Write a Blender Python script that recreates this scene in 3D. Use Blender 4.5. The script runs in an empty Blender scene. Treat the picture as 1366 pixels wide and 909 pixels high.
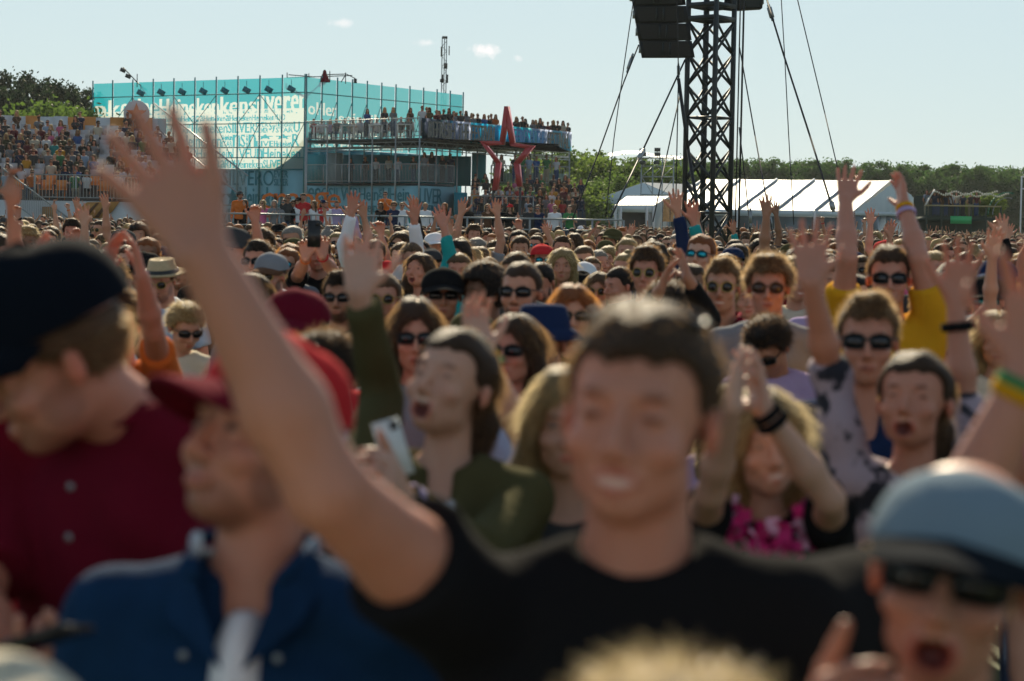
import bpy, math, random, time
import numpy as np
from mathutils import Matrix, Vector, Euler
T0 = time.time()
rnd = random.Random(7)
RS = np.random.RandomState(11)
SC = bpy.context.scene
COL = SC.collection
PI = math.pi
# ------------------------------------------------------------------ camera
F = 3225.0                      # focal length in photo pixels (photo is 1366 wide)
CAMZ = 1.95
PITCH, ROLL = math.radians(2.83), math.radians(1.0)
cam_d = bpy.data.cameras.new('camera'); cam = bpy.data.objects.new('camera', cam_d); COL.objects.link(cam)
cam_d.sensor_width = 36.0; cam_d.lens = 36.0 * F / 1366.0
cam_d.clip_start = 0.05; cam_d.clip_end = 6000
CM = Matrix.Translation((0, 0, CAMZ)) @ Matrix.Rotation(PI / 2 - PITCH, 4, 'X') @ Matrix.Rotation(ROLL, 4, 'Z')
cam.matrix_world = CM
cam_d.dof.use_dof = True; cam_d.dof.focus_distance = 40.0; cam_d.dof.aperture_fstop = 4.6; cam_d.dof.aperture_blades = 0
SC.camera = cam
# ------------------------------------------------------------------ light
SUN_EL, SUN_AZ = math.radians(33), math.radians(-3)      # azimuth measured from +Y (view direction) towards -X when negative
world = bpy.data.worlds.new('World'); SC.world = world; world.use_nodes = True
wn = world.node_tree.nodes; wl = world.node_tree.links
wn.clear()
sky = wn.new('ShaderNodeTexSky'); sky.sky_type = 'NISHITA'; sky.sun_disc = False
sky.sun_elevation = SUN_EL; sky.sun_rotation = SUN_AZ
sky.air_density = 1.0; sky.dust_density = .35; sky.ozone_density = 3.0; sky.altitude = 0
bg = wn.new('ShaderNodeBackground'); bg.inputs['Strength'].default_value = 0.05
wout = wn.new('ShaderNodeOutputWorld')
# a few small fair-weather clouds, fixed in the sky by direction
tc = wn.new('ShaderNodeTexCoord'); 
def pix_dir(px, py):
    v = Vector(((px - 683) / F, -(py - 454.5) / F, -1.0)); v = (CM.to_3x3() @ v).normalized(); return v
mask = None
nz = wn.new('ShaderNodeTexNoise'); nz.inputs['Scale'].default_value = 150; nz.inputs['Detail'].default_value = 5; nz.inputs['Roughness'].default_value = .6
wl.new(tc.outputs['Generated'], nz.inputs['Vector'])
for (cx, cy, rx, ry, st) in ((458, 31, 34, 8, .5), (566, 58, 30, 7, .5), (650, 68, 34, 14, 1.0), (690, 77, 12, 8, .6)):
    d = pix_dir(cx, cy)
    sub = wn.new('ShaderNodeVectorMath'); sub.operation = 'SUBTRACT'; sub.inputs[1].default_value = d; wl.new(tc.outputs['Generated'], sub.inputs[0])
    mul = wn.new('ShaderNodeVectorMath'); mul.operation = 'MULTIPLY'; mul.inputs[1].default_value = (F / rx, F / rx, F / ry); wl.new(sub.outputs[0], mul.inputs[0])
    ln = wn.new('ShaderNodeVectorMath'); ln.operation = 'LENGTH'; wl.new(mul.outputs[0], ln.inputs[0])
    a = wn.new('ShaderNodeMath'); a.operation = 'MULTIPLY_ADD'; wl.new(nz.outputs['Fac'], a.inputs[0]); a.inputs[1].default_value = 2.6; wl.new(ln.outputs['Value'], a.inputs[2])
    mr = wn.new('ShaderNodeMapRange'); mr.inputs[1].default_value = 1.95; mr.inputs[2].default_value = 1.1; mr.inputs[3].default_value = 0; mr.inputs[4].default_value = st; wl.new(a.outputs[0], mr.inputs[0])
    if mask is None: mask = mr.outputs[0]
    else:
        m = wn.new('ShaderNodeMath'); m.operation = 'MAXIMUM'; wl.new(mask, m.inputs[0]); wl.new(mr.outputs[0], m.inputs[1]); mask = m.outputs[0]
mx = wn.new('ShaderNodeMix'); mx.data_type = 'RGBA'; mx.inputs['B'].default_value = (14, 13.2, 13, 1)
hz_s = wn.new('ShaderNodeSeparateXYZ'); wl.new(tc.outputs['Generated'], hz_s.inputs[0])      # pale high haze, thicker towards the horizon all round
hz_m = wn.new('ShaderNodeMapRange'); hz_m.interpolation_type = 'SMOOTHSTEP'; hz_m.inputs[1].default_value = 0.05; hz_m.inputs[2].default_value = .42; hz_m.inputs[3].default_value = .80; hz_m.inputs[4].default_value = .26; wl.new(hz_s.outputs['Z'], hz_m.inputs[0])
hz = wn.new('ShaderNodeMix'); hz.data_type = 'RGBA'; hz.inputs['B'].default_value = (7.8, 9.6, 10.05, 1); wl.new(hz_m.outputs[0], hz.inputs['Factor']); wl.new(sky.outputs[0], hz.inputs['A'])
wl.new(mask, mx.inputs['Factor']); wl.new(hz.outputs['Result'], mx.inputs['A']); wl.new(mx.outputs['Result'], bg.inputs['Color']); wl.new(bg.outputs[0], wout.inputs[0])
sd = bpy.data.lights.new('sun', 'SUN'); sun = bpy.data.objects.new('sun', sd); COL.objects.link(sun)
sd.energy = 5.0; sd.angle = math.radians(.53); sd.color = (1.0, .86, .62)
sdir = Vector((math.sin(SUN_AZ) * math.cos(SUN_EL), math.cos(SUN_AZ) * math.cos(SUN_EL), math.sin(SUN_EL)))   # towards the sun
sun.rotation_euler = (-sdir).to_track_quat('-Z', 'Y').to_euler(); sun.location = sdir * 50
vs = SC.view_settings; SC.display_settings.display_device = 'sRGB'; vs.view_transform = 'Standard'; vs.look = 'None'; vs.exposure = 0.68; vs.gamma = 1.0; vs.use_curve_mapping = False
cy = SC.cycles; cy.use_denoising = True
try: cy.denoiser = 'OPENIMAGEDENOISE'
except Exception: pass
cy.max_bounces = 6; cy.diffuse_bounces = 3; cy.glossy_bounces = 2; cy.transmission_bounces = 4; cy.transparent_max_bounces = 8; cy.volume_bounces = 0
cy.sample_clamp_indirect = 4.0; cy.caustics_reflective = False; cy.caustics_refractive = False
# ------------------------------------------------------------------ pixel <-> place
def gz(y):
    return 0.0
def ray(px, py):
    return CM.to_3x3() @ Vector(((px - 683) / F, -(py - 454.5) / F, -1.0))
def P(px, py, d):
    r = ray(px, py); return Vector((0, 0, CAMZ)) + r * (d / r.y)
def horizon(px): return 295.0 + .0175 * (px - 683)
CAMP = Vector((0, 0, CAMZ))
def ray_at(px, py, prev, L, near=True):
    """the point on the sight line at distance L from the joint before it"""
    r = ray(px, py).normalized(); oc = CAMP - prev
    b = r.dot(oc); c = oc.dot(oc) - L * L; D = b * b - c
    if D <= 0:
        q = CAMP + r * (-b); v = (q - prev).normalized(); return prev + v * L
    t = -b - math.sqrt(D) if near else -b + math.sqrt(D)
    return CAMP + r * t
# ------------------------------------------------------------------ materials
MATS = {}
def _nt(name):
    m = bpy.data.materials.new(name); m.use_nodes = True; n = m.node_tree.nodes
    return m, n, m.node_tree.links, n['Principled BSDF']
def mat(name, col, rough=.7, metal=0.0, noise=.12, nscale=20.0, bump=0.0, bscale=60.0, sheen=0.0, spec=.5, emit=None, attr=None, coat=0):
    if name in MATS: return MATS[name]
    m, n, l, b = _nt(name)
    b.inputs['Roughness'].default_value = rough; b.inputs['Metallic'].default_value = metal; b.inputs['Specular IOR Level'].default_value = spec
    src = None
    tcn = n.new('ShaderNodeTexCoord')
    t = n.new('ShaderNodeTexNoise'); t.inputs['Scale'].default_value = nscale; t.inputs['Detail'].default_value = 4
    l.new(tcn.outputs['Object'], t.inputs['Vector'])
    mixn = n.new('ShaderNodeMix'); mixn.data_type = 'RGBA'
    mixn.inputs['A'].default_value = (*[c * (1 - noise) for c in col], 1); mixn.inputs['B'].default_value = (*[min(1, c * (1 + noise)) for c in col], 1)
    l.new(t.outputs['Fac'], mixn.inputs['Factor']); src = mixn.outputs['Result']
    if attr:
        at = n.new('ShaderNodeAttribute'); at.attribute_name = attr
        mm = n.new('ShaderNodeMix'); mm.data_type = 'RGBA'; mm.blend_type = 'MULTIPLY'; mm.inputs['Factor'].default_value = 1
        l.new(src, mm.inputs['A']); l.new(at.outputs['Color'], mm.inputs['B']); src = mm.outputs['Result']
    l.new(src, b.inputs['Base Color'])
    if bump:
        t2 = n.new('ShaderNodeTexNoise'); t2.inputs['Scale'].default_value = bscale; t2.inputs['Detail'].default_value = 3; l.new(tcn.outputs['Object'], t2.inputs['Vector'])
        bp = n.new('ShaderNodeBump'); bp.inputs['Strength'].default_value = bump; bp.inputs['Distance'].default_value = .01
        l.new(t2.outputs['Fac'], bp.inputs['Height']); l.new(bp.outputs['Normal'], b.inputs['Normal'])
    if sheen:
        b.inputs['Sheen Weight'].default_value = sheen; b.inputs['Sheen Roughness'].default_value = .4
    if coat: b.inputs['Coat Weight'].default_value = coat
    if emit:
        b.inputs['Emission Color'].default_value = (*emit[0], 1); b.inputs['Emission Strength'].default_value = emit[1]
    MATS[name] = m; return m
def skin_mat(name, col):
    m = mat(name, col, rough=.5, noise=.1, nscale=9, bump=.15, bscale=70, attr='shade', spec=.45)
    b = m.node_tree.nodes['Principled BSDF']
    b.inputs['Subsurface Weight'].default_value = .18; b.inputs['Subsurface Radius'].default_value = (1, .3, .15); b.inputs['Subsurface Scale'].default_value = .02
    b.subsurface_method = 'BURLEY'
    return m
def thin_mat(name, col, trans=.5, see=0.0, rough=.7, noise=.1, nscale=8, tcol=None, attr=None):
    """hair, leaves, tent cloth and mesh fabric: light passes through"""
    if name in MATS: return MATS[name]
    m = mat(name, col, rough=rough, noise=noise, nscale=nscale, spec=.3, attr=attr)
    n = m.node_tree.nodes; l = m.node_tree.links; b = n['Principled BSDF']; out = n['Material Output']
    tr = n.new('ShaderNodeBsdfTranslucent'); tr.inputs['Color'].default_value = (*(tcol or [min(1, c * 1.25) for c in col]), 1)
    if attr: l.new(b.inputs['Base Color'].links[0].from_socket, tr.inputs['Color'])
    mxs = n.new('ShaderNodeMixShader'); mxs.inputs[0].default_value = trans
    l.new(b.outputs[0], mxs.inputs[1]); l.new(tr.outputs[0], mxs.inputs[2]); last = mxs
    if see:
        tp = n.new('ShaderNodeBsdfTransparent'); m2 = n.new('ShaderNodeMixShader'); m2.inputs[0].default_value = see
        l.new(last.outputs[0], m2.inputs[1]); l.new(tp.outputs[0], m2.inputs[2]); last = m2
    l.new(last.outputs[0], out.inputs['Surface']); return m
SKIN = [skin_mat('skin_%s' % k, c) for k, c in (('fair', (.50, .245, .155)), ('rosy', (.50, .215, .138)), ('tan', (.40, .19, .112)), ('light', (.54, .295, .20)), ('brown', (.22, .11, .062)))]
HAIRC = {'blond': (.42, .28, .12), 'dark': (.018, .013, .010), 'brown': (.07, .038, .019), 'light brown': (.15, .085, .042), 'red': (.30, .10, .03), 'grey': (.32, .30, .27)}
HAIRT = {'blond': (.95, .80, .50), 'dark': (.32, .20, .11), 'brown': (.55, .34, .16), 'light brown': (.88, .62, .33), 'red': (.90, .45, .14), 'grey': (.85, .82, .75)}
HAIR = {k: thin_mat('hair_' + k.replace(' ', '_'), c, trans=.42, rough=.42, noise=.25, nscale=30, tcol=HAIRT[k]) for k, c in HAIRC.items()}
HAIRB = {k: mat('hair_base_' + k.replace(' ', '_'), [x * .62 for x in c], rough=.6, noise=.45, nscale=60, bump=.8, bscale=220, spec=.25) for k, c in HAIRC.items()}
CLOTHC = {'ink': (.006, .009, .014), 'black': (.012, .012, .013), 'white': (.75, .75, .78), 'grey': (.22, .23, .25), 'navy': (.015, .028, .075), 'blue': (.04, .12, .36), 'pale blue': (.34, .46, .62), 'maroon': (.13, .008, .02), 'red': (.5, .03, .035),
          'olive': (.075, .068, .03), 'mustard': (.62, .30, .015), 'teal': (.02, .30, .30), 'lilac': (.42, .33, .52), 'pink': (.68, .16, .32), 'cream': (.60, .54, .42), 'orange': (.60, .15, .03), 'green': (.05, .22, .08), 'brown': (.12, .06, .035), 'charcoal': (.045, .048, .052), 'slate': (.19, .25, .30)}
CLOTH = {k: mat('cloth_' + k.replace(' ', '_'), c, rough=.95, noise=.16, nscale=7, bump=.7, bscale=16, sheen=.02, spec=.02) for k, c in CLOTHC.items()}
LENS = mat('dark_lens', (.008, .008, .010), rough=.08, noise=0, spec=.7); LENSB = mat('teal_mirror_lens', (.02, .35, .45), rough=.12, metal=.7, noise=.3, nscale=30); LENSV = mat('blue_mirror_lens', (.01, .03, .75), rough=.12, metal=.6, noise=.2)
FRAMEB = mat('black_frame', (.01, .01, .01), rough=.3, noise=0); FRAMEBL = mat('blue_frame', (.02, .06, .45), rough=.3, noise=0)
DENIM = mat('denim', (.022, .045, .10), rough=.9, noise=.3, nscale=25, bump=.3, bscale=150, sheen=.2)
# ------------------------------------------------------------------ meshes
def mesh_from(name, V, Fq, mats=(), midx=None, smooth=False, shade=None):
    """V (n,3); Fq: list of (k,m) int arrays of faces with m corners"""
    me = bpy.data.meshes.new(name)
    V = np.asarray(V, np.float32)
    Fq = [np.asarray(f, np.int32) for f in (Fq if isinstance(Fq, list) else [Fq]) if len(f)]
    me.vertices.add(len(V)); me.vertices.foreach_set('co', V.ravel())
    tot = sum(f.size for f in Fq); nf = sum(len(f) for f in Fq)
    me.loops.add(tot); me.loops.foreach_set('vertex_index', np.concatenate([f.ravel() for f in Fq]) if Fq else np.zeros(0, np.int32))
    st = []; o = 0
    for f in Fq:
        st.append(o + np.arange(len(f), dtype=np.int32) * f.shape[1]); o += f.size
    me.polygons.add(nf); me.polygons.foreach_set('loop_start', np.concatenate(st))
    for m in mats: me.materials.append(m)
    if midx is not None: me.polygons.foreach_set('material_index', np.asarray(midx, np.int32))
    if smooth: me.polygons.foreach_set('use_smooth', np.ones(nf, bool))
    if shade is not None:
        at = me.color_attributes.new('shade', 'FLOAT_COLOR', 'POINT')
        c = np.ones((len(V), 4), np.float32); c[:, :3] = shade; at.data.foreach_set('color', c.ravel())
    me.update(); me.validate(); return me
def tag(o, label=None, cat=None, group=None, kind=None):
    if label: o['label'] = label
    if cat: o['category'] = cat
    if group: o['group'] = group
    if kind: o['kind'] = kind
    return o
def link(name, me, parent=None, M=None):
    o = bpy.data.objects.new(name, me); COL.objects.link(o)
    if parent is not None: o.parent = parent
    if M is not None: o.matrix_local = M
    return o
def empty(name, loc=(0, 0, 0), rz=0.0, parent=None):
    o = bpy.data.objects.new(name, None); COL.objects.link(o); o.location = loc; o.rotation_euler = (0, 0, rz); o.empty_display_size = .1
    if parent is not None: o.parent = parent
    return o
class MB:
    """collects boxes, bars, lathes and sheets for ONE mesh"""
    def __init__(s): s.V = []; s.F = {}; s.n = 0; s.MI = {}
    def add(s, V, Fs, mi=0):
        V = np.asarray(V, float)
        for f in Fs:
            k = len(f); s.F.setdefault(k, []).append([i + s.n for i in f]); s.MI.setdefault(k, []).append(mi)
        s.V.append(V); s.n += len(V); return s
    def box(s, a, b, mi=0, M=None):
        a = Vector(a); b = Vector(b)
        V = [(x, y, z) for z in (a.z, b.z) for y in (a.y, b.y) for x in (a.x, b.x)]
        if M is not None: V = [tuple(M @ Vector(v)) for v in V]
        return s.add(V, [(0, 2, 3, 1), (4, 5, 7, 6), (0, 1, 5, 4), (2, 6, 7, 3), (0, 4, 6, 2), (1, 3, 7, 5)], mi)
    def bar(s, p, q, r, n=5, r2=None, mi=0, cap=True):
        p = Vector(p); q = Vector(q); d = (q - p)
        if d.length < 1e-6: return s
        d.normalize(); u = d.orthogonal().normalized(); w = d.cross(u); r2 = r if r2 is None else r2
        V = []
        for c, rr in ((p, r), (q, r2)):
            for i in range(n):
                a = 2 * PI * i / n; V.append(c + u * (rr * math.cos(a)) + w * (rr * math.sin(a)))
        Fs = [(i, (i + 1) % n, n + (i + 1) % n, n + i) for i in range(n)]
        if cap: Fs += [tuple(range(n - 1, -1, -1)), tuple(range(n, 2 * n))]
        return s.add([tuple(v) for v in V], Fs, mi)
    def path(s, pts, r, n=6, mi=0):
        for a, b in zip(pts[:-1], pts[1:]): s.bar(a, b, r, n, mi=mi)
        return s
    def lathe(s, prof, n=24, c=(0, 0, 0), sx=1, sy=1, mi=0):
        V = []; m = len(prof)
        for (r, z) in prof:
            for i in range(n):
                a = 2 * PI * i / n; V.append((c[0] + sx * r * math.cos(a), c[1] + sy * r * math.sin(a), c[2] + z))
        Fs = [(j * n + i, j * n + (i + 1) % n, (j + 1) * n + (i + 1) % n, (j + 1) * n + i) for j in range(m - 1) for i in range(n)]
        return s.add(V, Fs, mi)
    def grid(s, fn, nu, nv, mi=0, thick=None):
        V = [fn(i / nu, j / nv) for j in range(nv + 1) for i in range(nu + 1)]; w = nu + 1
        Fs = [(j * w + i, j * w + i + 1, (j + 1) * w + i + 1, (j + 1) * w + i) for j in range(nv) for i in range(nu)]
        return s.add([tuple(v) for v in V], Fs, mi)
    def prism(s, pts, ax, t0, t1, mi=0):
        """outline pts (list of Vector) pushed along vector ax from t0 to t1"""
        n = len(pts); ax = Vector(ax); V = [tuple(p + ax * t0) for p in pts] + [tuple(p + ax * t1) for p in pts]
        Fs = [tuple(range(n - 1, -1, -1)), tuple(range(n, 2 * n))] + [(i, (i + 1) % n, n + (i + 1) % n, n + i) for i in range(n)]
        return s.add(V, Fs, mi)
    def mesh(s, name, *mats, smooth=False):
        ks = sorted(s.F); V = np.concatenate(s.V) if s.V else np.zeros((0, 3))
        mi = [x for k in ks for x in s.MI[k]]
        return mesh_from(name, V, [np.array(s.F[k]) for k in ks], mats, mi if len(mats) > 1 else None, smooth)
    def obj(s, name, m, parent=None, smooth=False, M=None):
        mats = m if isinstance(m, (list, tuple)) else (m,)
        return link(name, s.mesh(name, *mats, smooth=smooth), parent, M)
# ------------------------------------------------------------------ implicit surfaces
def smin(a, b, k):
    h = np.clip(.5 + .5 * (b - a) / k, 0, 1); return b + (a - b) * h - k * h * (1 - h)
def smax(a, b, k): return -smin(-a, -b, k)
def axis(lo, hi, coarse, spans):
    """grid coordinates, fine inside the spans (a, b, step)"""
    out = [lo]
    while out[-1] < hi:
        x = out[-1]; st = coarse
        for a, b, f in spans:
            if a - 1e-6 <= x < b: st = min(st, f)
            elif x < a < x + st: st = min(st, max(f, a - x))
        out.append(x + st)
    return np.array(out, np.float32)
class Field:
    def __init__(s, xs, ys, zs):
        s.ax = (xs, ys, zs); s.D = np.full((len(xs), len(ys), len(zs)), .3, np.float32)
    def _sl(s, lo, hi):
        sl = []
        for a, l, h in zip(s.ax, lo, hi):
            i = max(0, np.searchsorted(a, l) - 1); j = min(len(a), np.searchsorted(a, h) + 2); sl.append(slice(i, max(i, j)))
        return tuple(sl)
    def op(s, lo, hi, fn, k=.01, mode='u'):
        sl = s._sl(lo, hi)
        x = s.ax[0][sl[0]][:, None, None]; y = s.ax[1][sl[1]][None, :, None]; z = s.ax[2][sl[2]][None, None, :]
        if x.size == 0 or y.size == 0 or z.size == 0: return
        v = fn(x, y, z).astype(np.float32)
        if mode == 'u': s.D[sl] = smin(s.D[sl], v, k)
        elif mode == 's': s.D[sl] = smax(s.D[sl], -v, k)
        else: s.D[sl] = smax(s.D[sl], v, k)
    def cone(s, a, b, ra, rb, k=.01, cut=None, noise=None):
        a = np.array(a, float); b = np.array(b, float); m = max(ra, rb) + k + .035
        lo = np.minimum(a, b) - m; hi = np.maximum(a, b) + m; d = b - a; L2 = float(d @ d) + 1e-9
        def fn(x, y, z):
            h = np.clip(((x - a[0]) * d[0] + (y - a[1]) * d[1] + (z - a[2]) * d[2]) / L2, 0, 1)
            v = np.sqrt((x - a[0] - h * d[0]) ** 2 + (y - a[1] - h * d[1]) ** 2 + (z - a[2] - h * d[2]) ** 2) - (ra + (rb - ra) * h)
            if noise: v = v + noise(x, y, z)
            if cut is not None:
                c, n = cut; v = np.maximum(v, (x - c[0]) * n[0] + (y - c[1]) * n[1] + (z - c[2]) * n[2])
            return v
        s.op(lo, hi, fn, k)
    def ell(s, c, r, k=.01, mode='u', M=None, noise=None):
        """ellipsoid; M (4x4) maps the local frame of the ellipsoid to the grid frame"""
        c = np.array(c, float); r = np.array(r, float); m = k + .03
        if M is None:
            lo = c - r - m; hi = c + r + m
            def q(x, y, z): return x - c[0], y - c[1], z - c[2]
        else:
            Mi = np.array(M.inverted()); cw = np.array(M @ Vector(c)); R = float(r.max()) + m; Rb = np.abs(np.array(M.to_3x3())) @ (r + m); lo = cw - Rb; hi = cw + Rb
            def q(x, y, z):
                return (Mi[0, 0] * x + Mi[0, 1] * y + Mi[0, 2] * z + Mi[0, 3] - c[0], Mi[1, 0] * x + Mi[1, 1] * y + Mi[1, 2] * z + Mi[1, 3] - c[1], Mi[2, 0] * x + Mi[2, 1] * y + Mi[2, 2] * z + Mi[2, 3] - c[2])
        def fn(x, y, z):
            a, b, e = q(x, y, z)
            k0 = np.sqrt((a / r[0]) ** 2 + (b / r[1]) ** 2 + (e / r[2]) ** 2); k1 = np.sqrt((a / r[0] ** 2) ** 2 + (b / r[1] ** 2) ** 2 + (e / r[2] ** 2) ** 2) + 1e-6
            v = k0 * (k0 - 1) / k1
            if noise: v = v + noise(x, y, z)
            return v
        s.op(lo, hi, fn, k, mode)
    def mesh(s):
        """surface nets"""
        D = s.D; xs, ys, zs = s.ax; S = D < 0
        c = S[:-1, :-1, :-1].astype(np.uint8)
        for dx, dy, dz in ((1, 0, 0), (0, 1, 0), (0, 0, 1), (1, 1, 0), (1, 0, 1), (0, 1, 1), (1, 1, 1)):
            c = c + S[dx:D.shape[0] - 1 + dx, dy:D.shape[1] - 1 + dy, dz:D.shape[2] - 1 + dz]
        act = (c > 0) & (c < 8); I = np.argwhere(act)
        if len(I) == 0: return np.zeros((0, 3), np.float32), np.zeros((0, 4), np.int32)
        idx = np.full(act.shape, -1, np.int32); idx[act] = np.arange(len(I))
        P0 = np.zeros((len(I), 3), np.float32); cnt = np.zeros(len(I), np.float32)
        corners = [(0, 0, 0), (1, 0, 0), (0, 1, 0), (1, 1, 0), (0, 0, 1), (1, 0, 1), (0, 1, 1), (1, 1, 1)]
        Dc = [D[I[:, 0] + a, I[:, 1] + b, I[:, 2] + e] for a, b, e in corners]
        for i, j in ((0, 1), (2, 3), (4, 5), (6, 7), (0, 2), (1, 3), (4, 6), (5, 7), (0, 4), (1, 5), (2, 6), (3, 7)):
            a, b = Dc[i], Dc[j]; m = (a < 0) != (b < 0); t = np.where(m, a / np.where(m, a - b, 1), 0)
            ci, cj = corners[i], corners[j]
            for k, A in enumerate((xs, ys, zs)):
                pi = A[I[:, k] + ci[k]]; pj = A[I[:, k] + cj[k]]; P0[:, k] += np.where(m, pi + t * (pj - pi), 0)
            cnt += m
        P0 /= cnt[:, None]
        Q = []
        nx, ny, nz_ = D.shape
        for axn in range(3):
            if axn == 0: e = S[:-1, 1:-1, 1:-1] != S[1:, 1:-1, 1:-1]
            elif axn == 1: e = S[1:-1, :-1, 1:-1] != S[1:-1, 1:, 1:-1]
            else: e = S[1:-1, 1:-1, :-1] != S[1:-1, 1:-1, 1:]
            J = np.argwhere(e)
            if axn == 0:
                J[:, 1:] += 1; ins = S[J[:, 0], J[:, 1], J[:, 2]]
                a = idx[J[:, 0], J[:, 1] - 1, J[:, 2] - 1]; b = idx[J[:, 0], J[:, 1], J[:, 2] - 1]; c2 = idx[J[:, 0], J[:, 1], J[:, 2]]; d = idx[J[:, 0], J[:, 1] - 1, J[:, 2]]
            elif axn == 1:
                J[:, 0] += 1; J[:, 2] += 1; ins = S[J[:, 0], J[:, 1], J[:, 2]]
                a = idx[J[:, 0] - 1, J[:, 1], J[:, 2] - 1]; d = idx[J[:, 0], J[:, 1], J[:, 2] - 1]; c2 = idx[J[:, 0], J[:, 1], J[:, 2]]; b = idx[J[:, 0] - 1, J[:, 1], J[:, 2]]
            else:
                J[:, 0] += 1; J[:, 1] += 1; ins = S[J[:, 0], J[:, 1], J[:, 2]]
                a = idx[J[:, 0] - 1, J[:, 1] - 1, J[:, 2]]; b = idx[J[:, 0], J[:, 1] - 1, J[:, 2]]; c2 = idx[J[:, 0], J[:, 1], J[:, 2]]; d = idx[J[:, 0] - 1, J[:, 1], J[:, 2]]
            q = np.stack([a, b, c2, d], 1); q[~ins] = q[~ins][:, ::-1]; Q.append(q)
        Q = np.concatenate(Q); return P0, Q[(Q >= 0).all(1)]
def vnormals(V, Q):
    N = np.zeros_like(V); a = V[Q[:, 2]] - V[Q[:, 0]]; b = V[Q[:, 3]] - V[Q[:, 1]]; n = np.cross(a, b)
    for k in range(4): np.add.at(N, Q[:, k], n)
    return N / (np.linalg.norm(N, axis=1, keepdims=True) + 1e-12)
# ------------------------------------------------------------------ people
HC0 = Vector((0, -.012, 1.635)); PIV = Vector((0, .02, 1.53))
def head_matrix(yaw=0, pitch=0, roll=0, shift=(0, 0, 0), hw=1.0, hl=1.0):
    R = Matrix.Rotation(math.radians(yaw), 4, 'Z') @ Matrix.Rotation(-math.radians(pitch), 4, 'X') @ Matrix.Rotation(math.radians(roll), 4, 'Y')
    return Matrix.Translation(PIV + Vector(shift)) @ R @ Matrix.Translation(HC0 - PIV) @ Matrix.Diagonal((1.07 * hw, 1.02, hl, 1))
REST = lambda sx: dict(el=Vector((.235 * sx, .03, 1.13)), wr=Vector((.25 * sx, -.08, .89)), tip=Vector((.235 * sx, -.12, .72)))
ARMS = {
 'up': lambda sx: dict(el=Vector((.29 * sx, -.06, 1.63)), wr=Vector((.27 * sx, -.13, 1.88)), tip=Vector((.28 * sx, -.16, 2.06))),
 'high': lambda sx: dict(el=Vector((.22 * sx, -.04, 1.70)), wr=Vector((.17 * sx, -.08, 1.95)), tip=Vector((.15 * sx, -.10, 2.13))),
 'wide': lambda sx: dict(el=Vector((.36 * sx, -.08, 1.56)), wr=Vector((.46 * sx, -.14, 1.79)), tip=Vector((.52 * sx, -.16, 1.95))),
 'clap': lambda sx: dict(el=Vector((.25 * sx, -.16, 1.62)), wr=Vector((.075 * sx, -.22, 1.83)), tip=Vector((.02 * sx, -.24, 2.01))),
 'front': lambda sx: dict(el=Vector((.24 * sx, -.10, 1.17)), wr=Vector((.10 * sx, -.30, 1.27)), tip=Vector((.03 * sx, -.34, 1.42))),
 'fist': lambda sx: dict(el=Vector((.27 * sx, -.08, 1.62)), wr=Vector((.22 * sx, -.14, 1.87)), tip=Vector((.22 * sx, -.16, 2.05)), curl=1.5, spread=.2),
 'film': lambda sx: dict(el=Vector((.26 * sx, -.2, 1.5)), wr=Vector((.09 * sx, -.33, 1.68)), tip=Vector((.02 * sx, -.37, 1.84)), curl=.7, spread=.4),
}
def nrm(v): return v / (np.linalg.norm(v) + 1e-9)
def hand_prims(wr, tip, sx, n_palm, spread=1.0, curl=.15, thumb=1.0):
    """round cones of one hand: palm, four fingers of unequal length, thumb from the side of the palm"""
    wr = np.array(wr, float); tip = np.array(tip, float); u = nrm(tip - wr); n = np.array(n_palm, float); n = nrm(n - u * (n @ u))
    s = np.cross(u, n) if sx < 0 else np.cross(n, u)          # thumb side
    pr = []
    lens = [.070, .080, .074, .058]; offs = [.030, .010, -.011, -.031]; ang = [13, 3, -7, -17]
    for L, o, a in zip(lens, offs, ang):
        base = wr + u * .012 + s * o * .55; kn = wr + u * (.092 - abs(o - .005) * .25) + s * o
        pr.append((base, kn, .0135, .0115, .012))
        a = math.radians(a) * spread; d = u * math.cos(a) + s * math.sin(a); p = kn; r = .0100
        for i, fr in enumerate((.48, .30, .22)):
            c = curl * (.7, 1.0, .8)[i] * (1 + .12 * (i + o * 8)); d2 = nrm(d * math.cos(c) + n * math.sin(c)); nn = nrm(n * math.cos(c) - d * math.sin(c)); q = p + d2 * L * fr
            pr.append((p, q, r, r * .9, .004)); p = q; d = d2; n_ = nn; r *= .9
    tb = wr + u * .030 + s * .024; a = math.radians(52) * thumb
    d = nrm(u * math.cos(a) + s * math.sin(a) + n * .18); k1 = tb + d * .042
    d2 = nrm(u * math.cos(a * .65) + s * math.sin(a * .65) + n * .25); k2 = k1 + d2 * .032; k3 = k2 + nrm(d2 + u * .25) * .026
    pr += [(wr + u * .01 + s * .008, tb, .015, .015, .012), (tb, k1, .0155, .0115, .010), (k1, k2, .0112, .0100, .004), (k2, k3, .0098, .0082, .003)]
    return pr
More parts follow.
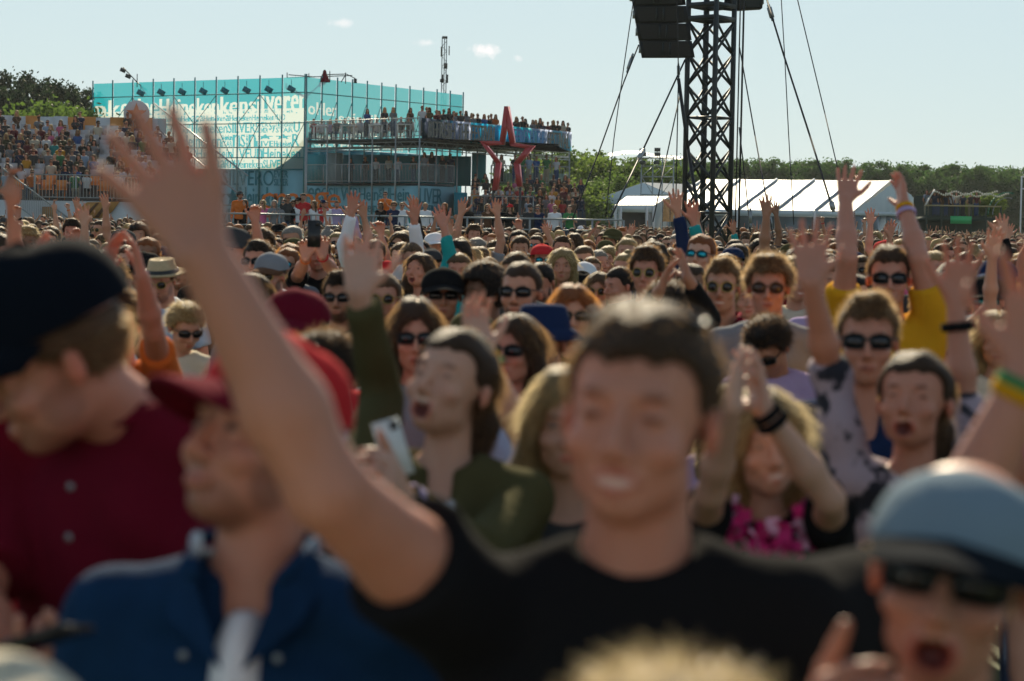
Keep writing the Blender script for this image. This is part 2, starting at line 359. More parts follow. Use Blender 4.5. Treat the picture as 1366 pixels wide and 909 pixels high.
def head_field(f, M, sp, full=True):
    E = lambda c, r, k=.01, mode='u': f.ell(c, r, k, mode, M)
    T = lambda p: np.array(M @ Vector(p)); C = lambda a, b, ra, rb, k: f.cone(T(a), T(b), ra, rb, k)
    fem = sp.get('female', False); j = .93 if fem else 1.0
    E((0, .012, .038), (.0745, .094, .086)); E((0, -.030, -.038), (.0580 * j, .060, .078), .03); E((0, -.062, -.096), (.024 * j, .020, .018), .028)
    E((-.031 * j, -.020, -.074), (.022, .034, .022), .02); E((.031 * j, -.020, -.074), (.022, .034, .022), .02)
    C((-.034, -.080, .024), (.034, -.080, .024), .0105, .0105, .018)
    for s in (-1, 1):
        E((.033 * s, -.100, .002), (.021, .020, .0145), .012, 's')
        E((.032 * s, -.0735, .001), (.0145, .0145, .0125), .004)
        E((.040 * s, -.066, -.034), (.020, .020, .018), .018)
        E((.0765 * s, .012, -.010), (.008, .015, .027), .006)
        C((.078 * s, .004, .010), (.083 * s, .022, .009), .0035, .0035, .005)
    C((0, -.090, .006), (0, -.112, -.036), .0075, .0115, .010); C((-.012, -.099, -.042), (.012, -.099, -.042), .0085, .0085, .006)
    mo = sp.get('mouth', 'closed')
    if mo == 'closed':
        C((-.021, -.088, -.068), (.021, -.088, -.068), .0055, .0055, .006); C((-.017, -.088, -.077), (.017, -.088, -.077), .0062, .0062, .005)
    elif mo == 'smile':
        for s in (-1, 1): C((0, -.0905, -.066), (.029 * s, -.079, -.059), .0042, .0035, .006); C((0, -.0905, -.082), (.027 * s, -.079, -.067), .005, .0035, .007)
        E((0, -.094, -.073), (.027, .011, .0085), .004, 's'); E((0, -.082, -.072), (.027, .009, .011), .002)
    else:
        E((0, -.088, -.078), (.028, .014, .026), .010); E((0, -.100, -.081), (.0205, .026, .0215), .005, 's')
    a = T((0, .030, -.055)); fw = sp.get('w', 1.0); nr = (.047 if fem else .056)
    f.cone(a, (0, .022, 1.44), nr, nr * 1.12, .02)
def torso_field(f, w, e, up, long_hem=False, noise=None, skin=False):
    g = -.012 if skin else e
    f.ell((0, .015, 1.26), (.150 * w + g, .108 + g, .19 + g), .03, noise=noise); f.ell((0, .012, 1.08), (.132 * w + g, .098 + g, .16 + g), .06, noise=noise)
    f.ell((0, .015, .95), (.155 * w + g, .112 + g, .12 + g), .05, noise=noise)
    for s in (-1, 1):
        sh = up[s]; f.cone((.045 * s, .020, 1.425), sh, .058 + g, .052 + g, .03, noise=noise)
        f.cone((.06 * s, .0, 1.30), (sh[0] * .8, sh[1], sh[2] - .09), .085 + g, .06 + g, .03, noise=noise)
        if not skin or True: f.cone((.018 * s, .035, 1.475), (sh[0] * .8, sh[1] + .01, sh[2] + .008), .030 + g * .6, .034 + g * .8, .025)
def wrinkle(amp, seed):
    r = np.random.RandomState(seed); a, b, c, d = r.rand(4) * 6
    def fn(x, y, z):
        q = np.sin(31 * x + 9 * z + a + 2.2 * np.sin(11 * z + b)) * np.sin(17 * z - 12 * x + 9 * y + c) + .6 * np.sin(47 * z + 23 * x + d + 2 * np.sin(15 * x))
        return amp * q
    return fn
def shoulder(sx, w, arm):
    lift = max(0.0, min(1.0, (arm['el'][2] - 1.3) / .35)); return Vector(((.178 * w - (.012 * lift)) * sx, .01 - .01 * lift, 1.395 + arm.get('lift', 1.0) * .045 * lift))
def build_person(key, sp, hr=.006, br=.02, fr=.006):
    """returns dict of (V,Q) for skin / shirt / trousers plus head matrix; +-x arms, face towards -y"""
    M = head_matrix(*sp.get('head', (0, 0, 0)), shift=sp.get('shift', (0, 0, 0)), hw=sp.get('hw', 1.0), hl=sp.get('hl', 1.0)); w = sp.get('w', 1.0) * (.88 if sp.get('female') else 1.0)
    arms = {}
    for s, nm in ((-1, 'L'), (1, 'R')):
        a = sp.get(nm, 'rest'); a = REST(s) if a == 'rest' else (ARMS[a](s) if isinstance(a, str) else dict(a)); arms[s] = a
    up = {s: shoulder(s, w, arms[s]) for s in (-1, 1)}
    for s in (-1, 1):                                   # keep natural bone lengths
        a = arms[s]; S = up[s]; k = a.get('k', 1.0)
        if not a.get('raw'):
            d1 = (a['el'] - S).normalized(); el = S + d1 * .285; d2 = (a['wr'] - a['el']).normalized(); wr = el + d2 * .255; d3 = (a['tip'] - a['wr']).normalized(); a['el'], a['wr'], a['tip'] = el, wr, wr + d3 * .185
    hc = M @ Vector((0, 0, 0))
    def spans(i):
        out = [(hc[i] - .15, hc[i] + .15, hr)]
        for s in (-1, 1):
            a = arms[s]; lo = min(a['wr'][i], a['tip'][i]) - .045; hi = max(a['wr'][i], a['tip'][i]) + .045
            ff = fr if a['wr'][2] > 1.1 or a.get('fine') else max(fr, .013); out.append((lo, hi, ff))
        return out
    pts = [hc] + [arms[s][q] for s in (-1, 1) for q in ('el', 'wr', 'tip')]
    lo = [min(min(p[i] for p in pts) - .18, (-.32, -.2, .86)[i]) for i in range(3)]; hi = [max(max(p[i] for p in pts) + .18, (.32, .2, 1.5)[i]) for i in range(3)]
    zs = axis(lo[2], hi[2], br, spans(2)); xs = axis(lo[0], hi[0], br, spans(0)); ys = axis(lo[1], hi[1], br, spans(1))
    f = Field(xs, ys, zs); torso_field(f, w, 0, up, skin=True)
    fat = sp.get('arm', 1.0) * (.86 if sp.get('female') else 1.0)
    handmask = []
    for s in (-1, 1):
        a = arms[s]; S = up[s]; el, wr, tip = a['el'], a['wr'], a['tip']
        f.cone(S, S.lerp(el, .5), .052 * fat, .045 * fat, .02); f.cone(S.lerp(el, .5), el, .046 * fat, .038 * fat, .02)
        f.cone(el, el.lerp(wr, .35), .037 * fat, .040 * fat, .015); f.cone(el.lerp(wr, .35), wr, .040 * fat, .026 * fat, .02)
        n = a.get('palm', Vector((0, -1, 0)) if el[2] > 1.3 and a['wr'][2] > el[2] else Vector((-s, 0, 0)))
        if sp.get('clap_' + str(s)) or (abs(tip[0]) < .06 and tip[2] > 1.3): n = Vector((-s, -.2, 0))
        for p, q, ra, rb, k in hand_prims(wr, tip, s, n, a.get('spread', 1.0), a.get('curl', .22), a.get('thumb', 1.0)): f.cone(p, q, ra, rb, k)
    head_field(f, M, sp)
    V, Q = f.mesh()
    # face marks (true colour of the skin: lips, brows, eyes, stubble)
    Mi = np.array(M.inverted()); L = V @ Mi[:3, :3].T + Mi[:3, 3]; sh = np.ones((len(V), 3), np.float32)
    def near(c, r, soft=.35):
        d = np.sqrt((((L - np.array(c)) / np.array(r)) ** 2).sum(1)); return np.clip((1 - d) / soft, 0, 1)[:, None]
    def paint(m, col): sh[:] = sh * (1 - m) + np.array(col) * m
    fem = sp.get('female')
    paint(near((.042, -.07, -.035), (.025, .03, .022), .9) * .5, (1.08, .82, .78)); paint(near((-.042, -.07, -.035), (.025, .03, .022), .9) * .5, (1.08, .82, .78)); paint(near((0, -.11, -.036), (.016, .02, .016), .9) * .5, (1.1, .8, .74))
    for s in (-1, 1): paint(near((.08 * s, .012, -.012), (.02, .03, .04), .6) * .7, (1.1, .7, .62))
    if sp.get('beard'): 
        bm = np.maximum(near((0, -.055, -.095), (.062, .062, .045), .3), near((0, -.095, -.052), (.03, .02, .007), .5)); bm = np.maximum(bm, np.maximum(near((.062, -.015, -.06), (.018, .045, .045), .3), near((-.062, -.015, -.06), (.018, .045, .045), .3))); bm = bm * (1 - near((0, -.095, -.072), (.022, .02, .010), .4))
        paint(bm * sp['beard'], (.12, .09, .07))
    mo = sp.get('mouth', 'closed')
    if mo == 'closed': paint(near((0, -.094, -.072), (.025, .016, .0115)), (.92, .50, .46) if fem else (.9, .62, .56)); paint(near((0, -.094, -.0725), (.023, .016, .0022), .6), (.3, .12, .1))
    elif mo == 'smile':
        paint(near((0, -.094, -.072), (.034, .02, .018)), (.9, .55, .5)); paint(near((0, -.084, -.072), (.025, .014, .0085), .3), (1.35, 2.1, 2.7))
    else:
        paint(near((0, -.096, -.079), (.030, .026, .028), .3), (.95, .50, .46)); paint(near((0, -.082, -.080), (.021, .028, .0215), .25), (.20, .05, .045)); paint(near((0, -.090, -.0605), (.017, .024, .0055), .3), (1.6, 2.3, 2.8))
    ps = sp.get('eyes', 'open')
    for s in (-1, 1):
        paint(near((.034 * s, -.093, .0235), (.021, .02, .0056), .5) * .95, (.22, .15, .11))
        if ps == 'open':
            paint(near((.0325 * s, -.088, .001), (.0145, .02, .0072), .4), (.25, .18, .16)); paint(near((.0325 * s, -.088, .0005), (.0115, .02, .0042), .4), (.95, 1.25, 1.4)); paint(near((.0325 * s, -.088, .0008), (.0052, .02, .0052), .3), (.08, .07, .06))
        else: paint(near((.0325 * s, -.088, -.001), (.0165, .02, .0048), .5), (.26, .17, .14))
    paint(near((0, -.09, .03), (.2, .2, .2), 10) * 0, (1, 1, 1))
    out = dict(M=M, arms=arms, up=up, skin=(V, Q, sh))
    # clothes
    sl = sp.get('sleeve', 'short'); neck = sp.get('neck', 'crew'); e = .016 if not fem else .012
    wr_ = wrinkle(sp.get('wr', .0032), sp.get('seed', 1))
    cb = min(br, .02) if sp.get('cloth_res', .014) < .012 else (min(br, .026) if sp.get('cloth_res', .014) < .05 else .08)
    lo2 = list(lo); lo2[2] = sp.get('hem', .88); sfin = sp.get('cloth_res', .014)
    zs2 = axis(lo2[2] - .05, max(1.62, hi[2] - .1), cb, [(1.25, 1.62, min(sfin, .06))]); xs2 = axis(lo[0], hi[0], cb, [(-.3, .3, sfin)]); ys2 = axis(lo[1], hi[1], cb, [(-.2, .2, sfin)])
    g = Field(xs2, ys2, zs2); torso_field(g, w, e, up, noise=wr_)
    for s in (-1, 1):
        a = arms[s]; S = up[s]; el, wr, tip = a['el'], a['wr'], a['tip']
        if sl in ('short', 'long'):
            d1 = (el - S).normalized(); d2 = (wr - el).normalized()
            if sl == 'short':
                t = sp.get('cuff', .62); c = S + (el - S) * t; g.cone(S, S + (el - S) * (t + .15), .060 * fat + .008, .056 * fat + .014, .02, cut=(c, d1), noise=wr_)
            else:
                g.cone(S, el, .060 * fat + .006, .048 * fat + .008, .02, noise=wr_); t = a.get('cuff', .9); c = el + (wr - el) * t; g.cone(el, wr, .050 * fat + .006, .040, .02, cut=(c, d2), noise=wr_)
    if neck == 'crew': g.ell((0, -.005, 1.525), (.082, .082, .068), .008, 's')
    elif neck == 'v': g.ell((0, -.005, 1.525), (.082, .082, .066), .008, 's'); g.ell((0, -.10, 1.46), (.045, .09, .11), .01, 's')
    elif neck == 'tank':
        g.ell((0, -.03, 1.54), (.115, .15, .14), .01, 's')
    g.op((-9, -9, -9), (9, 9, 9), lambda x, y, z: (lo2[2] + .012 - z) + 0 * x + 0 * y, .004, 'i')
    out['shirt'] = g.mesh()
    return out
def trousers_mesh(w=1.0, res=.035):
    xs = axis(-.3, .3, res, []); ys = axis(-.3, .25, res, []); zs = axis(-.05, 1.05, res, [])
    f = Field(xs, ys, zs); f.ell((0, .015, .95), (.160 * w, .118, .12), .03)
    for s in (-1, 1):
        f.cone((.085 * s, .015, .90), (.10 * s, .0, .50), .092, .062, .03); f.cone((.10 * s, .0, .50), (.105 * s, .03, .09), .062, .048, .02); f.cone((.105 * s, .03, .045), (.12 * s, -.13, .032), .042, .034, .015)
    f.op((-9, -9, -9), (9, 9, 9), lambda x, y, z: (.0 - z) + 0 * x + 0 * y, .004, 'i')
    return f.mesh()
# ---- hair, in the head's own frame (eye level at z 0, face towards -y)
def ribbons(Vr, Dr, Ln, wd, rs, seg=3, grav=0.0, curl=0.0):
    n = len(Vr); Dr = Dr / (np.linalg.norm(Dr, axis=1, keepdims=True) + 1e-9)
    side = np.cross(Dr, rs.randn(n, 3)); side /= (np.linalg.norm(side, axis=1, keepdims=True) + 1e-9)
    p = Vr.copy(); d = Dr.copy(); rows = []
    for i in range(seg + 1):
        wv = wd * (1 - .85 * i / seg)
        rows.append((p - side * wv[:, None] * .5, p + side * wv[:, None] * .5))
        d = d + np.array([0, 0, -grav]) / seg + (rs.randn(n, 3) * curl / seg if curl else 0); d /= (np.linalg.norm(d, axis=1, keepdims=True) + 1e-9); p = p + d * (Ln / seg)[:, None]
    V = np.stack([x for r in rows for x in r], 1).reshape(-1, 3); base = np.arange(n)[:, None] * (2 * (seg + 1)); Q = []
    for i in range(seg): Q.append(base + np.array([2 * i, 2 * i + 1, 2 * i + 3, 2 * i + 2]))
    return V, np.concatenate(Q)
def build_hair(style, res, nrib, seed, width=.0016):
    undercap = style.endswith('_cap'); style = style.replace('_cap', '')
    rs = np.random.RandomState(seed)
    f = Field(axis(-.19, .19, res, []), axis(-.2, .22, res, []), axis(-.36, .22, res, []))
    ns = wrinkle(.0032, seed); nb = lambda x, y, z: ns(x * 2.2, y * 2.2, z * 1.2)
    t = {'short': .006, 'buzz': .004, 'quiff': .006, 'messy': .018, 'curly': .034, 'long': .013, 'wavy': .020, 'tied': .008, 'bun': .008}[style]
    f.ell((0, .012, .038), (.0745 + t, .094 + t, .086 + t), .01, noise=nb)
    if style in ('short', 'quiff'): f.ell((0, .004, .052), (.070, .090, .074), .015, noise=nb)
    if style == 'quiff': f.ell((.008, -.046, .110), (.048, .042, .024), .02, noise=nb)
    if style == 'messy': f.ell((0, -.03, .12), (.06, .06, .024), .02, noise=nb)
    hl_ = lambda x, y, z: .0045 * np.sin(95 * x + seed) * np.sin(40 * x + 60 * y) + .003 * np.sin(210 * x + 1.3)
    f.ell((0, -.110, -.040), (.073, .084, .110), .008, 's', noise=hl_)
    if style in ('long', 'wavy', 'tied'): f.ell((.006, -.02, .137), (.0045, .085, .022), .006, 's')
    if style not in ('long', 'wavy'):
        for s_ in (-1, 1): f.ell((.052 * s_, -.100, .022), (.036, .075, .052), .008, 's')
    if style in ('short', 'buzz', 'quiff', 'messy', 'curly', 'tied', 'bun'):
        c = .02 if style == 'curly' else 0
        f.op((-1, -1, -1), (1, 1, 1), lambda x, y, z: (-.006 - c - .85 * np.maximum(y, -.02) - z) + 0 * x, .01, 'i')
        f.ell((.082, .005, -.02), (.02, .022, .035), .006, 's'); f.ell((-.082, .005, -.02), (.02, .022, .035), .006, 's')
    if style in ('long', 'wavy', 'tied'):
        q = .010 if style == 'wavy' else 0
        if style != 'tied':
            for s in (-1, 1):
                f.cone((.070 * s, .012, .02), ((.088 + q) * s, .010, -.12), .024, .030 + q, .02, noise=nb); f.cone(((.088 + q) * s, .010, -.12), ((.098 + q) * s, -.01, -.27), .030 + q, .022 + q, .02, noise=nb)
            f.cone((0, .06, .0), (0, .085, -.25), .075, .075, .03, noise=nb)
        else: f.cone((0, .085, .03), (.01, .105, -.05), .040, .055, .01, noise=nb); f.cone((.01, .105, -.05), (.03, .09, -.26), .055, .030, .02, noise=nb)
    if style == 'bun': f.ell((0, .045, .135), (.034, .034, .030), .01, noise=nb)
    if undercap: f.op((-1, -1, -1), (1, 1, 1), lambda x, y, z: z - .052 + 0 * x + 0 * y, .004, 'i')
    V, Q = f.mesh(); N = vnormals(V, Q)
    ok = np.arange(len(V)) if not undercap else np.flatnonzero(V[:, 2] < .03)
    pick = ok[rs.randint(0, len(ok), nrib)]; p = V[pick] + rs.randn(nrib, 3) * res * .4; n = N[pick]
    if style in ('long', 'wavy', 'tied'):
        z = p[:, 2:3]; away = np.clip((.02 - z) / .05, 0, 1); side_ = np.sign(p[:, 0]) * (1 - away[:, 0])
        if style == 'tied': d = n * .06 + np.stack([0 * p[:, 0], 1.0 * (1 - away[:, 0]), -.35 - away[:, 0]], 1) + rs.randn(nrib, 3) * .06
        else: d = n * .14 + np.array([0, .0, -1.0]) * (.55 + away) + np.stack([side_ * .6, (p[:, 1] - .0) * 2.5, 0 * p[:, 0]], 1) + rs.randn(nrib, 3) * (.09 if style == 'wavy' else .05)
        Ln = rs.uniform(.03, .075, nrib); Vr, Qr = ribbons(p - n * .004, d, Ln, np.full(nrib, width), rs, 3, .5, .6 if style == 'wavy' else .12)
    elif style == 'curly':
        Vr, Qr = ribbons(p - n * .006, n + rs.randn(nrib, 3) * .7, rs.uniform(.015, .04, nrib), np.full(nrib, width * 1.2), rs, 3, .2, 2.2)
    else:
        k = {'short': .018, 'buzz': .006, 'quiff': .022, 'messy': .034, 'tied': .016, 'bun': .016}[style]; back = np.stack([0 * p[:, 0], .5 + 0 * p[:, 1], -.35 + 0 * p[:, 2]], 1)
        if style == 'quiff': back = np.stack([.25 + 0 * p[:, 0], .35 - .6 * (p[:, 1] < -.03), .4 * (p[:, 2] > .08) - .3], 1)
        sm = style in ('buzz', 'bun'); Vr, Qr = ribbons(p - n * .003, n * (.2 if sm else (.42 if style != 'messy' else .75)) + back + rs.randn(nrib, 3) * (.12 if sm else .24), rs.uniform(.4, 1.15, nrib) * k, np.full(nrib, width), rs, 2, .35, .2)
    build_hair.nshell = len(Q)
    return np.concatenate([V, Vr]), np.concatenate([Q, Qr + len(V)])
HAIR_POOL = {}
def hair_mesh(style, lod, col):
    key = (style, lod)
    if key not in HAIR_POOL:
        res, n, wd = {0: (.0068, 4600, .0018), 1: (.0105, 1500, .0028), 2: (.016, 340, .0045), 3: (.026, 0, .01)}[lod]
        HAIR_POOL[key] = build_hair(style, res, n, len(style) * 7 + lod, wd) + (build_hair.nshell,)
    k2 = key + (col,)
    if k2 not in HAIR_POOL:
        V, Q, ns_ = HAIR_POOL[key]; mi = np.ones(len(Q), np.int32); mi[:ns_] = 0; HAIR_POOL[k2] = mesh_from('hair', V, Q, (HAIRB[col], HAIR[col]), mi, smooth=True)
    return HAIR_POOL[k2]
# ---- things worn on the head
def lens_outline(s, sc=1.0, shape='way'):
    pts = []
    for i in range(20):
        a = 2 * PI * i / 20; c, q = math.cos(a), math.sin(a); ex = .72 if shape == 'way' else 1.0
        x = math.copysign(abs(c) ** ex, c) * (.0262 if shape == 'way' else .0245) * sc; z = math.copysign(abs(q) ** ex, q) * (.0185 if shape == 'way' else .0225) * sc
        if shape == 'way' and z > 0: z *= 1.05
        x *= 1 - .12 * (-z / .02) * (z < 0) * -1 if z < 0 else 1
        pts.append(Vector((s * .0335 + x, -.097 + abs(s * .0335 + x) * abs(s * .0335 + x) * 4.5, z)))
    return pts
def glasses_mesh(shape, lens, frame):
    b = MB()
    for s in (-1, 1):
        b.prism(lens_outline(s, 1.0, shape), (0, 1, 0), -.0015, .002, 0)
        o = lens_outline(s, 1.12, shape); i_ = lens_outline(s, .96, shape); n = len(o); Vv = [tuple(p + Vector((0, dy, 0))) for dy in (-.004, .003) for p in o + i_]
        Fs = []
        for k in range(n):
            k2 = (k + 1) % n; Fs += [(k, k2, n + k2, n + k), (2 * n + k2, 2 * n + k, 3 * n + k, 3 * n + k2), (k2, k, 2 * n + k, 2 * n + k2), (n + k, n + k2, 3 * n + k2, 3 * n + k)]
        b.add(Vv, Fs, 1)
        b.bar((s * .064, -.080, .010), (s * .0815, .010, .006), .0028, 4, mi=1); b.bar((s * .0815, .010, .006), (s * .083, .030, -.012), .0026, 4, mi=1)
    b.bar((-.010, -.099, .006), (.010, -.099, .006), .003, 5, mi=1)
    return b.mesh('sunglasses', lens, frame)
GL = {'black sunglasses': glasses_mesh('way', LENS, FRAMEB), 'brown sunglasses': glasses_mesh('avi', mat('brown_lens', (.05, .022, .010), rough=.12, spec=.6), mat('tortoise_frame', (.10, .045, .02), rough=.3)), 'round sunglasses': glasses_mesh('avi', LENS, mat('gold_wire', (.5, .35, .12), rough=.3, metal=1)), 'blue framed sunglasses': glasses_mesh('way', LENS, FRAMEBL), 'teal mirrored sunglasses': glasses_mesh('way', LENSB, FRAMEB), 'blue mirrored sunglasses': glasses_mesh('way', LENSV, FRAMEB)}
def cap_mesh(m1, m2, m3=None):
    b = MB(); nu, nv = 24, 9
    def crown(u, v):
        a = 2 * PI * u; t = v * PI * .5; rr = math.cos(t) ** .66 if v < 1 else 0
        fr = max(0, -math.sin(a)); seam = .0015 * abs(math.sin(3 * a)) * (1 - v)
        return Vector((math.cos(a) * .0895 * rr + seam * math.cos(a), .010 + math.sin(a) * .1105 * rr + seam * math.sin(a), .036 + (.084 + .010 * fr) * math.sin(t) ** 1.05 + .010 * math.sin(a) * (1 - v)))
    b.grid(crown, nu, nv, 0)
    def brim(off):
        def fn(u, v):
            a = (u - .5) * PI * .86; x0 = math.sin(a) * .088; y0 = .008 - math.cos(a) * .1085; L = .088 * (math.cos(a) ** .6 if math.cos(a) > 0 else 0)
            x = x0 * (1 - .08 * v); return Vector((x, y0 - L * v, .036 - .020 * v - 1.3 * x * x + off + .010 * (1 - abs(math.sin(a)))))
        return fn
    b.grid(brim(.003), 16, 4, 1); b.grid(brim(-.003), 16, 4, 1)
    e = [brim(0)(i / 24, 1) for i in range(25)]; b.path(e, .0036, 5, mi=1); b.lathe([(.009, 0), (.007, .005), (0, .007)], 8, (0, .010, .119), mi=0)
    return b.mesh('cap', m1, m2, smooth=True)
def hat_mesh(kind, m, band):
    b = MB()
    if kind == 'straw': prof = [(.0, .112), (.030, .108), (.052, .128), (.066, .125), (.082, .062), (.090, .045)]; brim = [(.090, .045), (.125, .036), (.142, .046), (.141, .051), (.122, .041), (.088, .050)]
    else: prof = [(0, .130), (.060, .130), (.072, .122), (.090, .045)]; brim = [(.090, .045), (.128, .010), (.130, .014), (.092, .052)]
    b.lathe(prof, 28, (0, .010, 0), 1.0, 1.2, 0); b.lathe(brim, 28, (0, .010, 0), 1.0, 1.18, 0)
    if kind == 'straw': b.lathe([(.0915, .045), (.0925, .050), (.086, .070), (.084, .069)], 28, (0, .010, 0), 1.0, 1.2, 1)
    return b.mesh('hat', m, band, smooth=True)
CAPS = {}
def cap_for(c1, c2=None):
    k = (c1, c2 or c1)
    if k not in CAPS: CAPS[k] = cap_mesh(CLOTH[k[0]], CLOTH[k[1]])
    return CAPS[k]
STRAW = hat_mesh('straw', mat('straw', (.50, .38, .22), rough=.85, noise=.25, nscale=120, bump=.5, bscale=200), FRAMEB)
BUCKET = hat_mesh('bucket', CLOTH['navy'], FRAMEB)
def headphones_mesh():
    b = MB(); b.path([Vector((.095 * math.cos(a), .01, .03 + .115 * math.sin(a))) for a in np.linspace(0, PI, 12)], .008, 6)
    for s in (-1, 1): b.bar((s * .078, .012, -.01), (s * .106, .012, -.01), .036, 12)
    return b.mesh('ear_defenders', CLOTH['black'])
def band_mesh(r, h): 
    b = MB(); b.lathe([(r, -h), (r + .004, -h * .6), (r + .004, h * .6), (r, h)], 14); return b
BANDS = {c: band_mesh(.030, .009).mesh('wristband', CLOTH[c], smooth=True) for c in ('black', 'red', 'pink', 'green', 'mustard', 'blue', 'orange', 'lilac', 'white')}
def phone_mesh(case):
    b = MB(); b.box((-.036, -.004, -.075), (.036, .004, .075), 0); b.box((-.033, -.0052, -.070), (.033, -.0042, .070), 1); b.box((-.028, .0042, .045), (-.008, .006, .068), 1); b.bar((-.018, .006, .060), (-.018, .007, .060), .006, 10, mi=1)
    return b.mesh('phone', case, LENS)
PHONE_BLACK = phone_mesh(FRAMEB); PHONE_WHITE = phone_mesh(mat('white_case', (.7, .7, .66), rough=.4))
TROUS = {}
def trousers(col):
    if 'g' not in TROUS: TROUS['g'] = trousers_mesh()
    if col not in TROUS: V, Q = TROUS['g']; TROUS[col] = mesh_from('trousers', V, Q, (DENIM if col == 'denim' else CLOTH[col],), smooth=True)
    return TROUS[col]
def dress(root, B, sp, lod, cloth_mesh, hair_c):
    """parts of one person, as children of the body"""
    M = B['M']; hs = sp.get('hair', 'short')
    if hs: link('hair', hair_mesh(hs + ('_cap' if sp.get('cap') or sp.get('hat') else ''), lod, hair_c), root, M)
    link(sp.get('topname', 't_shirt'), cloth_mesh, root); link('trousers', trousers(sp.get('legs', 'denim')), root)
    g = sp.get('glasses')
    if g:
        GM = M if not sp.get('glasses_up') else M @ Matrix.Translation((0, .012, .030)) @ Matrix.Rotation(math.radians(-78), 4, 'X') @ Matrix.Scale(1.0, 4)
        link('sunglasses', GL[g], root, GM)
    c = sp.get('cap')
    if c:
        back = sp.get('cap_back'); R = Matrix.Rotation(PI, 4, 'Z') if back else Matrix.Identity(4)
        link('cap', cap_for(*c) if isinstance(c, tuple) else cap_for(c), root, M @ Matrix.Translation((0, 0, sp.get('cap_dz', 0))) @ R @ Matrix.Rotation(math.radians(sp.get('cap_tilt', 0)), 4, 'X') @ Matrix.Scale(sp.get('cap_s', 1.06), 4) @ Matrix.Diagonal((1, 1, sp.get('cap_h', 1.0), 1)))
    if sp.get('hat') == 'straw': link('straw_hat', STRAW, root, M @ Matrix.Rotation(math.radians(-8), 4, 'X') @ Matrix.Scale(1.05, 4))
    if sp.get('hat') == 'bucket': link('bucket_hat', BUCKET, root, M @ Matrix.Scale(1.03, 4))
    for s, c, t in sp.get('bands', ()):
        a = B['arms'][s]; p = a['wr'].lerp(a['el'], t); q = (a['el'] - a['wr']).to_track_quat('Z', 'Y').to_matrix().to_4x4()
        link('wristband', BANDS[c], root, Matrix.Translation(p) @ q @ Matrix.Scale(1 + t * 1.1, 4))
# ------------------------------------------------------------------ the setting
GRASS = mat('trodden_grass', (.06, .075, .03), rough=.95, noise=.4, nscale=1.2, bump=.6, bscale=30)
gy = [-60, -5, 5, 20, 60, 100, 140, 160, 200, 400, 1200, 5000]; gx = [-4000, -400, -60, -20, 0, 20, 60, 400, 4000]
def ground_h(x, y): return gz(y)
gv = [(x, y, ground_h(x, y)) for y in gy for x in gx]; w_ = len(gx)
tag(link('ground', mesh_from('ground', gv, np.array([[j * w_ + i, j * w_ + i + 1, (j + 1) * w_ + i + 1, (j + 1) * w_ + i] for j in range(len(gy) - 1) for i in range(w_ - 1)]), (GRASS,))), kind='structure')
STEEL = mat('galvanised_steel', (.30, .33, .34), rough=.45, metal=.6, noise=.2, nscale=3); DARKST = mat('dark_steel', (.035, .042, .046), rough=.5, metal=.3, noise=.3, nscale=4); TEALST = mat('teal_scaffold', (.03, .20, .22), rough=.5, metal=.3, noise=.2)
BLACKC = mat('black_cabinet', (.012, .014, .016), rough=.6, noise=.2, nscale=6); GRILLE = mat('black_grille', (.02, .024, .026), rough=.5, metal=.3, noise=.3, nscale=40)
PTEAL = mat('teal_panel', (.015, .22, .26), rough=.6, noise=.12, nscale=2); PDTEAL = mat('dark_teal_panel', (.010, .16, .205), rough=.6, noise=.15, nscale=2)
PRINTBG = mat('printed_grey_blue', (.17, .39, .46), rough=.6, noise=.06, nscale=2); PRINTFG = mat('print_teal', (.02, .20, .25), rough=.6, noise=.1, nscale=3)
REDP = mat('red_paint', (.40, .02, .03), rough=.35, noise=.08, nscale=2, coat=.2); WHITEP = mat('white_plastic', (.7, .7, .7), rough=.5, noise=.06)
FABT = thin_mat('mesh_fabric_teal', (.012, .30, .38), trans=.6, see=.12, noise=.08, nscale=1, tcol=(.015, .40, .49)); FABC = thin_mat('mesh_fabric_cream', (.60, .66, .62), trans=.62, see=.30, noise=.08, nscale=1, tcol=(.74, .82, .74)); FABP = thin_mat('mesh_fabric_pale_teal', (.05, .36, .42), trans=.6, see=.16, noise=.08, nscale=1, tcol=(.07, .50, .58))
PFG = thin_mat('mesh_print_teal', (.02, .28, .36), trans=.62, see=.12, noise=.1, nscale=2, tcol=(.03, .42, .52)); PFC = thin_mat('mesh_print_cream', (.65, .70, .62), trans=.55, see=.10, noise=.05, nscale=2)
TENTW = thin_mat('marquee_canvas', (.50, .53, .55), trans=.18, tcol=(.46, .49, .51), noise=.04, nscale=.5, rough=.5); TENTG = mat('marquee_gable_canvas', (.60, .68, .72), rough=.6, noise=.05, nscale=.7); WIN = mat('tent_window', (.10, .13, .14), rough=.15, noise=.6, nscale=.8, spec=.6)
ALU = mat('aluminium_rail', (.40, .47, .55), rough=.5, metal=.3, noise=.1)
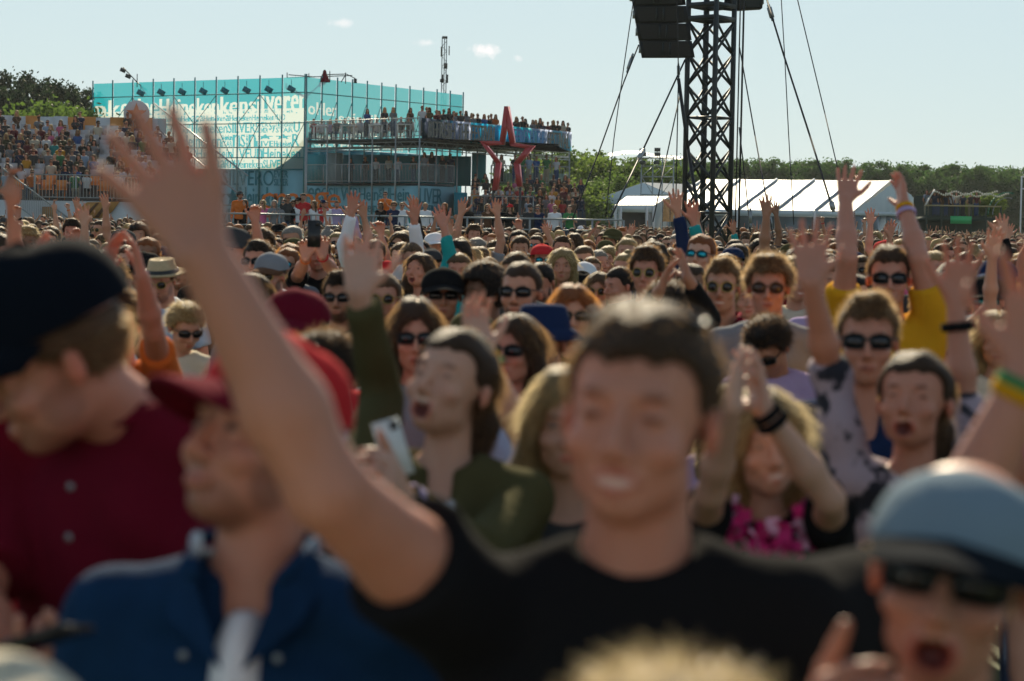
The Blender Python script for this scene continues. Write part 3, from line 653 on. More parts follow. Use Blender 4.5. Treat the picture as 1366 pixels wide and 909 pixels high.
# lettering as flat print
TXT = {}
def text_mesh(s):
    if s not in TXT:
        c = bpy.data.curves.new('print', 'FONT'); c.body = s; c.resolution_u = 2; o = bpy.data.objects.new('print', c)
        COL.objects.link(o); bpy.context.view_layer.update(); me = bpy.data.meshes.new_from_object(o.evaluated_get(bpy.context.evaluated_depsgraph_get()))
        V = np.array([v.co[:] for v in me.vertices]); Fs = [tuple(p.vertices) for p in me.polygons]; bpy.data.objects.remove(o); bpy.data.curves.remove(c); bpy.data.meshes.remove(me)
        V = V[:, :2] - V[:, :2].min(0); TXT[s] = (V, Fs)
    return TXT[s]
def star_shape():
    V = [(.5 + .5 * (1 if i % 2 == 0 else .42) * math.sin(PI * i / 5), .5 + .5 * (1 if i % 2 == 0 else .42) * math.cos(PI * i / 5)) for i in range(10)] + [(.5, .5)]
    return np.array(V), [(i, (i + 1) % 10, 10) for i in range(10)]
TXT['*'] = star_shape()
def ring_shape():
    V = [(.5 + r * math.cos(2 * PI * i / 16), .5 + r * math.sin(2 * PI * i / 16)) for r in (.5, .4) for i in range(16)]; return np.array(V), [(i, (i + 1) % 16, 16 + (i + 1) % 16, 16 + i) for i in range(16)]
TXT['o*'] = ring_shape()
def put_text(b, s, O, U, W, x, z, h, wid=None, rot=0, off=.02, mi=0, bold=0.0):
    """O corner, U unit vector along the face, W outward normal; x along, z up"""
    V, Fs = text_mesh(s); V = V.copy(); hh = V[:, 1].max(); ww = V[:, 0].max()
    V[:, 1] *= h / hh; V[:, 0] *= (wid / ww if wid else h / hh)
    for k in ((0,) if not bold else (-bold, 0, bold)):
        Q = V.copy(); Q[:, 0] += k
        if rot == 1: Q = np.stack([h - Q[:, 1], Q[:, 0]], 1)
        elif rot == 3: Q = np.stack([Q[:, 1], (wid or ww * h / hh) - Q[:, 0]], 1)
        if isinstance(b, PrintGrid):
            for f in Fs:
                for t in range(1, len(f) - 1): b.tri([(x + Q[f[0]][0], z + Q[f[0]][1]), (x + Q[f[t]][0], z + Q[f[t]][1]), (x + Q[f[t + 1]][0], z + Q[f[t + 1]][1])], mi)
            continue
        P3 = [tuple(O + U * (x + q[0]) + Vector((0, 0, z + q[1])) + W * (off + abs(k) * .05)) for q in Q]; b.add(P3, Fs, mi)
class PrintGrid:
    """a face of printed fabric cut into small cells, each with the colour printed there"""
    def __init__(s, L, z0, z1, cell=.048):
        s.c = cell; s.z0 = z0; s.nx = int(L / cell) + 1; s.nz = int((z1 - z0) / cell) + 1; s.g = np.zeros((s.nx, s.nz), np.int8)
    def fill(s, z0, z1, v): s.g[:, max(0, int((z0 - s.z0) / s.c)):int((z1 - s.z0) / s.c)] = v
    def tri(s, T, v):
        c = s.c; T = (np.array(T) - (0, s.z0)) / c - .5; x0, x1 = int(max(0, T[:, 0].min())), int(min(s.nx - 1, T[:, 0].max() + 1)); y0, y1 = int(max(0, T[:, 1].min())), int(min(s.nz - 1, T[:, 1].max() + 1))
        if x1 < x0 or y1 < y0: return
        X, Y = np.meshgrid(np.arange(x0, x1 + 1), np.arange(y0, y1 + 1), indexing='ij'); a, b, d = T
        e = [(q[0] - p[0]) * (Y - p[1]) - (q[1] - p[1]) * (X - p[0]) for p, q in ((a, b), (b, d), (d, a))]
        m = ((e[0] >= 0) & (e[1] >= 0) & (e[2] >= 0)) | ((e[0] <= 0) & (e[1] <= 0) & (e[2] <= 0)); s.g[x0:x1 + 1, y0:y1 + 1][m] = v
    def panel(s, name, O, U, W, x0, x1, z0, z1f, mats, par):
        i0, i1 = int(x0 / s.c), int(x1 / s.c); j0 = max(0, int((z0 - s.z0) / s.c)); zt = z1f((x0 + x1) / 2); j1 = min(s.nz, int((zt - s.z0) / s.c)); ii, jj = np.meshgrid(np.arange(i0, i1 + 1), np.arange(j0, j1 + 1), indexing='ij')
        X = np.clip(ii * s.c, x0, x1); Z = s.z0 + jj * s.c + 0.0; Z[:, -1] = [z1f(x) for x in X[:, -1]]
        V = np.stack([O.x + U.x * X, O.y + U.y * X, Z], -1).reshape(-1, 3); w = j1 - j0 + 1; a = (np.arange(i1 - i0)[:, None] * w + np.arange(j1 - j0)[None, :]).ravel(); Q = np.stack([a, a + w, a + w + 1, a + 1], 1)
        return in_place(link(name, mesh_from(name, V, Q, mats, s.g[i0:i1, j0:j1].ravel())), name, None, par)
def quadsheet(name, a, b_, z0, z1, m, parent, thick=.01, W=None):
    q = MB(); U = (b_ - a); W = W or Vector((U.y, -U.x, 0)).normalized()
    q.prism([Vector((a.x, a.y, z0)), Vector((b_.x, b_.y, z0)), Vector((b_.x, b_.y, z1)), Vector((a.x, a.y, z1))], W, -thick, 0); return q.obj(name, m, parent)
def ztop(px, py, d): return P(px, py, d).z
# ---- the tall lettered scaffold hall
K = P(408, 103, 140); Lp = P(125, 112, 151); Rp = P(617, 127, 155)
HZ = K.z; hall = tag(empty('scaffold_hall', (K.x, K.y, gz(140))), 'tall scaffold hall wrapped in translucent teal and cream mesh printed all over with brewery lettering', 'pavilion')
hall_inv = hall.matrix_world.inverted()
bpy.context.view_layer.update()
def child(o, par):
    """keep world coordinates of a mesh built in place"""
    o.parent = par; o.matrix_parent_inverse = par.matrix_world.inverted(); return o
def in_place(b, name, m, par, smooth=False, kind=None):
    o = b.obj(name, m, None, smooth) if isinstance(b, MB) else b; bpy.context.view_layer.update(); child(o, par)
    if kind: o['kind'] = kind
    return o
def flat(v): return Vector((v.x, v.y, 0))
U1 = flat(K - Lp); LEN1 = U1.length; U1.normalize(); W1 = Vector((U1.y, -U1.x, 0)); U2 = flat(Rp - K); LEN2 = U2.length; U2.normalize(); W2 = Vector((U2.y, -U2.x, 0))
O1 = flat(Lp); O2 = flat(K); zb = 4.75; nb1 = 10; nb2 = 11
zt1 = lambda t: Lp.z + (K.z - Lp.z) * t; zt2 = lambda t: K.z + (Rp.z - K.z) * t
bpy.context.view_layer.update()
zs1 = HZ - 1.75
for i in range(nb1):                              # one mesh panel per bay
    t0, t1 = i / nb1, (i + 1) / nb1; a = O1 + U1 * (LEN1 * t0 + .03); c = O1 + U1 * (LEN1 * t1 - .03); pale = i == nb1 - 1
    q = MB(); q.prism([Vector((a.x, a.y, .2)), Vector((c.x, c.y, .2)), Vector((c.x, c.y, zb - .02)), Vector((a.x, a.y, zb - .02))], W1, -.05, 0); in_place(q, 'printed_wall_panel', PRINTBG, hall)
for i in range(nb2):
    t0, t1 = i / nb2, (i + 1) / nb2; a = O2 + U2 * (LEN2 * t0 + .03); c = O2 + U2 * (LEN2 * t1 - .03)
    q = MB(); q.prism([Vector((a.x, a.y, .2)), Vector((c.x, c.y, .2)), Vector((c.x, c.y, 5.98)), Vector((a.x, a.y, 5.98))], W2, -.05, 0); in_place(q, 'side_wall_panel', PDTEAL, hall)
# scaffold tubes on both faces, seen through the mesh
for (O, U, W, LEN, nb, zt, zlow) in ((O1, U1, W1, LEN1, nb1, zt1, .2), (O2, U2, W2, LEN2, nb2, zt2, 6.1)):
    for i in range(nb + 1):
        p = O + U * (LEN * i / nb) + W * .06; q = MB(); q.bar((p.x, p.y, zlow), (p.x, p.y, zt(i / nb) + .18), .045, 5); in_place(q, 'scaffold_pole', TEALST, hall)
    for k, zz in enumerate((9.15, 7.4, 6.0, 5.4, 4.7, 2.6)):
        if zz < zlow: continue
        p = O + W * .10; r_ = O + U * LEN + W * .10; q = MB(); q.bar((p.x, p.y, zz), (r_.x, r_.y, zz - (0 if O is O1 else .0)), .032, 5); in_place(q, 'scaffold_ledger', TEALST, hall)
    for i in range(nb):
        for (z0, z1) in (((4.7, 7.4), (7.4, 9.1)) if O is O1 else ((6.1, 8.9),)):
            if (i * 7 + int(z0 * 3)) % 3 == 1 and O is O1: continue
            a = O + U * (LEN * i / nb) + W * .08; c = O + U * (LEN * (i + 1) / nb) + W * .08
            if i % 2 == 0 and O is O1: z0, z1 = z1, z0
            q = MB(); q.bar((a.x, a.y, z0), (c.x, c.y, min(z1, zt((i + 1) / nb) - .1)), .028, 4); in_place(q, 'scaffold_brace', TEALST, hall)
# roof edge and back, so that the hall is a volume
q = MB(); back = O1 + U2 * LEN2; bk2 = O2 + U2 * LEN2
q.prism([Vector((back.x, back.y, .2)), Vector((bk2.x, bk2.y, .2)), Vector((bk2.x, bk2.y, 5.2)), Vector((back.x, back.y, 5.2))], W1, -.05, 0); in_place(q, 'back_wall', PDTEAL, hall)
fl = [O1, O2, bk2, back]; q = MB(); q.prism([Vector((p.x, p.y, 0)) for p in (O1 - W1 * .1 , O2 - W1 * .1, bk2, back)], (0, 0, 1), 4.5, 4.7); in_place(q, 'hall_floor', PDTEAL, hall)
# added screen behind the cream mesh, its swept edge shaped to block light
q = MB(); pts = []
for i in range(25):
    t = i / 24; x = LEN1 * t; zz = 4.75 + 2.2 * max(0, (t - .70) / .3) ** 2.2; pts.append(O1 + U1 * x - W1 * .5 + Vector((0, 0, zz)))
pts = [O1 - W1 * .5 + Vector((0, 0, 4.7))] + pts + [O2 - W1 * .5 + Vector((0, 0, 4.7))]; q.prism(pts, W1, -.05, 0); in_place(q, 'added_shade_screen', PDTEAL, hall)
# lettering
R1 = random.Random(3); lt = MB(); lc = MB()
words = ['Heineken', 'SILVER', 'Heineken', 'LIVE', 'Sy', 'S', 'e', 'n', 'Heineken', '*', 'o*', 'R', 'Hein', 'a', 'ken', 'G', 'U']
def fill_text(b, O, U, W, x0, x1, z0, z1, hs, dens=1.0, keep=None, mi=0):
    z = z0; row = 0
    while z < z1 - .15:
        h = R1.choice(hs); h = min(h, z1 - z); x = x0 + R1.uniform(0, .1)
        while x < x1 - .2:
            if R1.random() < .16:
                s = R1.choice(['Heineken', 'SILVER', 'LIVE', 'n', 'k']); V, _ = text_mesh(s); wr = h / (V[:, 0].max() / V[:, 1].max()); 
                if len(s) < 2: wr = h * .8
                if x + wr < x1 and (keep is None or keep(x, z)): put_text(b, s, O, U, W, x, z, wr, h, 1, bold=.02, mi=mi)
                x += wr + .08
            elif R1.random() < .22 and h > .5:
                hh = h * .5 - .03
                ss = [R1.choice(['SILVER', 'LIVE', 'Heineken', 'STAR']), R1.choice(['Heineken', 'EVER', '* *', 'SILVER'])]; wv = R1.uniform(.8, 1.5)
                for j, s in enumerate(ss):
                    s = s if s in TXT or '*' not in s else '*'
                    if x + wv < x1 and (keep is None or keep(x, z)): put_text(b, s, O, U, W, x, z + j * (hh + .06), hh, wv, bold=.015, mi=mi)
                x += wv + .08
            else:
                s = R1.choice(words); V, _ = text_mesh(s); wd = h * V[:, 0].max() / V[:, 1].max() * .92
                if wd > 3.4: wd = 3.4
                if x + wd < x1 and (keep is None or keep(x, z)): put_text(b, s, O, U, W, x, z, h, wd, bold=.022 * h + .008, mi=mi)
                x += wd + .05
        z += h + .09; row += 1
G1 = PrintGrid(LEN1, zb, HZ + .2); G1.fill(zb, zs1 + .1, 1); G1.fill(zs1 - .0, HZ + .4, 0)
fill_text(G1, O1, U1, W1, .1, LEN1 - .1, zb + .05, zs1 - .1, (.36, .46, .6, .74, .3), mi=2)
for k, (s_, x, wd) in enumerate((('nk', .2, 2.2), ('enine', 2.5, 3.2), ('Heineken', 5.9, 5.0), ('kensil', 11.1, 3.5), ('ver', 14.8, 1.9), ('en', 16.8, 1.2))): put_text(G1, s_, O1, U1, W1, x, zs1 - .35 + .06 * (k % 2), 1.05, wd, bold=.05, mi=1)
for i in range(nb1):
    G1.panel('mesh_panel', O1, U1, W1, LEN1 * i / nb1 + .02, LEN1 * (i + 1) / nb1 - .02, zb, lambda x: zt1(x / LEN1), (FABP, FABC, PFG) if i == nb1 - 1 else (FABT, FABC, PFG), hall)
G2 = PrintGrid(LEN2, 6.0, HZ + .2); G2.g[:] = 0
for k, (s_, x, wd, z) in enumerate((('oHen', .3, 3.0, 7.9), ('seinsil', 3.4, 4.0, 7.45), ('Heineken', .4, 3.2, 7.15), ('Heineken', 3.8, 3.6, 6.9), ('SILVER', 7.7, 3.0, 6.9), ('Heineken', .6, 3.4, 6.5), ('LIVE e n', 4.4, 3.2, 6.5), ('SILVER S', 1.0, 5.2, 6.1), ('Heineken', 6.4, 4.0, 6.1))): put_text(G2, s_, O2, U2, W2, x, z, .75 if z > 7.3 else .36, wd, bold=.03, mi=1)
for i in range(nb2):
    G2.panel('side_mesh_panel', O2, U2, W2, LEN2 * i / nb2 + .02, LEN2 * (i + 1) / nb2 - .02, 6.0, lambda x: zt2(x / LEN2), (FABP, FABC) if i < 10 else (FABT, FABC), hall)
lw = MB(); fill_text(lw, O1, U1, W1, .1, LEN1 - .1, .5, zb - .1, (.9, 1.2, .6)); in_place(lw, 'wall_lettering', PRINTFG, hall, kind='stuff')
# floodlights hung inside under the roof, and the lighting boom at the left corner
for i in range(2, 10):
    p = O1 + U1 * (LEN1 * (i + .5) / nb1) + W1 * .25; q = MB(); q.box((-.22, -.12, -.16), (.22, .12, .16), M=Matrix.Translation((p.x, p.y, 9.35)) @ Matrix.Rotation(.5, 4, 'Y')); q.bar((p.x, p.y, 9.5), (p.x, p.y, 9.9), .02, 4); in_place(q, 'floodlight', PDTEAL, hall)
p = O1 + U1 * (LEN1 * 2 / nb1); boom = tag(empty('lighting_boom', (p.x, p.y, zt1(.2))), 'thin lighting boom with two floodlights leaning out over the left end of the lettered hall', 'floodlight'); bpy.context.view_layer.update()
q = MB(); e0 = P(183, 110, 148.5); e1 = P(164, 90, 148.2); q.bar(e0 - Vector((0, 0, .3)), e0 + Vector((0, 0, .5)), .03); q.path([e0 + Vector((.6, 0, -.5)), e0, e1], .035, 5); in_place(q, 'boom_arm', DARKST, boom)
for (x, y) in ((164, 94), (171, 102)):
    c = P(x, y, 148); q = MB(); q.box((-.16, -.1, -.12), (.16, .1, .12), M=Matrix.Translation(c) @ Matrix.Rotation(.4, 4, 'Y')); in_place(q, 'lamp_head', DARKST, boom)
# truss with small camera on the roof edge
rt = tag(empty('roof_truss', (K.x, K.y + 1, K.z)), 'thin dark tube frame with a hanging camera on top of the hall corner', 'frame'); bpy.context.view_layer.update(); q = MB()
for (x0, y0, x1, y1) in ((383, 104, 470, 101), (385, 100, 420, 103), (430, 100, 462, 99), (462, 99, 474, 105), (412, 98, 412, 106), (440, 95, 440, 110), (461, 97, 461, 112), (383, 97, 383, 104), (455, 110, 461, 100)): q.bar(P(x0, y0, 142), P(x1, y1, 142), .035, 4)
in_place(q, 'tube_frame', DARKST, rt); q = MB(); c = P(474, 108, 142); q.bar(c + Vector((0, 0, .12)), c - Vector((0, 0, .14)), .09, 8); in_place(q, 'hanging_camera', DARKST, rt)
q = MB(); c = P(433, 103, 141.5); q.lathe([(.34, -.3), (.22, 0), (.12, .2), (.10, .34), (.03, .42)], 8, tuple(c)); tag(q.obj('red_tarpaulin', CLOTH['maroon']), 'small red draped bundle on the roof edge of the hall', 'tarpaulin')
# ---- deck building in front of the hall
deck = tag(empty('viewing_deck', (-4, 132, gz(132))), 'two storey steel viewing deck with railings and teal walls in front of the lettered hall', 'viewing deck'); bpy.context.view_layer.update()
A = P(408, 185, 136); Bc = P(560, 184, 128.5); Cc = P(760, 200, 145); ZU = Bc.z; ZL = ztop(500, 244, 130)
A.z = Bc.z = Cc.z = ZU
def off_in(a, b, dist):
    u = flat(b - a).normalized(); w = Vector((-u.y, u.x, 0)); return flat(a) + w * dist, flat(b) + w * dist
A2, B2 = off_in(A, Bc, 8); B3, C2 = off_in(Bc, Cc, 7)
top = [flat(A), flat(Bc), flat(Cc), C2, B2 + Vector((1.5, 1, 0)), A2]
q = MB(); q.prism(top, (0, 0, 1), ZU - .14, ZU); in_place(q, 'upper_floor', DARKST, deck)
q = MB(); q.prism([flat(A), flat(Bc), P(606, 230, 132).xy.to_3d(), B3 + Vector((2.2, 1, 0)), A2], (0, 0, 1), ZL - .12, ZL); in_place(q, 'lower_floor', DARKST, deck)
def railing(name, a, b, z, h, parent, m=STEEL, post=1.8, bal=.13, r=.028, brail=.014):
    """top rail, bottom rail, posts each a part; the thin bars joined"""
    a = flat(a); b = flat(b); L = (b - a).length; u = (b - a).normalized()
    q = MB(); q.bar(a + Vector((0, 0, z + h)), b + Vector((0, 0, z + h)), r, 5); in_place(q, 'top_rail', m, parent)
    q = MB(); q.bar(a + Vector((0, 0, z + .1)), b + Vector((0, 0, z + .1)), r * .8, 5); in_place(q, 'bottom_rail', m, parent)
    n = max(1, round(L / post))
    for i in range(n + 1): p = a + u * (L * i / n); q = MB(); q.bar(p + Vector((0, 0, z)), p + Vector((0, 0, z + h)), r * 1.1, 5); in_place(q, 'railing_post', m, parent)
    q = MB(); k = int(L / bal)
    for i in range(k): p = a + u * (i * bal + .05); q.bar(p + Vector((0, 0, z + .1)), p + Vector((0, 0, z + h)), brail, 3, cap=False)
    in_place(q, 'railing_bars', m, parent, kind='stuff')
railing('r', A, Bc, ZU, 1.05, deck); railing('r', A, Bc, ZL, 1.02, deck); Lr = P(606, 230, 132); railing('r', Bc, Lr, ZL, 1.02, deck)
railing('r', A2 * .98 + A * .02, A, ZU, 1.05, deck)
for t in np.linspace(0, 1, 6): p = flat(A).lerp(flat(Bc), t); q = MB(); q.bar(p + Vector((0, -.08, .3)), p + Vector((0, -.08, ZU + 1.05)), .045, 5); in_place(q, 'deck_column', STEEL, deck)
for t in np.linspace(.1, 1, 8): p = flat(Bc).lerp(flat(Cc), t); q = MB(); q.bar(p + Vector((0, .3, .3)), p + Vector((0, .3, ZU)), .045, 5); in_place(q, 'deck_column', STEEL, deck)
for t in np.linspace(0, 1, 7): p = B3.lerp(C2, t); q = MB(); q.bar(p + Vector((0, 0, .3)), p + Vector((0, 0, ZU)), .045, 5); in_place(q, 'deck_column', STEEL, deck)
# lattice girder under the upper floor
for (a, b) in ((A, Bc), (Bc, Cc)):
    a = flat(a) + Vector((0, .15, 0)); b = flat(b) + Vector((0, .15, 0)); n = int((b - a).length / .55); q = MB(); q.bar(a + Vector((0, 0, ZU - .2)), b + Vector((0, 0, ZU - .2)), .03, 4); q.bar(a + Vector((0, 0, ZU - .62)), b + Vector((0, 0, ZU - .62)), .035, 4)
    for i in range(n): q.bar(a.lerp(b, i / n) + Vector((0, 0, ZU - (.2 if i % 2 else .62))), a.lerp(b, (i + 1) / n) + Vector((0, 0, ZU - (.62 if i % 2 else .2))), .018, 3, cap=False)
    in_place(q, 'lattice_girder', STEEL, deck)
    for k in (1.2, 2.4, 3.6): q = MB(); w = Vector((0, k, 0)); q.bar(a + w + Vector((0, 0, ZU - .4)), b + w + Vector((0, 0, ZU - .4)), .04, 4); in_place(q, 'floor_beam', STEEL, deck)
# teal back walls on the lower storey, grey door, cabinet
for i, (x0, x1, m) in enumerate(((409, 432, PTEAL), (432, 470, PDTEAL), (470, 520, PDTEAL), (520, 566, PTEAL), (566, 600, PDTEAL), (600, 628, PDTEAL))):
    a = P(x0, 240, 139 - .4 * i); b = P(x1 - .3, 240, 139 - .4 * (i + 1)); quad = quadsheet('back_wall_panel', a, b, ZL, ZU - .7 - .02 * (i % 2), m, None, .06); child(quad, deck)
a = P(629, 240, 136.5); b = P(648, 240, 136.5); child(quadsheet('pale_teal_panel', a, b, ZL, ZL + 1.9, PTEAL, None, .06), deck)
c = P(447, 225, 137); q = MB(); q.box((c.x - .5, c.y, ZL), (c.x + .4, c.y + .6, ZL + 1.75)); in_place(q, 'grey_cabinet', mat('grey_cabinet', (.22, .30, .32), rough=.6), deck)
# printed wall below the lower floor
UA = flat(Bc - A); LA = UA.length; UA.normalize(); WA = Vector((UA.y, -UA.x, 0)); n = 6
for i in range(n):
    a = flat(A).lerp(flat(Bc), i / n); b = flat(A).lerp(flat(Bc), (i + .995) / n); child(quadsheet('printed_wall_panel', a, b, .2, ZL - .14, PRINTBG, None, .05), deck)
UB = flat(Lr - Bc); LB = UB.length; UB.normalize(); WB = Vector((UB.y, -UB.x, 0)); child(quadsheet('printed_wall_panel', Bc + UB * .02, Lr, .2, ZL - .14, PRINTBG, None, .05), deck)
lw = MB(); fill_text(lw, flat(A), UA, WA, .05, LA, .3, ZL - .25, (.8, .55, 1.0, .4)); fill_text(lw, flat(Bc), UB, WB, .05, LB, .3, ZL - .25, (.8, .55, .4)); in_place(lw, 'wall_lettering', PRINTFG, deck, kind='stuff')
# orange letters at the foot of the wall (part of a larger word hidden by people)
lo = MB(); a = P(392, 272, 129.5); z0 = ztop(430, 281, 129.5)
ow = tag(empty('orange_letters', (a.x, a.y, gz(129))), 'row of big orange letters at the foot of the printed teal wall', 'sign'); bpy.context.view_layer.update()
V, Fs = text_mesh('orange'); 
for i, chh in enumerate('orange'):
    b_ = MB(); V, Fs = text_mesh(chh); h = .85 * (V[:, 1].max() / .5 if chh == 'g' else V[:, 1].max() / .52); s_ = 1.0 / .52
    px0 = 348 + i * 17.5; p0 = P(px0, 272, 129.5)
    V2 = V * s_; dz = -.33 if chh == 'g' else 0
    n_ = len(V2); VV = [(p0.x + v[0], p0.y, z0 + dz + v[1]) for v in V2] + [(p0.x + v[0], p0.y + .15, z0 + dz + v[1]) for v in V2]; b_.add(VV, Fs + [tuple(k + n_ for k in reversed(f)) for f in Fs]); in_place(b_, 'letter', CLOTH['orange'], ow)
# teal stair flank right of the wall
fl_ = MB(); y0 = 131.0; pts = [P(x, y, y0) for x, y in ((606, 300), (606, 257), (622, 257), (622, 271), (637, 271), (637, 284), (651, 284), (651, 300))]; fl_.prism(pts, (0, 1, 0), 0, 3.0); in_place(fl_, 'stair_flank', mat('bright_teal_panel', (.01, .26, .34), rough=.5, noise=.06), deck)
# ---- banner with lettering along the upper deck
ban = tag(empty('festival_banner', tuple(Bc)), 'long printed banner reading REFRESH THE FESTIVAL along the upper deck', 'banner'); bpy.context.view_layer.update()
Ub = flat(Cc - Bc); LBN = Ub.length; Ub.normalize(); Wb = Vector((Ub.y, -Ub.x, 0)); Ob = flat(Bc) + Wb * .12; zb0 = ZU - .08; HB = 1.13
def banmat(name, c1, c2, c3, sc):
    m, n, l, b = _nt(name); t = n.new('ShaderNodeTexCoord'); v = n.new('ShaderNodeTexNoise'); v.inputs['Scale'].default_value = sc; v.inputs['Detail'].default_value = 1.5; l.new(t.outputs['Object'], v.inputs['Vector'])
    r = n.new('ShaderNodeValToRGB'); r.color_ramp.interpolation = 'CONSTANT'; r.color_ramp.elements[0].color = (*c1, 1); r.color_ramp.elements[1].position = .5; r.color_ramp.elements[1].color = (*c2, 1); e = r.color_ramp.elements.new(.58); e.color = (*c3, 1)
    l.new(v.outputs['Fac'], r.inputs['Fac']); l.new(r.outputs[0], b.inputs['Base Color']); b.inputs['Roughness'].default_value = .5
    tr = n.new('ShaderNodeBsdfTranslucent'); l.new(r.outputs[0], tr.inputs['Color']); ms = n.new('ShaderNodeMixShader'); ms.inputs[0].default_value = .9; l.new(b.outputs[0], ms.inputs[1]); l.new(tr.outputs[0], ms.inputs[2]); l.new(ms.outputs[0], n['Material Output'].inputs['Surface']); return m
BM = [banmat('banner_grey', (.42, .45, .54), (.36, .40, .50), (.12, .20, .25), 1.3), banmat('banner_pale', (.66, .72, .86), (.60, .68, .84), (.08, .55, .75), .5), banmat('banner_cyan', (.04, .55, .80), (.07, .66, .86), (.55, .80, .92), 1.0), banmat('banner_cyan2', (.08, .64, .78), (.05, .54, .68), (.50, .80, .86), .8), banmat('banner_white', (.68, .74, .88), (.66, .72, .86), (.40, .74, .86), .6)]
segs = [(0, .06, 0), (.06, .17, 0), (.17, .30, 1), (.30, .42, 2), (.42, .55, 2), (.55, .70, 3), (.70, .85, 4), (.85, 1.0, 4)]
for (t0, t1, k) in segs: child(quadsheet('banner_section', Ob + Ub * (LBN * t0), Ob + Ub * (LBN * t1 - .01), zb0, zb0 + HB, BM[k], None, .02), ban)
lb = MB(); lbl = MB()
def xat(px):          # distance along the banner where sight line px meets it
    r = ray(px, 190); r = Vector((r.x, r.y)); o = Vector((Ob.x, Ob.y)); u = Vector((Ub.x, Ub.y)); det = r.x * (-u.y) + u.x * r.y; t = (o.x * (-u.y) + u.x * o.y) / det; return (r.x * t - o.x) / u.x
def word(s, p0, p1, tgt): x0, x1 = xat(p0), xat(p1); put_text(tgt, s, Ob, Ub, Wb, x0, zb0 + .12, .90, x1 - x0, off=.03, bold=.055)
word('REFRESH', 571, 606, lb); word('THE', 610, 624, lb); word('FESTIVAL', 628, 661, lb); word('REFRESH', 679, 711.4, lbl); word('THE', 715, 726, lbl); word('FESTIVAL', 730, 759, lb)
in_place(lb, 'dark_lettering', FRAMEB, ban, kind='stuff'); in_place(lbl, 'blue_lettering', mat('blue_print', (.03, .22, .50), rough=.5), ban, kind='stuff')
# ---- big red star
st_pts = [(676, 142), (672.5, 192), (640, 190), (667, 222), (658, 252)]; 
def star_outline(scale):
    out = [(676, 141), (684.5, 192), (712, 193), (690, 217), (694, 249)]; o2 = [(659, 252), (664.5, 217), (640, 189), (668, 190)]; return out + o2
star = tag(empty('star_sculpture', (P(676, 250, 124).x, 124, P(676, 252, 124).z)), 'giant hollow red star standing in front of the viewing deck', 'star'); bpy.context.view_layer.update()
d0 = 124.5; ctr = P(676, 205, d0); om = math.pi / 2
outer = [(677.8, 142), (686, 190.7), (712.6, 194.6), (692, 219), (695.5, 249), None, (656.3, 254), (661, 218), (639.5, 188.3), (666.3, 188.3), (672.5, 142)]
inner = [(675.7, 168), (680.2, 195), (700.4, 198.4), (685.0, 218), (689.5, 249), None, (662.4, 254), (667.4, 217), (648.5, 194), (671.7, 193.4), (675.7, 168)]
for i in range(len(outer)):
    j = (i + 1) % len(outer)
    if outer[i] is None or outer[j] is None: continue
    q = MB(); pts = [P(*outer[i], d0), P(*outer[j], d0), P(*inner[j], d0), P(*inner[i], d0)]; pts = pts if inner[i] != inner[j] else pts[:3]; q.prism(pts, (.28, 1, 0), -.001 * (i % 2), .30 + .001 * (i % 2)); in_place(q, 'star_beam', REDP, star)
q = MB()
for x, y in ((658, 252), (694, 250)): c = P(x, y, d0 + .2); q.bar(c, (c.x, c.y, gz(124)), .07, 6)
in_place(q, 'support_leg', DARKST, star)
# ---- stepped seating right of the deck
def stand(name, label, rows, x0f, x1f, zf, yf, depth, rise, m, back=True):
    t = tag(empty(name, (x0f + 8, yf, gz(yf))), label, 'grandstand'); bpy.context.view_layer.update()
    for r in range(rows):
        q = MB(); q.box((x0f, yf + r * depth, gz(yf)), (x1f if not callable(x1f) else x1f(r), yf + (r + 1) * depth - .01, zf + r * rise)); in_place(q, 'seating_step', m, t)
    return t
xr0, xr1 = P(622, 280, 127).x, P(782, 280, 127).x
st2 = stand('seating_stand', 'low dark stepped seating stand behind the red star, full of spectators', 7, xr0, xr1, ztop(700, 296, 126), 126, .75, .22, DARKST)
railing('r', Vector((xr0 + .3, 125.8, 0)), Vector((xr0 + .3 + 3.2, 125.8, 0)), ztop(700, 296, 126) + .2, 1.1, st2, bal=.6)
railing('r', Vector((P(655, 240, 133).x, 133, 0)), Vector((P(760, 240, 133).x, 133.6, 0)), ztop(700, 246, 133), 1.0, st2, bal=.16)
for i in range(6):
    a = P(668 + i * 15, 240, 134.3); b = P(682 + i * 15, 240, 134.3); child(quadsheet('glass_windbreak', a, b, ztop(700, 248, 134), ztop(700, 231, 134), thin_mat('windbreak_glass', (.25, .36, .38), trans=.2, see=.45), None, .02), st2)
# ---- left grandstand
GSY = 100; gx0 = P(-90, 250, GSY).x; gx1 = P(300, 250, GSY + 8).x; gzf = ztop(100, 267, GSY)
GROWS, GDEP = 13, .95; rend = lambda r: P(300 - 92 * (r + 1) / 13, 250, GSY + r * .95).x; GRISE = (ztop(60, 178, GSY + 13) - gzf) / GROWS
gst = stand('grandstand', 'large grandstand packed with seated spectators at the left edge below the pine trees', GROWS, gx0, rend, gzf, GSY, GDEP, GRISE, mat('stand_deck', (.05, .05, .05), rough=.8))
railing('r', Vector((P(46, 250, GSY - .6).x, GSY - .6, 0)), Vector((gx1, GSY - .6, 0)), gzf, 1.02, gst, bal=.14); 
q = MB()
for i in range(40):
    x = P(3, 250, GSY - .6).x + i * .075; q.bar((x, GSY - .62, gzf + .2 - i * .055), (x, GSY - .62, gzf + 1.25 - i * .055), .012, 3, cap=False)
in_place(q, 'stair_railing_bars', STEEL, gst, kind='stuff')
for k in (.2, 1.25): q = MB(); x0 = P(3, 250, GSY - .6).x; q.bar((x0, GSY - .62, gzf + k), (x0 + 3.0, GSY - .62, gzf + k - 2.2), .03, 5); in_place(q, 'stair_handrail', STEEL, gst)
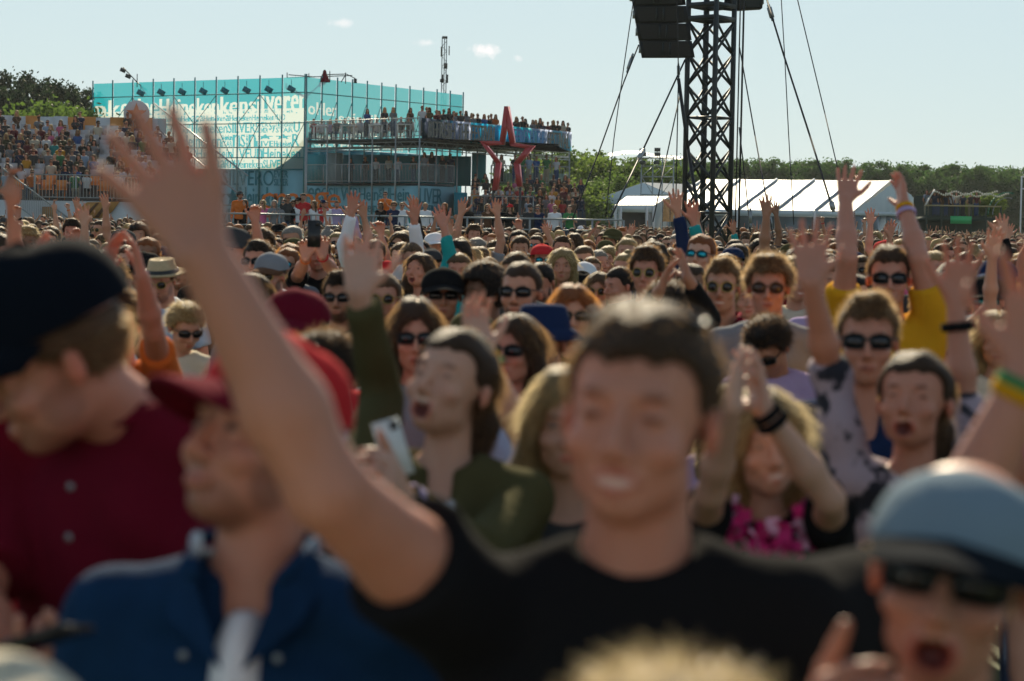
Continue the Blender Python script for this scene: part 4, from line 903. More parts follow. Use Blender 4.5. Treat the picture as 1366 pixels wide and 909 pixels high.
for i in range(9):
    a = Vector((gx0 + (gx1 - gx0) * i / 9, GSY - .3, 0)); b = Vector((gx0 + (gx1 - gx0) * (i + .995) / 9, GSY - .3, 0)); child(quadsheet('front_panel', a, b, .25, gzf - .05, mat('white_board', (.50, .52, .54), rough=.6, noise=.05), None, .05), gst)
def swirl(name, pts, d, m, par): q = MB(); q.prism([P(x, y, d) for x, y in pts], (0, 1, 0), 0, .02); in_place(q, name, m, par)
OCH = mat('ochre_print', (.42, .20, .045), rough=.6, noise=.3, nscale=3)
swirl('ochre_swirl', [(96, 290), (104, 280), (116, 270), (160, 269), (150, 282), (138, 292)], GSY - .37, OCH, gst); swirl('ochre_swirl', [(56, 276), (74, 276), (74, 291), (56, 291)], GSY - .37, OCH, gst)
swirl('brown_stripe', [(112, 289), (120, 279), (128, 271), (132, 271), (124, 280), (117, 290)], GSY - .40, CLOTH['brown'], gst); swirl('brown_stripe', [(126, 290), (134, 280), (141, 271), (145, 271), (138, 281), (131, 291)], GSY - .40, CLOTH['brown'], gst)
by = GSY + GROWS * GDEP + .1; zbk0, zbk1 = ztop(60, 178, by), ztop(60, 155, by)
for i in range(12):
    a = Vector((gx0 + (rend(12) + .3 - gx0) * i / 12, by, 0)); b = Vector((gx0 + (rend(12) + .3 - gx0) * (i + .995) / 12, by, 0)); m = MATS['white_board'] if i not in (2, 5, 6, 8, 9, 10) else mat('orange_board', (.55, .22, .05), rough=.6, noise=.15)
    child(quadsheet('back_board', a, b, gz(by), zbk1 - .03 * (i % 2), m, None, .06), gst)
# stair flank going down behind the raised hand
q = MB(); a = P(205, 168, 113); b = P(330, 268, 101)
for k in (0, 1.05): q.bar(a + Vector((0, 0, k)), b + Vector((0, 0, k)), .035, 5)
in_place(q, 'side_handrail', STEEL, gst); q = MB()
for i in range(75): p = a.lerp(b, i / 75); q.bar(p, p + Vector((0, 0, 1.05)), .012, 3, cap=False)
in_place(q, 'side_railing_bars', STEEL, gst, kind='stuff')
# round star sign on the stand
sg = tag(empty('round_sign', tuple(P(182, 162, 112))), 'round pale sign with an orange star above the grandstand', 'sign'); bpy.context.view_layer.update()
c = P(182, 152, 112.4); q = MB(); q.prism([c + Vector((1.05 * .5 * 1.15 * math.cos(a), 0, .62 * math.sin(a))) for a in np.linspace(0, 2 * PI, 24, endpoint=False)], (0, 1, 0), 0, .1); in_place(q, 'disc', MATS['white_board'], sg)
q = MB(); q.prism([c + Vector(((.5 if i % 2 == 0 else .2) * math.sin(PI * i / 5), -.03, (.5 if i % 2 == 0 else .2) * math.cos(PI * i / 5))) for i in range(10)], (0, 1, 0), 0, .05); in_place(q, 'star_mark', CLOTH['orange'], sg)
q = MB(); q.bar(c - Vector((0, -.1, .6)), (c.x, c.y + .1, gz(112)), .05); in_place(q, 'sign_post', DARKST, sg)
# visible seats in the grandstand
q0 = None; SEATW = mat('seat_shell', (.34, .34, .36), rough=.5); SEATO = mat('seat_shell_orange', (.65, .22, .05), rough=.5)
def seat_mesh(m):
    b = MB(); b.box((-.21, -.2, .40), (.21, .2, .44)); b.box((-.21, .16, .44), (.21, .21, .82)); b.bar((-.15, 0, 0), (-.15, 0, .4), .02, 4); b.bar((.15, 0, 0), (.15, 0, .4), .02, 4); return b.mesh('seat', m)
SM = [seat_mesh(SEATW), seat_mesh(SEATO)]
# ---- raised rail platform in the middle of the crowd
PLY = 73.0; px0, px1 = P(290, 290, PLY).x, P(832, 290, PLY).x; plz = .98
plat = tag(empty('rail_platform', ((px0 + px1) / 2, PLY, gz(PLY))), 'long low raised platform with double steel rails in front of the printed wall', 'platform'); bpy.context.view_layer.update()
q = MB(); q.box((px0, PLY, gz(PLY)), (px1, PLY + 3, gz(PLY) + plz)); in_place(q, 'platform_deck', DARKST, plat)
for (h, r, y) in ((1.05, .028, -.05), (.72, .022, -.05)):
    for i in range(5): a = px0 + (px1 - px0) * i / 5; b = px0 + (px1 - px0) * (i + .99) / 5; q = MB(); q.bar((a, PLY + y, gz(PLY) + plz + h), (b, PLY + y, gz(PLY) + plz + h), r, 6); in_place(q, 'rail', STEEL, plat)
for i in range(14): x = px0 + (px1 - px0) * i / 13; q = MB(); q.bar((x, PLY - .05, gz(PLY)), (x, PLY - .05, gz(PLY) + plz + 1.05), .03, 6); in_place(q, 'railing_post', STEEL, plat)
# ---- truss tower with two hanging line arrays
TY = 48.0
tower = tag(empty('truss_tower', (P(945, 310, TY).x, TY, gz(TY))), 'tall dark four chord truss tower rising out of the crowd right of centre', 'tower'); bpy.context.view_layer.update()
def tpx(px, d): return P(px, 180, d).x
lean = 0
cor = {'l': Vector((tpx(915, 48.2), 48.2, 0)), 'f': Vector((tpx(952, 47.65), 47.65, 0)), 'r': Vector((tpx(976, 48.35), 48.35, 0)), 'b': Vector((tpx(939, 48.9), 48.9, 0))}
TH = 9.2
for k, c in cor.items(): q = MB(); q.bar((c.x, c.y, gz(TY)), (c.x, c.y, TH), .052 if k != 'b' else .06, 8); in_place(q, 'chord', DARKST, tower)
for (a, b) in (('l', 'f'), ('f', 'r'), ('r', 'b'), ('b', 'l')):
    n = 9; zz0 = .3
    for i in range(n):
        z0 = zz0 + (5.95 - zz0) * i / n; z1 = zz0 + (5.95 - zz0) * (i + 1) / n
        q = MB(); q.bar(cor[a] + Vector((0, 0, z0)), cor[b] + Vector((0, 0, z1)), .028, 6); in_place(q, 'brace', DARKST, tower)
        q = MB(); q.bar(cor[b] + Vector((0, 0, z0 + .01)) + Vector((0, .03, 0)), cor[a] + Vector((0, .03, z1 + .01)), .028, 6); in_place(q, 'brace', DARKST, tower)
        if i % 3 == 0: q = MB(); q.bar(cor[a] + Vector((0, 0, z0)), cor[b] + Vector((0, 0, z0)), .022, 6); in_place(q, 'cross_bar', DARKST, tower)
    for z0 in (6.02, 6.28, 6.9): q = MB(); q.bar(cor[a] + Vector((0, 0, z0)), cor[b] + Vector((0, 0, z0)), .06, 4); in_place(q, 'plate', DARKST, tower)
q = MB(); 
for k, x in enumerate((984, 989)): q.bar((tpx(x, 47.9), 47.9 + .05 * k, 9), (tpx(x, 47.9) - .01, 47.9 + .05 * k, gz(TY)), .014 if k != 1 else .02, 6)
in_place(q, 'cable_bundle', BLACKC, tower)
def array(label, corners, rows, name='speaker_array'):
    """corners: bottom-left-front ... boxes stacked upward along a slant"""
    t = tag(empty(name, tuple(corners[0])), label, 'loudspeaker'); bpy.context.view_layer.update(); bl, br_, back, upv = corners
    for i in range(rows):
        o = upv[0] * i + upv[1] * i * i * .5; q = MB(); u = (br_ - bl).normalized(); w = back.normalized()
        V = [bl + o, br_ + o, br_ + o + w * .75 - u * .14, bl + o + w * .75 + u * .14]; h = Vector((0, 0, .335)) + upv[0] * .0; pts = V
        top = [p + (upv[0] + upv[1] * (i + .5)) * .955 for p in V]; n_ = 4; q.add([tuple(p) for p in V + top], [(3, 2, 1, 0), (4, 5, 6, 7), (0, 1, 5, 4), (1, 2, 6, 5), (2, 3, 7, 6), (3, 0, 4, 7)]); bx = in_place(q, 'speaker_box', BLACKC, t)
        for s_ in (0, 1):
            a = (V[0] if s_ == 0 else V[1]); c2 = (V[3] if s_ == 0 else V[2]); m_ = a.lerp(c2, .5) + upv[0] * .5; g_ = MB(); g_.box((-.03, -.10, -.07), (.03, .10, .07), M=Matrix.Translation(m_)); gg = g_.obj('side_handle', STEEL); bpy.context.view_layer.update(); child(gg, bx)
        g_ = MB(); a = V[0] + (V[1] - V[0]) * .06 - w * .012 + upv[0] * .08; b2 = V[0] + (V[1] - V[0]) * .94 - w * .012 + upv[0] * .08
        g_.add([tuple(p) for p in (a, b2, b2 + upv[0] * .8, a + upv[0] * .8)], [(0, 1, 2, 3)]); gg = g_.obj('front_grille', GRILLE); child(gg, bx)
        for f_ in (.42, .55):
            g_ = MB(); m_ = V[0].lerp(V[1], f_) - w * .03 + upv[0] * .5; g_.box((-.02, -.02, -.12), (.02, .02, .12), M=Matrix.Translation(m_)); gg = g_.obj('rigging_link', DARKST); child(gg, bx)
    return t
bl = P(857, 77, 47.2); brp = P(927, 77, 46.9)
array('large black curved line array loudspeaker hanging left of the truss tower', (bl, brp, Vector((-.15, 1, .05)), (Vector((-.075, -.06, .33)), Vector((.004, 0, 0)))), 6)
bl = P(965, 14, 48.4); brp = P(1017, 11, 48.8)
array('black line array loudspeaker cut off by the top edge, right of the truss tower', (bl, brp, Vector((.2, 1, .05)), (Vector((.02, -.03, .33)), Vector((0, 0, 0)))), 3)
# guy wires and chains
def wire(label, pts, r, shackle=None, cat='cable', chain=False):
    t = tag(empty('guy_wire', tuple(P(*pts[-1]))), label, cat); bpy.context.view_layer.update(); q = MB(); q.path([P(*p) for p in pts], r, 5); in_place(q, 'wire', BLACKC, t)
    for s in (shackle or []):
        a = P(*s[:3]); b = P(*s[3:]); q = MB(); q.bar(a, b, r * 2.6, 6); q.bar(a + (a - b) * .25, a, r * 1.6, 6); q.bar(b, b + (b - a) * .3, r * 1.6, 6); in_place(q, 'turnbuckle', STEEL, t)
wire('thin left guy wire crossing the sky from the speaker array', [(846, -6, 46), (832, 90, 46), (819, 185, 46), (808, 290, 46)], .010)
wire('thick slanting guy wire with turnbuckle under the left speaker array', [(852, 60, 46.6), (832, 110, 46.4), (800, 200, 46), (764, 292, 45.6)], .014, [(843, 76, 46.6, 838, 92, 46.5)])
wire('thick slanting steel strut wire running down left from the tower', [(914, 80, 47), (857, 202, 45), (815, 290, 43)], .018, [(857, 202, 45, 852, 212, 44.8)])
wire('slim guy wire falling to the small white tent', [(908, 122, 47), (889, 210, 46), (871, 296, 45)], .013)
wire('vertical hoist chain hanging from the left speaker array', [(903, -4, 46.7), (905, 98, 46.5), (901, 296, 46.2)], .012, [(905, 88, 46.6, 905.3, 100, 46.6), (900.6, 276, 46.6, 900.6, 284, 46.6), (900.6, 288, 46.6, 900.6, 294, 46.6)])
wire('steel tube brace leaning against the left tower leg', [(905, 105, 46.6), (918, 200, 46.3), (938, 322, 46)], .035)
wire('guy wire from tower head falling to the long marquee', [(986, 60, 47.5), (1007, 180, 46), (1034, 330, 44)], .013, [(1027, 290, 44.5, 1029, 303, 44.5)])
wire('heavy guy wire with shackle crossing the right sky', [(1022, -4, 47), (1046, 75, 46), (1080, 180, 45), (1111, 280, 44)], .019, [(1026, 10, 47, 1030, 24, 47), (1109, 270, 44, 1111.5, 280, 44)])
wire('near vertical thin wire in front of the long marquee', [(1042, -4, 47), (1047, 80, 46.5), (1052, 180, 46), (1059, 300, 45.5)], .010)
wire('rightmost thin guy wire running off the top edge', [(1063, -4, 47), (1100, 150, 46), (1121, 240, 45)], .011)
wire('short dark guy wire with weight beside the right tower leg', [(986, 170, 47.4), (994, 240, 47), (1001, 310, 46.8)], .013, [(1001, 282, 46.8, 1001, 298, 46.8)])
# ---- antenna mast behind
mst = tag(empty('antenna_mast', (P(593, 130, 240).x, 240, gz(200))), 'slim lattice phone mast with antenna panels rising behind the hall', 'mast'); bpy.context.view_layer.update()
mb_, mt_ = P(591.5, 150, 240), P(593, 50, 240); 
for dx, dy in ((-.22, 0), (.22, 0), (0, .38)): q = MB(); q.bar((mb_.x + dx, 240 + dy, gz(200)), (mt_.x + dx, 240 + dy, mt_.z), .05, 5); in_place(q, 'leg', STEEL, mst)
q = MB(); z = mb_.z - 2; i = 0
while z < mt_.z - .5:
    x = mb_.x + (mt_.x - mb_.x) * max(0, (z - mb_.z)) / (mt_.z - mb_.z); s = 1 if i % 2 else -1; q.bar((x - .22 * s, 240, z), (x + .22 * s, 240, z + .5), .03, 4); z += .5; i += 1
in_place(q, 'lattice_bracing', STEEL, mst)
for (x0, y0, x1, y1) in ((588, 63, 590.5, 76), (598.5, 62, 600, 74), (592, 85, 597, 92), (589, 100, 591.5, 111), (595.5, 100, 598, 111), (590, 49, 597, 52), (587, 106, 592, 110)):
    a, b = P(x0, y1, 240), P(x1, y0, 240); q = MB(); q.box((a.x, 239.6, a.z), (b.x, 239.9, b.z)); in_place(q, 'antenna_panel', DARKST, mst)
# ---- marquees
def marquee(label, e0, e1, r0, r1, c1, c0=None, bays=5, canvas=TENTW, windows=True):
    """e: near eave ends, r: ridge ends, c: far eave end at the right gable (all in place)"""
    t = tag(empty('marquee', tuple(flat(e1))), label, 'tent'); bpy.context.view_layer.update(); g0 = gz(150)
    c0 = c0 or (r0 + (r0 - e0)); c0.z = e0.z
    for i in range(bays):
        a, b = i / bays, (i + .985) / bays; n = 4
        q = MB(); q.grid(lambda u, v: (e0.lerp(e1, a + (b - a) * u)).lerp(r0.lerp(r1, a + (b - a) * u), v) - Vector((0, 0, .02 * math.sin(PI * u) + .025 * math.sin(PI * v * 3) ** 2)), 6, 9); in_place(q, 'roof_panel', canvas, t, smooth=True)
        q = MB(); q.grid(lambda u, v: (c0.lerp(c1, a + (b - a) * u)).lerp(r0.lerp(r1, a + (b - a) * u), v) - Vector((0, 0, .10 * math.sin(PI * u))), 4, 2); in_place(q, 'roof_panel', canvas, t, smooth=True)
        p = e0.lerp(e1, a); pr = r0.lerp(r1, a); q = MB(); q.bar(p + Vector((0, 0, .05)), pr + Vector((0, 0, .05)), .06, 5); in_place(q, 'roof_rafter', ALU, t)
        va = e0.lerp(e1, a); vb = e0.lerp(e1, b); child(quadsheet('valance', va, vb, e0.z - .38, e0.z - .01, TENTG, None, .02), t)
        child(quadsheet('side_window' if windows else 'side_wall', va + Vector((0, .1, 0)), vb + Vector((0, .1, 0)), g0, e0.z - .39, WIN if windows else canvas, None, .03), t)
        q = MB(); q.bar((p.x, p.y, g0), (p.x, p.y, p.z), .09, 5); in_place(q, 'tent_post', WHITEP, t)
    for (ea, ra, ca, nm) in ((e1, r1, c1, 'right'), (e0, r0, c0, 'left')):
        W = (flat(ca) - flat(ea)).normalized(); n = 22; q = MB()
        mid = .5; 
        for i in range(n):        # pleated gable
            t0, t1 = i / n, (i + 1) / n; f = lambda tt: ea.lerp(ra, tt * 2) if tt < .5 else ra.lerp(ca, tt * 2 - 1)
            a_, b_ = flat(ea).lerp(flat(ca), t0), flat(ea).lerp(flat(ca), t1); nn = Vector((W.y, -W.x, 0)) * .05 * (1 if i % 2 else -1)
            m_ = (a_ + b_) / 2 + nn; za, zb_, zm = f(t0).z - .03, f(t1).z - .03, (f(t0).z + f(t1).z) / 2 - .03; zl = ea.z
            q.add([(a_.x, a_.y, zl), (m_.x, m_.y, zl), (m_.x, m_.y, zm), (a_.x, a_.y, za), (b_.x, b_.y, zl), (b_.x, b_.y, zb_)], [(0, 1, 2, 3), (1, 4, 5, 2)])
        in_place(q, 'gable', TENTG, t)
        for i in range(5):
            a_ = flat(ea).lerp(flat(ca), i / 5); b_ = flat(ea).lerp(flat(ca), (i + .97) / 5); child(quadsheet('gable_window' if i < 3 and windows else 'gable_wall', a_, b_, g0, ea.z - .25, WIN if i < 3 and windows else TENTG, None, .03), t)
        child(quadsheet('gable_valance', flat(ea) + Vector((W.y, -W.x, 0)) * .05, flat(ca) + Vector((W.y, -W.x, 0)) * .05, ea.z - .25, ea.z, TENTG, None, .02), t)
        q = MB(); q.bar(ea, ra, .06, 5); q.bar(ra, ca, .06, 5); in_place(q, 'gable_rafter', WHITEP, t)
    return t
D = 150
e1 = P(1140, 282, D); e0 = P(885, 275, D + 6); e0.z = e1.z; r1 = P(1188, 241, D + 5); c1 = P(1243, 284, D + 10); c1.z = e1.z; r0 = e0 + (r1 - e1)
marquee('long white marquee with bright panelled roof and pleated gable before the dark tree line', e0, e1, r0, r1, c1, bays=5)
e1 = P(800, 274, 172); e0 = P(786, 274, 174)
# gabled white hall tent further back
def gable_tent(label, l, a, r, back, d, wall=True, roofm=TENTW):
    t = tag(empty('marquee', tuple(flat(P(*a, d)))), label, 'tent'); bpy.context.view_layer.update(); L_, A_, R_ = P(*l, d), P(*a, d), P(*r, d); g0 = gz(170)
    q = MB(); q.prism([Vector((L_.x, d, g0)), Vector((R_.x, d, g0)), R_, A_, L_], (0, 1, 0), 0, .05); in_place(q, 'gable', TENTG, t)
    v = Vector(back)
    for s, e in (('left', L_), ('right', R_)):
        n = 4
        for i in range(n): a0 = v * (i / n); a1 = v * ((i + .985) / n); q = MB(); q.add([tuple(e + a0 + Vector((0, 0, .02))), tuple(e + a1 + Vector((0, 0, .02))), tuple(A_ + a1 + Vector((0, 0, .02))), tuple(A_ + a0 + Vector((0, 0, .02)))], [(0, 1, 2, 3)]); in_place(q, 'roof_panel', roofm, t)
    for s, e in (('left', L_), ('right', R_)): q = MB(); ee = e + v; q.prism([Vector((e.x, e.y, g0)), Vector((ee.x, ee.y, g0)), ee, e], (1, 0, 0), -.03, .0); in_place(q, 'side_wall', TENTG, t)
    return t
gable_tent('wide pale grey gable tent behind the small white tent', (785, 270), (858, 244), (903, 263), (14, 16, 0), 172)
# small white tent with bright roof slope
tt = tag(empty('small_tent', tuple(flat(P(850, 270, 150)))), 'small white tent with bright sloping roof and dark open bar front', 'tent'); bpy.context.view_layer.update()
E0, E1, S0, S1 = P(820, 274, 150), P(873, 274, 150), P(836, 262, 154), P(893, 262, 154); G1 = P(897, 275, 157)
for i in range(3): q = MB(); a, b = i / 3, (i + .98) / 3; q.add([tuple(v) for v in (E0.lerp(E1, a), E0.lerp(E1, b), S0.lerp(S1, b), S0.lerp(S1, a))], [(0, 1, 2, 3)]); in_place(q, 'roof_panel', TENTW, tt)
child(quadsheet('valance', E0, E1, E0.z - .42, E0.z - .01, TENTG, None, .02), tt)
q = MB(); q.add([tuple(v) for v in (Vector((E1.x, E1.y, gz(150))), Vector((G1.x, G1.y, gz(150))), Vector((G1.x, G1.y, E1.z)), S1, E1)], [(0, 1, 2, 3, 4)]); in_place(q, 'side_wall', TENTW, tt)
child(quadsheet('black_shade_sheet', P(829, 280, 150.3), P(862, 280, 150.3), gz(150), E0.z - .42, BLACKC, None, .03), tt)  # flat black sheet in place of the shade inside the open front
for x in (821, 828, 863, 872): q = MB(); p = P(x, 280, 150); q.bar((p.x, p.y, gz(150)), (p.x, p.y, E0.z - .05), .09, 5); in_place(q, 'tent_post', WHITEP, tt)
child(quadsheet('front_wall', P(863, 280, 150.2), P(872, 280, 150.2), gz(150), E0.z - .42, TENTW, None, .03), tt)
# orange flags at the marquee corner
for x, l in ((889, 'left one of two orange feather flags at the marquee corner'), (899, 'right one of two orange feather flags, nearer the tower')):
    c = P(x, 296, 146); q = MB(); q.grid(lambda u, v: c + Vector(((u - .5) * .45 * (1.1 - v * .3), .03 * math.sin(u * 6 + v * 4), v * 1.35)), 5, 8); f = tag(empty('feather_flag', (c.x, c.y, gz(146))), l, 'flag'); bpy.context.view_layer.update(); in_place(q, 'flag_cloth', mat('flag_print', (.65, .33, .14), rough=.7, noise=.5, nscale=6), f, True); q = MB(); q.bar((c.x - .24, c.y, gz(146)), (c.x - .24, c.y, c.z + 1.5), .02); in_place(q, 'flag_pole', DARKST, f)
# scaffold light tower behind the tents
sc_ = tag(empty('scaffold_tower', tuple(flat(P(878, 250, 165)))), 'open steel scaffold tower with lamp clusters above the tents', 'scaffold'); bpy.context.view_layer.update()
for x, yt in ((856, 212), (871, 222), (884, 210), (899, 209)): p = P(x, yt, 165); q = MB(); q.bar((p.x, p.y, gz(160)), tuple(p), .05, 5); in_place(q, 'scaffold_pole', STEEL, sc_)
for y in (211, 222, 236, 260): q = MB(); q.bar(P(856, y, 165), P(899, y, 165), .045, 5); in_place(q, 'scaffold_ledger', STEEL, sc_)
for (a, b) in (((856, 236), (871, 222)), ((871, 236), (884, 222)), ((884, 236), (899, 222)), ((856, 236), (871, 260)), ((899, 236), (884, 258)), ((857, 222), (870, 211))): q = MB(); q.bar(P(*a, 165), P(*b, 165), .03, 4); in_place(q, 'scaffold_brace', STEEL, sc_)
for x, y in ((857, 201), (858, 206), (877, 200), (877, 206), (857, 217), (876, 217)): c = P(x, y, 164.8); q = MB(); q.box((c.x - .2, c.y - .1, c.z - .13), (c.x + .2, c.y + .1, c.z + .13)); q.bar((c.x, c.y, c.z - .5), (c.x, c.y, c.z), .02, 4); in_place(q, 'lamp_cluster', DARKST, sc_)
# pale flat roof behind the bushes
q = MB(); q.grid(lambda u, v: P(812 + 100 * u, 209 - 5 * math.sin(PI * min(1, u * 1.5)) + 4 * u, 230 + 6 * v) + Vector((0, 0, .3 * v)), 10, 2); 
for x in (820, 850, 880, 908): p = P(x, 209, 232); q.bar((p.x, p.y, gz(200)), tuple(p), .1)
tag(q.obj('tent_roof', TENTG), 'pale flat tent roof just showing above the green bushes', 'tent')
# ---- green bar with domes at the right
bar_ = tag(empty('garden_bar', tuple(flat(P(1265, 300, 148)))), 'two storey dark green garden bar with arched frame and planted rail right of the marquee', 'bar'); bpy.context.view_layer.update()
GRN = mat('green_paint', (.02, .16, .08), rough=.6, noise=.2); DGR = mat('dark_green_timber', (.012, .03, .022), rough=.8, noise=.4); RUST = mat('woven_rust_mesh', (.16, .085, .04), rough=.9, noise=.5, nscale=8)
x0, x1 = P(1236, 290, 148).x, P(1335, 290, 148).x; zf = ztop(1280, 290, 148); zt_ = ztop(1280, 275, 148)
q = MB(); q.box((x0, 148, zf - .25), (x1, 153, zf)); in_place(q, 'upper_floor', DGR, bar_); q = MB(); q.box((x0, 152.9, gz(150)), (x1, 153, ztop(1280, 262, 152))); in_place(q, 'back_wall', DGR, bar_)
q = MB(); q.box((P(1268, 290, 147.9).x, 147.88, zf - .4), (P(1296, 290, 147.9).x, 147.93, zf + .06)); in_place(q, 'green_sign_board', mat('sign_green', (.03, .42, .14), rough=.5), bar_)
for i in range(6): x = x0 + (x1 - x0) * i / 5; q = MB(); q.bar((x, 148, gz(150)), (x, 148, zt_), .06, 5); in_place(q, 'bar_post', DGR, bar_)
q = MB(); q.bar((x0 - .1, 147.95, zt_), (x1, 147.95, zt_), .05, 5); in_place(q, 'top_rail', mat('pale_timber', (.38, .30, .16), rough=.7), bar_)
q = MB(); c = P(1252, 275, 149.5)
q.grid(lambda u, v: c + Vector((.98 * math.cos(PI * u) * math.cos(v * PI / 2) * .95, 1.0 * math.sin(v * PI / 2), 1.0 * math.sin(PI * u) ** .8 * 1.0)), 12, 4); in_place(q, 'woven_dome', RUST, bar_, True)
for k, (cx, rr, m, w) in enumerate(((1344, 26, GRN, .05), (1344, 20, STEEL, .035))):
    q = MB(); q.path([P(cx - rr * math.cos(a), 287 - rr * 1.15 * math.sin(a), 148.2 + k * .5) for a in np.linspace(0, PI * .6, 12)], w, 5); in_place(q, 'arch_frame', m, bar_)
q = MB(); q.grid(lambda u, v: P(1344 - 25 * math.cos(PI * .6 * u), 287 - 29 * math.sin(PI * .6 * u), 148.6 + 2 * v), 10, 1); in_place(q, 'arch_cover', GRN, bar_, True)
q = MB(); q.path([P(x, y, 148.3) for x, y in ((1234, 275), (1240, 264), (1247, 253))], .05, 5); in_place(q, 'pale_strut', WHITEP, bar_)
sl_ = tag(empty('string_lights', tuple(P(1300, 258, 147.5))), 'strings of pale festoon bulbs above the green garden bar', 'string lights'); bpy.context.view_layer.update()
q = MB(); bl_ = MB()
for (ya, sag, xa, xb) in ((253, 5, 1247, 1330), (256, 4, 1262, 1345)):
    pts = [P(xa + (xb - xa) * t, ya + sag * math.sin(PI * t * 3) ** 2 + 2, 147.5) for t in np.linspace(0, 1, 30)]; q.path(pts, .012, 3)
    for p in pts: bl_.lathe([(.0, -.10), (.06, -.05), (.06, 0), (0, .04)], 5, tuple(p))
in_place(q, 'cord', BLACKC, sl_); in_place(bl_, 'bulbs', mat('frosted_bulb', (.7, .66, .55), rough=.4), sl_, kind='stuff')
q = MB(); a = P(1363, 236, 120); b = P(1372, 236, 120); q.path([Vector((a.x, 120, gz(120))), a, b, Vector((b.x, 120, gz(120)))], .04, 5); q.bar(P(1363, 252, 120), P(1372, 252, 120), .03, 5); tag(q.obj('goal_frame', WHITEP), 'thin white frame cut by the right edge of the picture', 'frame')
# ---- trees
def leafcloud(n_cl, per, rx, ry, rz, leaf, seed, cone=False, gaps=.35):
    rs = np.random.RandomState(seed); C = []
    while len(C) < n_cl:
        p = rs.uniform(-1, 1, 3); r = np.linalg.norm(p)
        if r > 1 or r < .35: continue
        if cone:
            z = (p[2] + 1) / 2; lim = (1 - z) ** .62 * (.78 + .22 * math.sin(z * 26 + seed)) + .05
            if math.hypot(p[0], p[1]) > lim: continue
        elif rs.rand() < gaps * (1 - r): continue
        C.append(p)
    C = np.array(C) * (rx, ry, rz); sz = rs.uniform(.5, 1.2, n_cl)
    pts = np.repeat(C, per, 0) + rs.randn(n_cl * per, 3) * (np.repeat(sz, per)[:, None] * min(rx, rz) * (.13 if not cone else .12)) * (1, 1, .7)
    a = rs.randn(len(pts), 3); a /= np.linalg.norm(a, axis=1, keepdims=True); b = np.cross(a, rs.randn(len(pts), 3)); b /= np.linalg.norm(b, axis=1, keepdims=True); s = leaf * rs.uniform(.6, 1.3, len(pts))[:, None]
    V = np.stack([pts - a * s, pts + b * s * .6, pts + a * s, pts - b * s * .6], 1).reshape(-1, 3); return V, np.arange(len(V)).reshape(-1, 4)
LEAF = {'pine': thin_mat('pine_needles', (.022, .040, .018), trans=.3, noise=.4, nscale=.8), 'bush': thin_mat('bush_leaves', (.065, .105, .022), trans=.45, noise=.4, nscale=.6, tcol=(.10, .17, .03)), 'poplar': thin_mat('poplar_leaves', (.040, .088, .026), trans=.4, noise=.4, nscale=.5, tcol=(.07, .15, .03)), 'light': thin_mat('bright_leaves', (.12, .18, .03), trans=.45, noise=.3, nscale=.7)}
BARK = mat('bark', (.07, .05, .035), rough=.9, noise=.4, nscale=5)
def tree_meshes(kind, seed):
    rs = random.Random(seed); tr = MB()
    if kind == 'pine': V, Q = leafcloud(560, 40, 2.7, 2.7, 6.0, .155, seed, True); V[:, 2] += 6.6; H = 12
    elif kind == 'poplar': V, Q = leafcloud(170, 52, 2.6, 2.3, 4.4, .17, seed); V[:, 2] += 5.9; H = 8
    elif kind == 'bush': V, Q = leafcloud(170, 56, 3.1, 2.8, 2.9, .15, seed); V[:, 2] += 3.2; H = 4.5
    tr.bar((0, 0, -.6), (.1, 0, H * .5), .22, 7, .13); tr.bar((.1, 0, H * .5), (.0, .1, H * .95), .13, 6, .03)
    for k in range(9): z = H * rs.uniform(.25, .85); a = rs.uniform(0, 6.3); L = rs.uniform(.8, 1.8); tr.bar((.05, 0, z), (L * math.cos(a), L * math.sin(a), z + .7), .06, 5, .015)
    return mesh_from('crown', V, Q, (LEAF[kind],)), tr.mesh('trunk', BARK)
TM = {k: [tree_meshes(k, s) for s in (1, 2, 3)] for k in ('pine', 'poplar', 'bush')}
def tree(kind, name, x, y, s, sz, label, group, v, m=None, g=None):
    e = empty(name, (x, y, gz(y) if g is None else g), rnd.uniform(0, 6)); e.scale = (s, s, sz); tag(e, label, 'tree', group)
    c = link('crown', TM[kind][v][0], e); link('trunk', TM[kind][v][1], e)
    if m: c.material_slots[0].link = 'OBJECT'; c.material_slots[0].material = m
    return e
pines = [(-14, 97, 178), (6, 99, 180), (22, 106, 176), (38, 103, 182), (52, 112, 178), (66, 108, 181), (79, 114, 177), (92, 116, 180), (104, 120, 182), (116, 124, 178), (132, 128, 181), (30, 122, 172), (62, 126, 172), (0, 120, 172)]
for i, (x, y, d) in enumerate(pines):
    top = P(x, y + 4, d); s = (top.z - gz(d)) / 12.2; tree('pine', 'pine_tree', top.x, d, s * .95, s, ['dark pine tree %s, behind the left grandstand' % t for t in ('at the far left edge', 'with the tallest top near the left edge', 'with a broad crown', 'with a pointed top left of centre', 'in the middle', 'with twin looking tip right of the middle', 'lower, fourth from the right', 'third from the right', 'second from the right', 'rightmost, touching the hand', 'hidden partly by the raised hand', 'front row, left', 'front row, right', 'front row, at the picture edge')][i], 'pine trees behind the grandstand', i % 3)
for i, (x, y, d) in enumerate(((20, 149, 150), (75, 147, 152), (92, 142, 151), (108, 148, 149))):
    top = P(x, y, d); s = (top.z - gz(d)) / 6.0; tree('bush', 'green_bush', top.x, d, s * .8, s, ['light green bush over the back board of the grandstand, leftmost', 'light green bush over the back board, second from left', 'tallest light green bush beside the raised hand', 'light green bush just left of the lettered hall'][i], 'bushes behind the grandstand', i % 3)
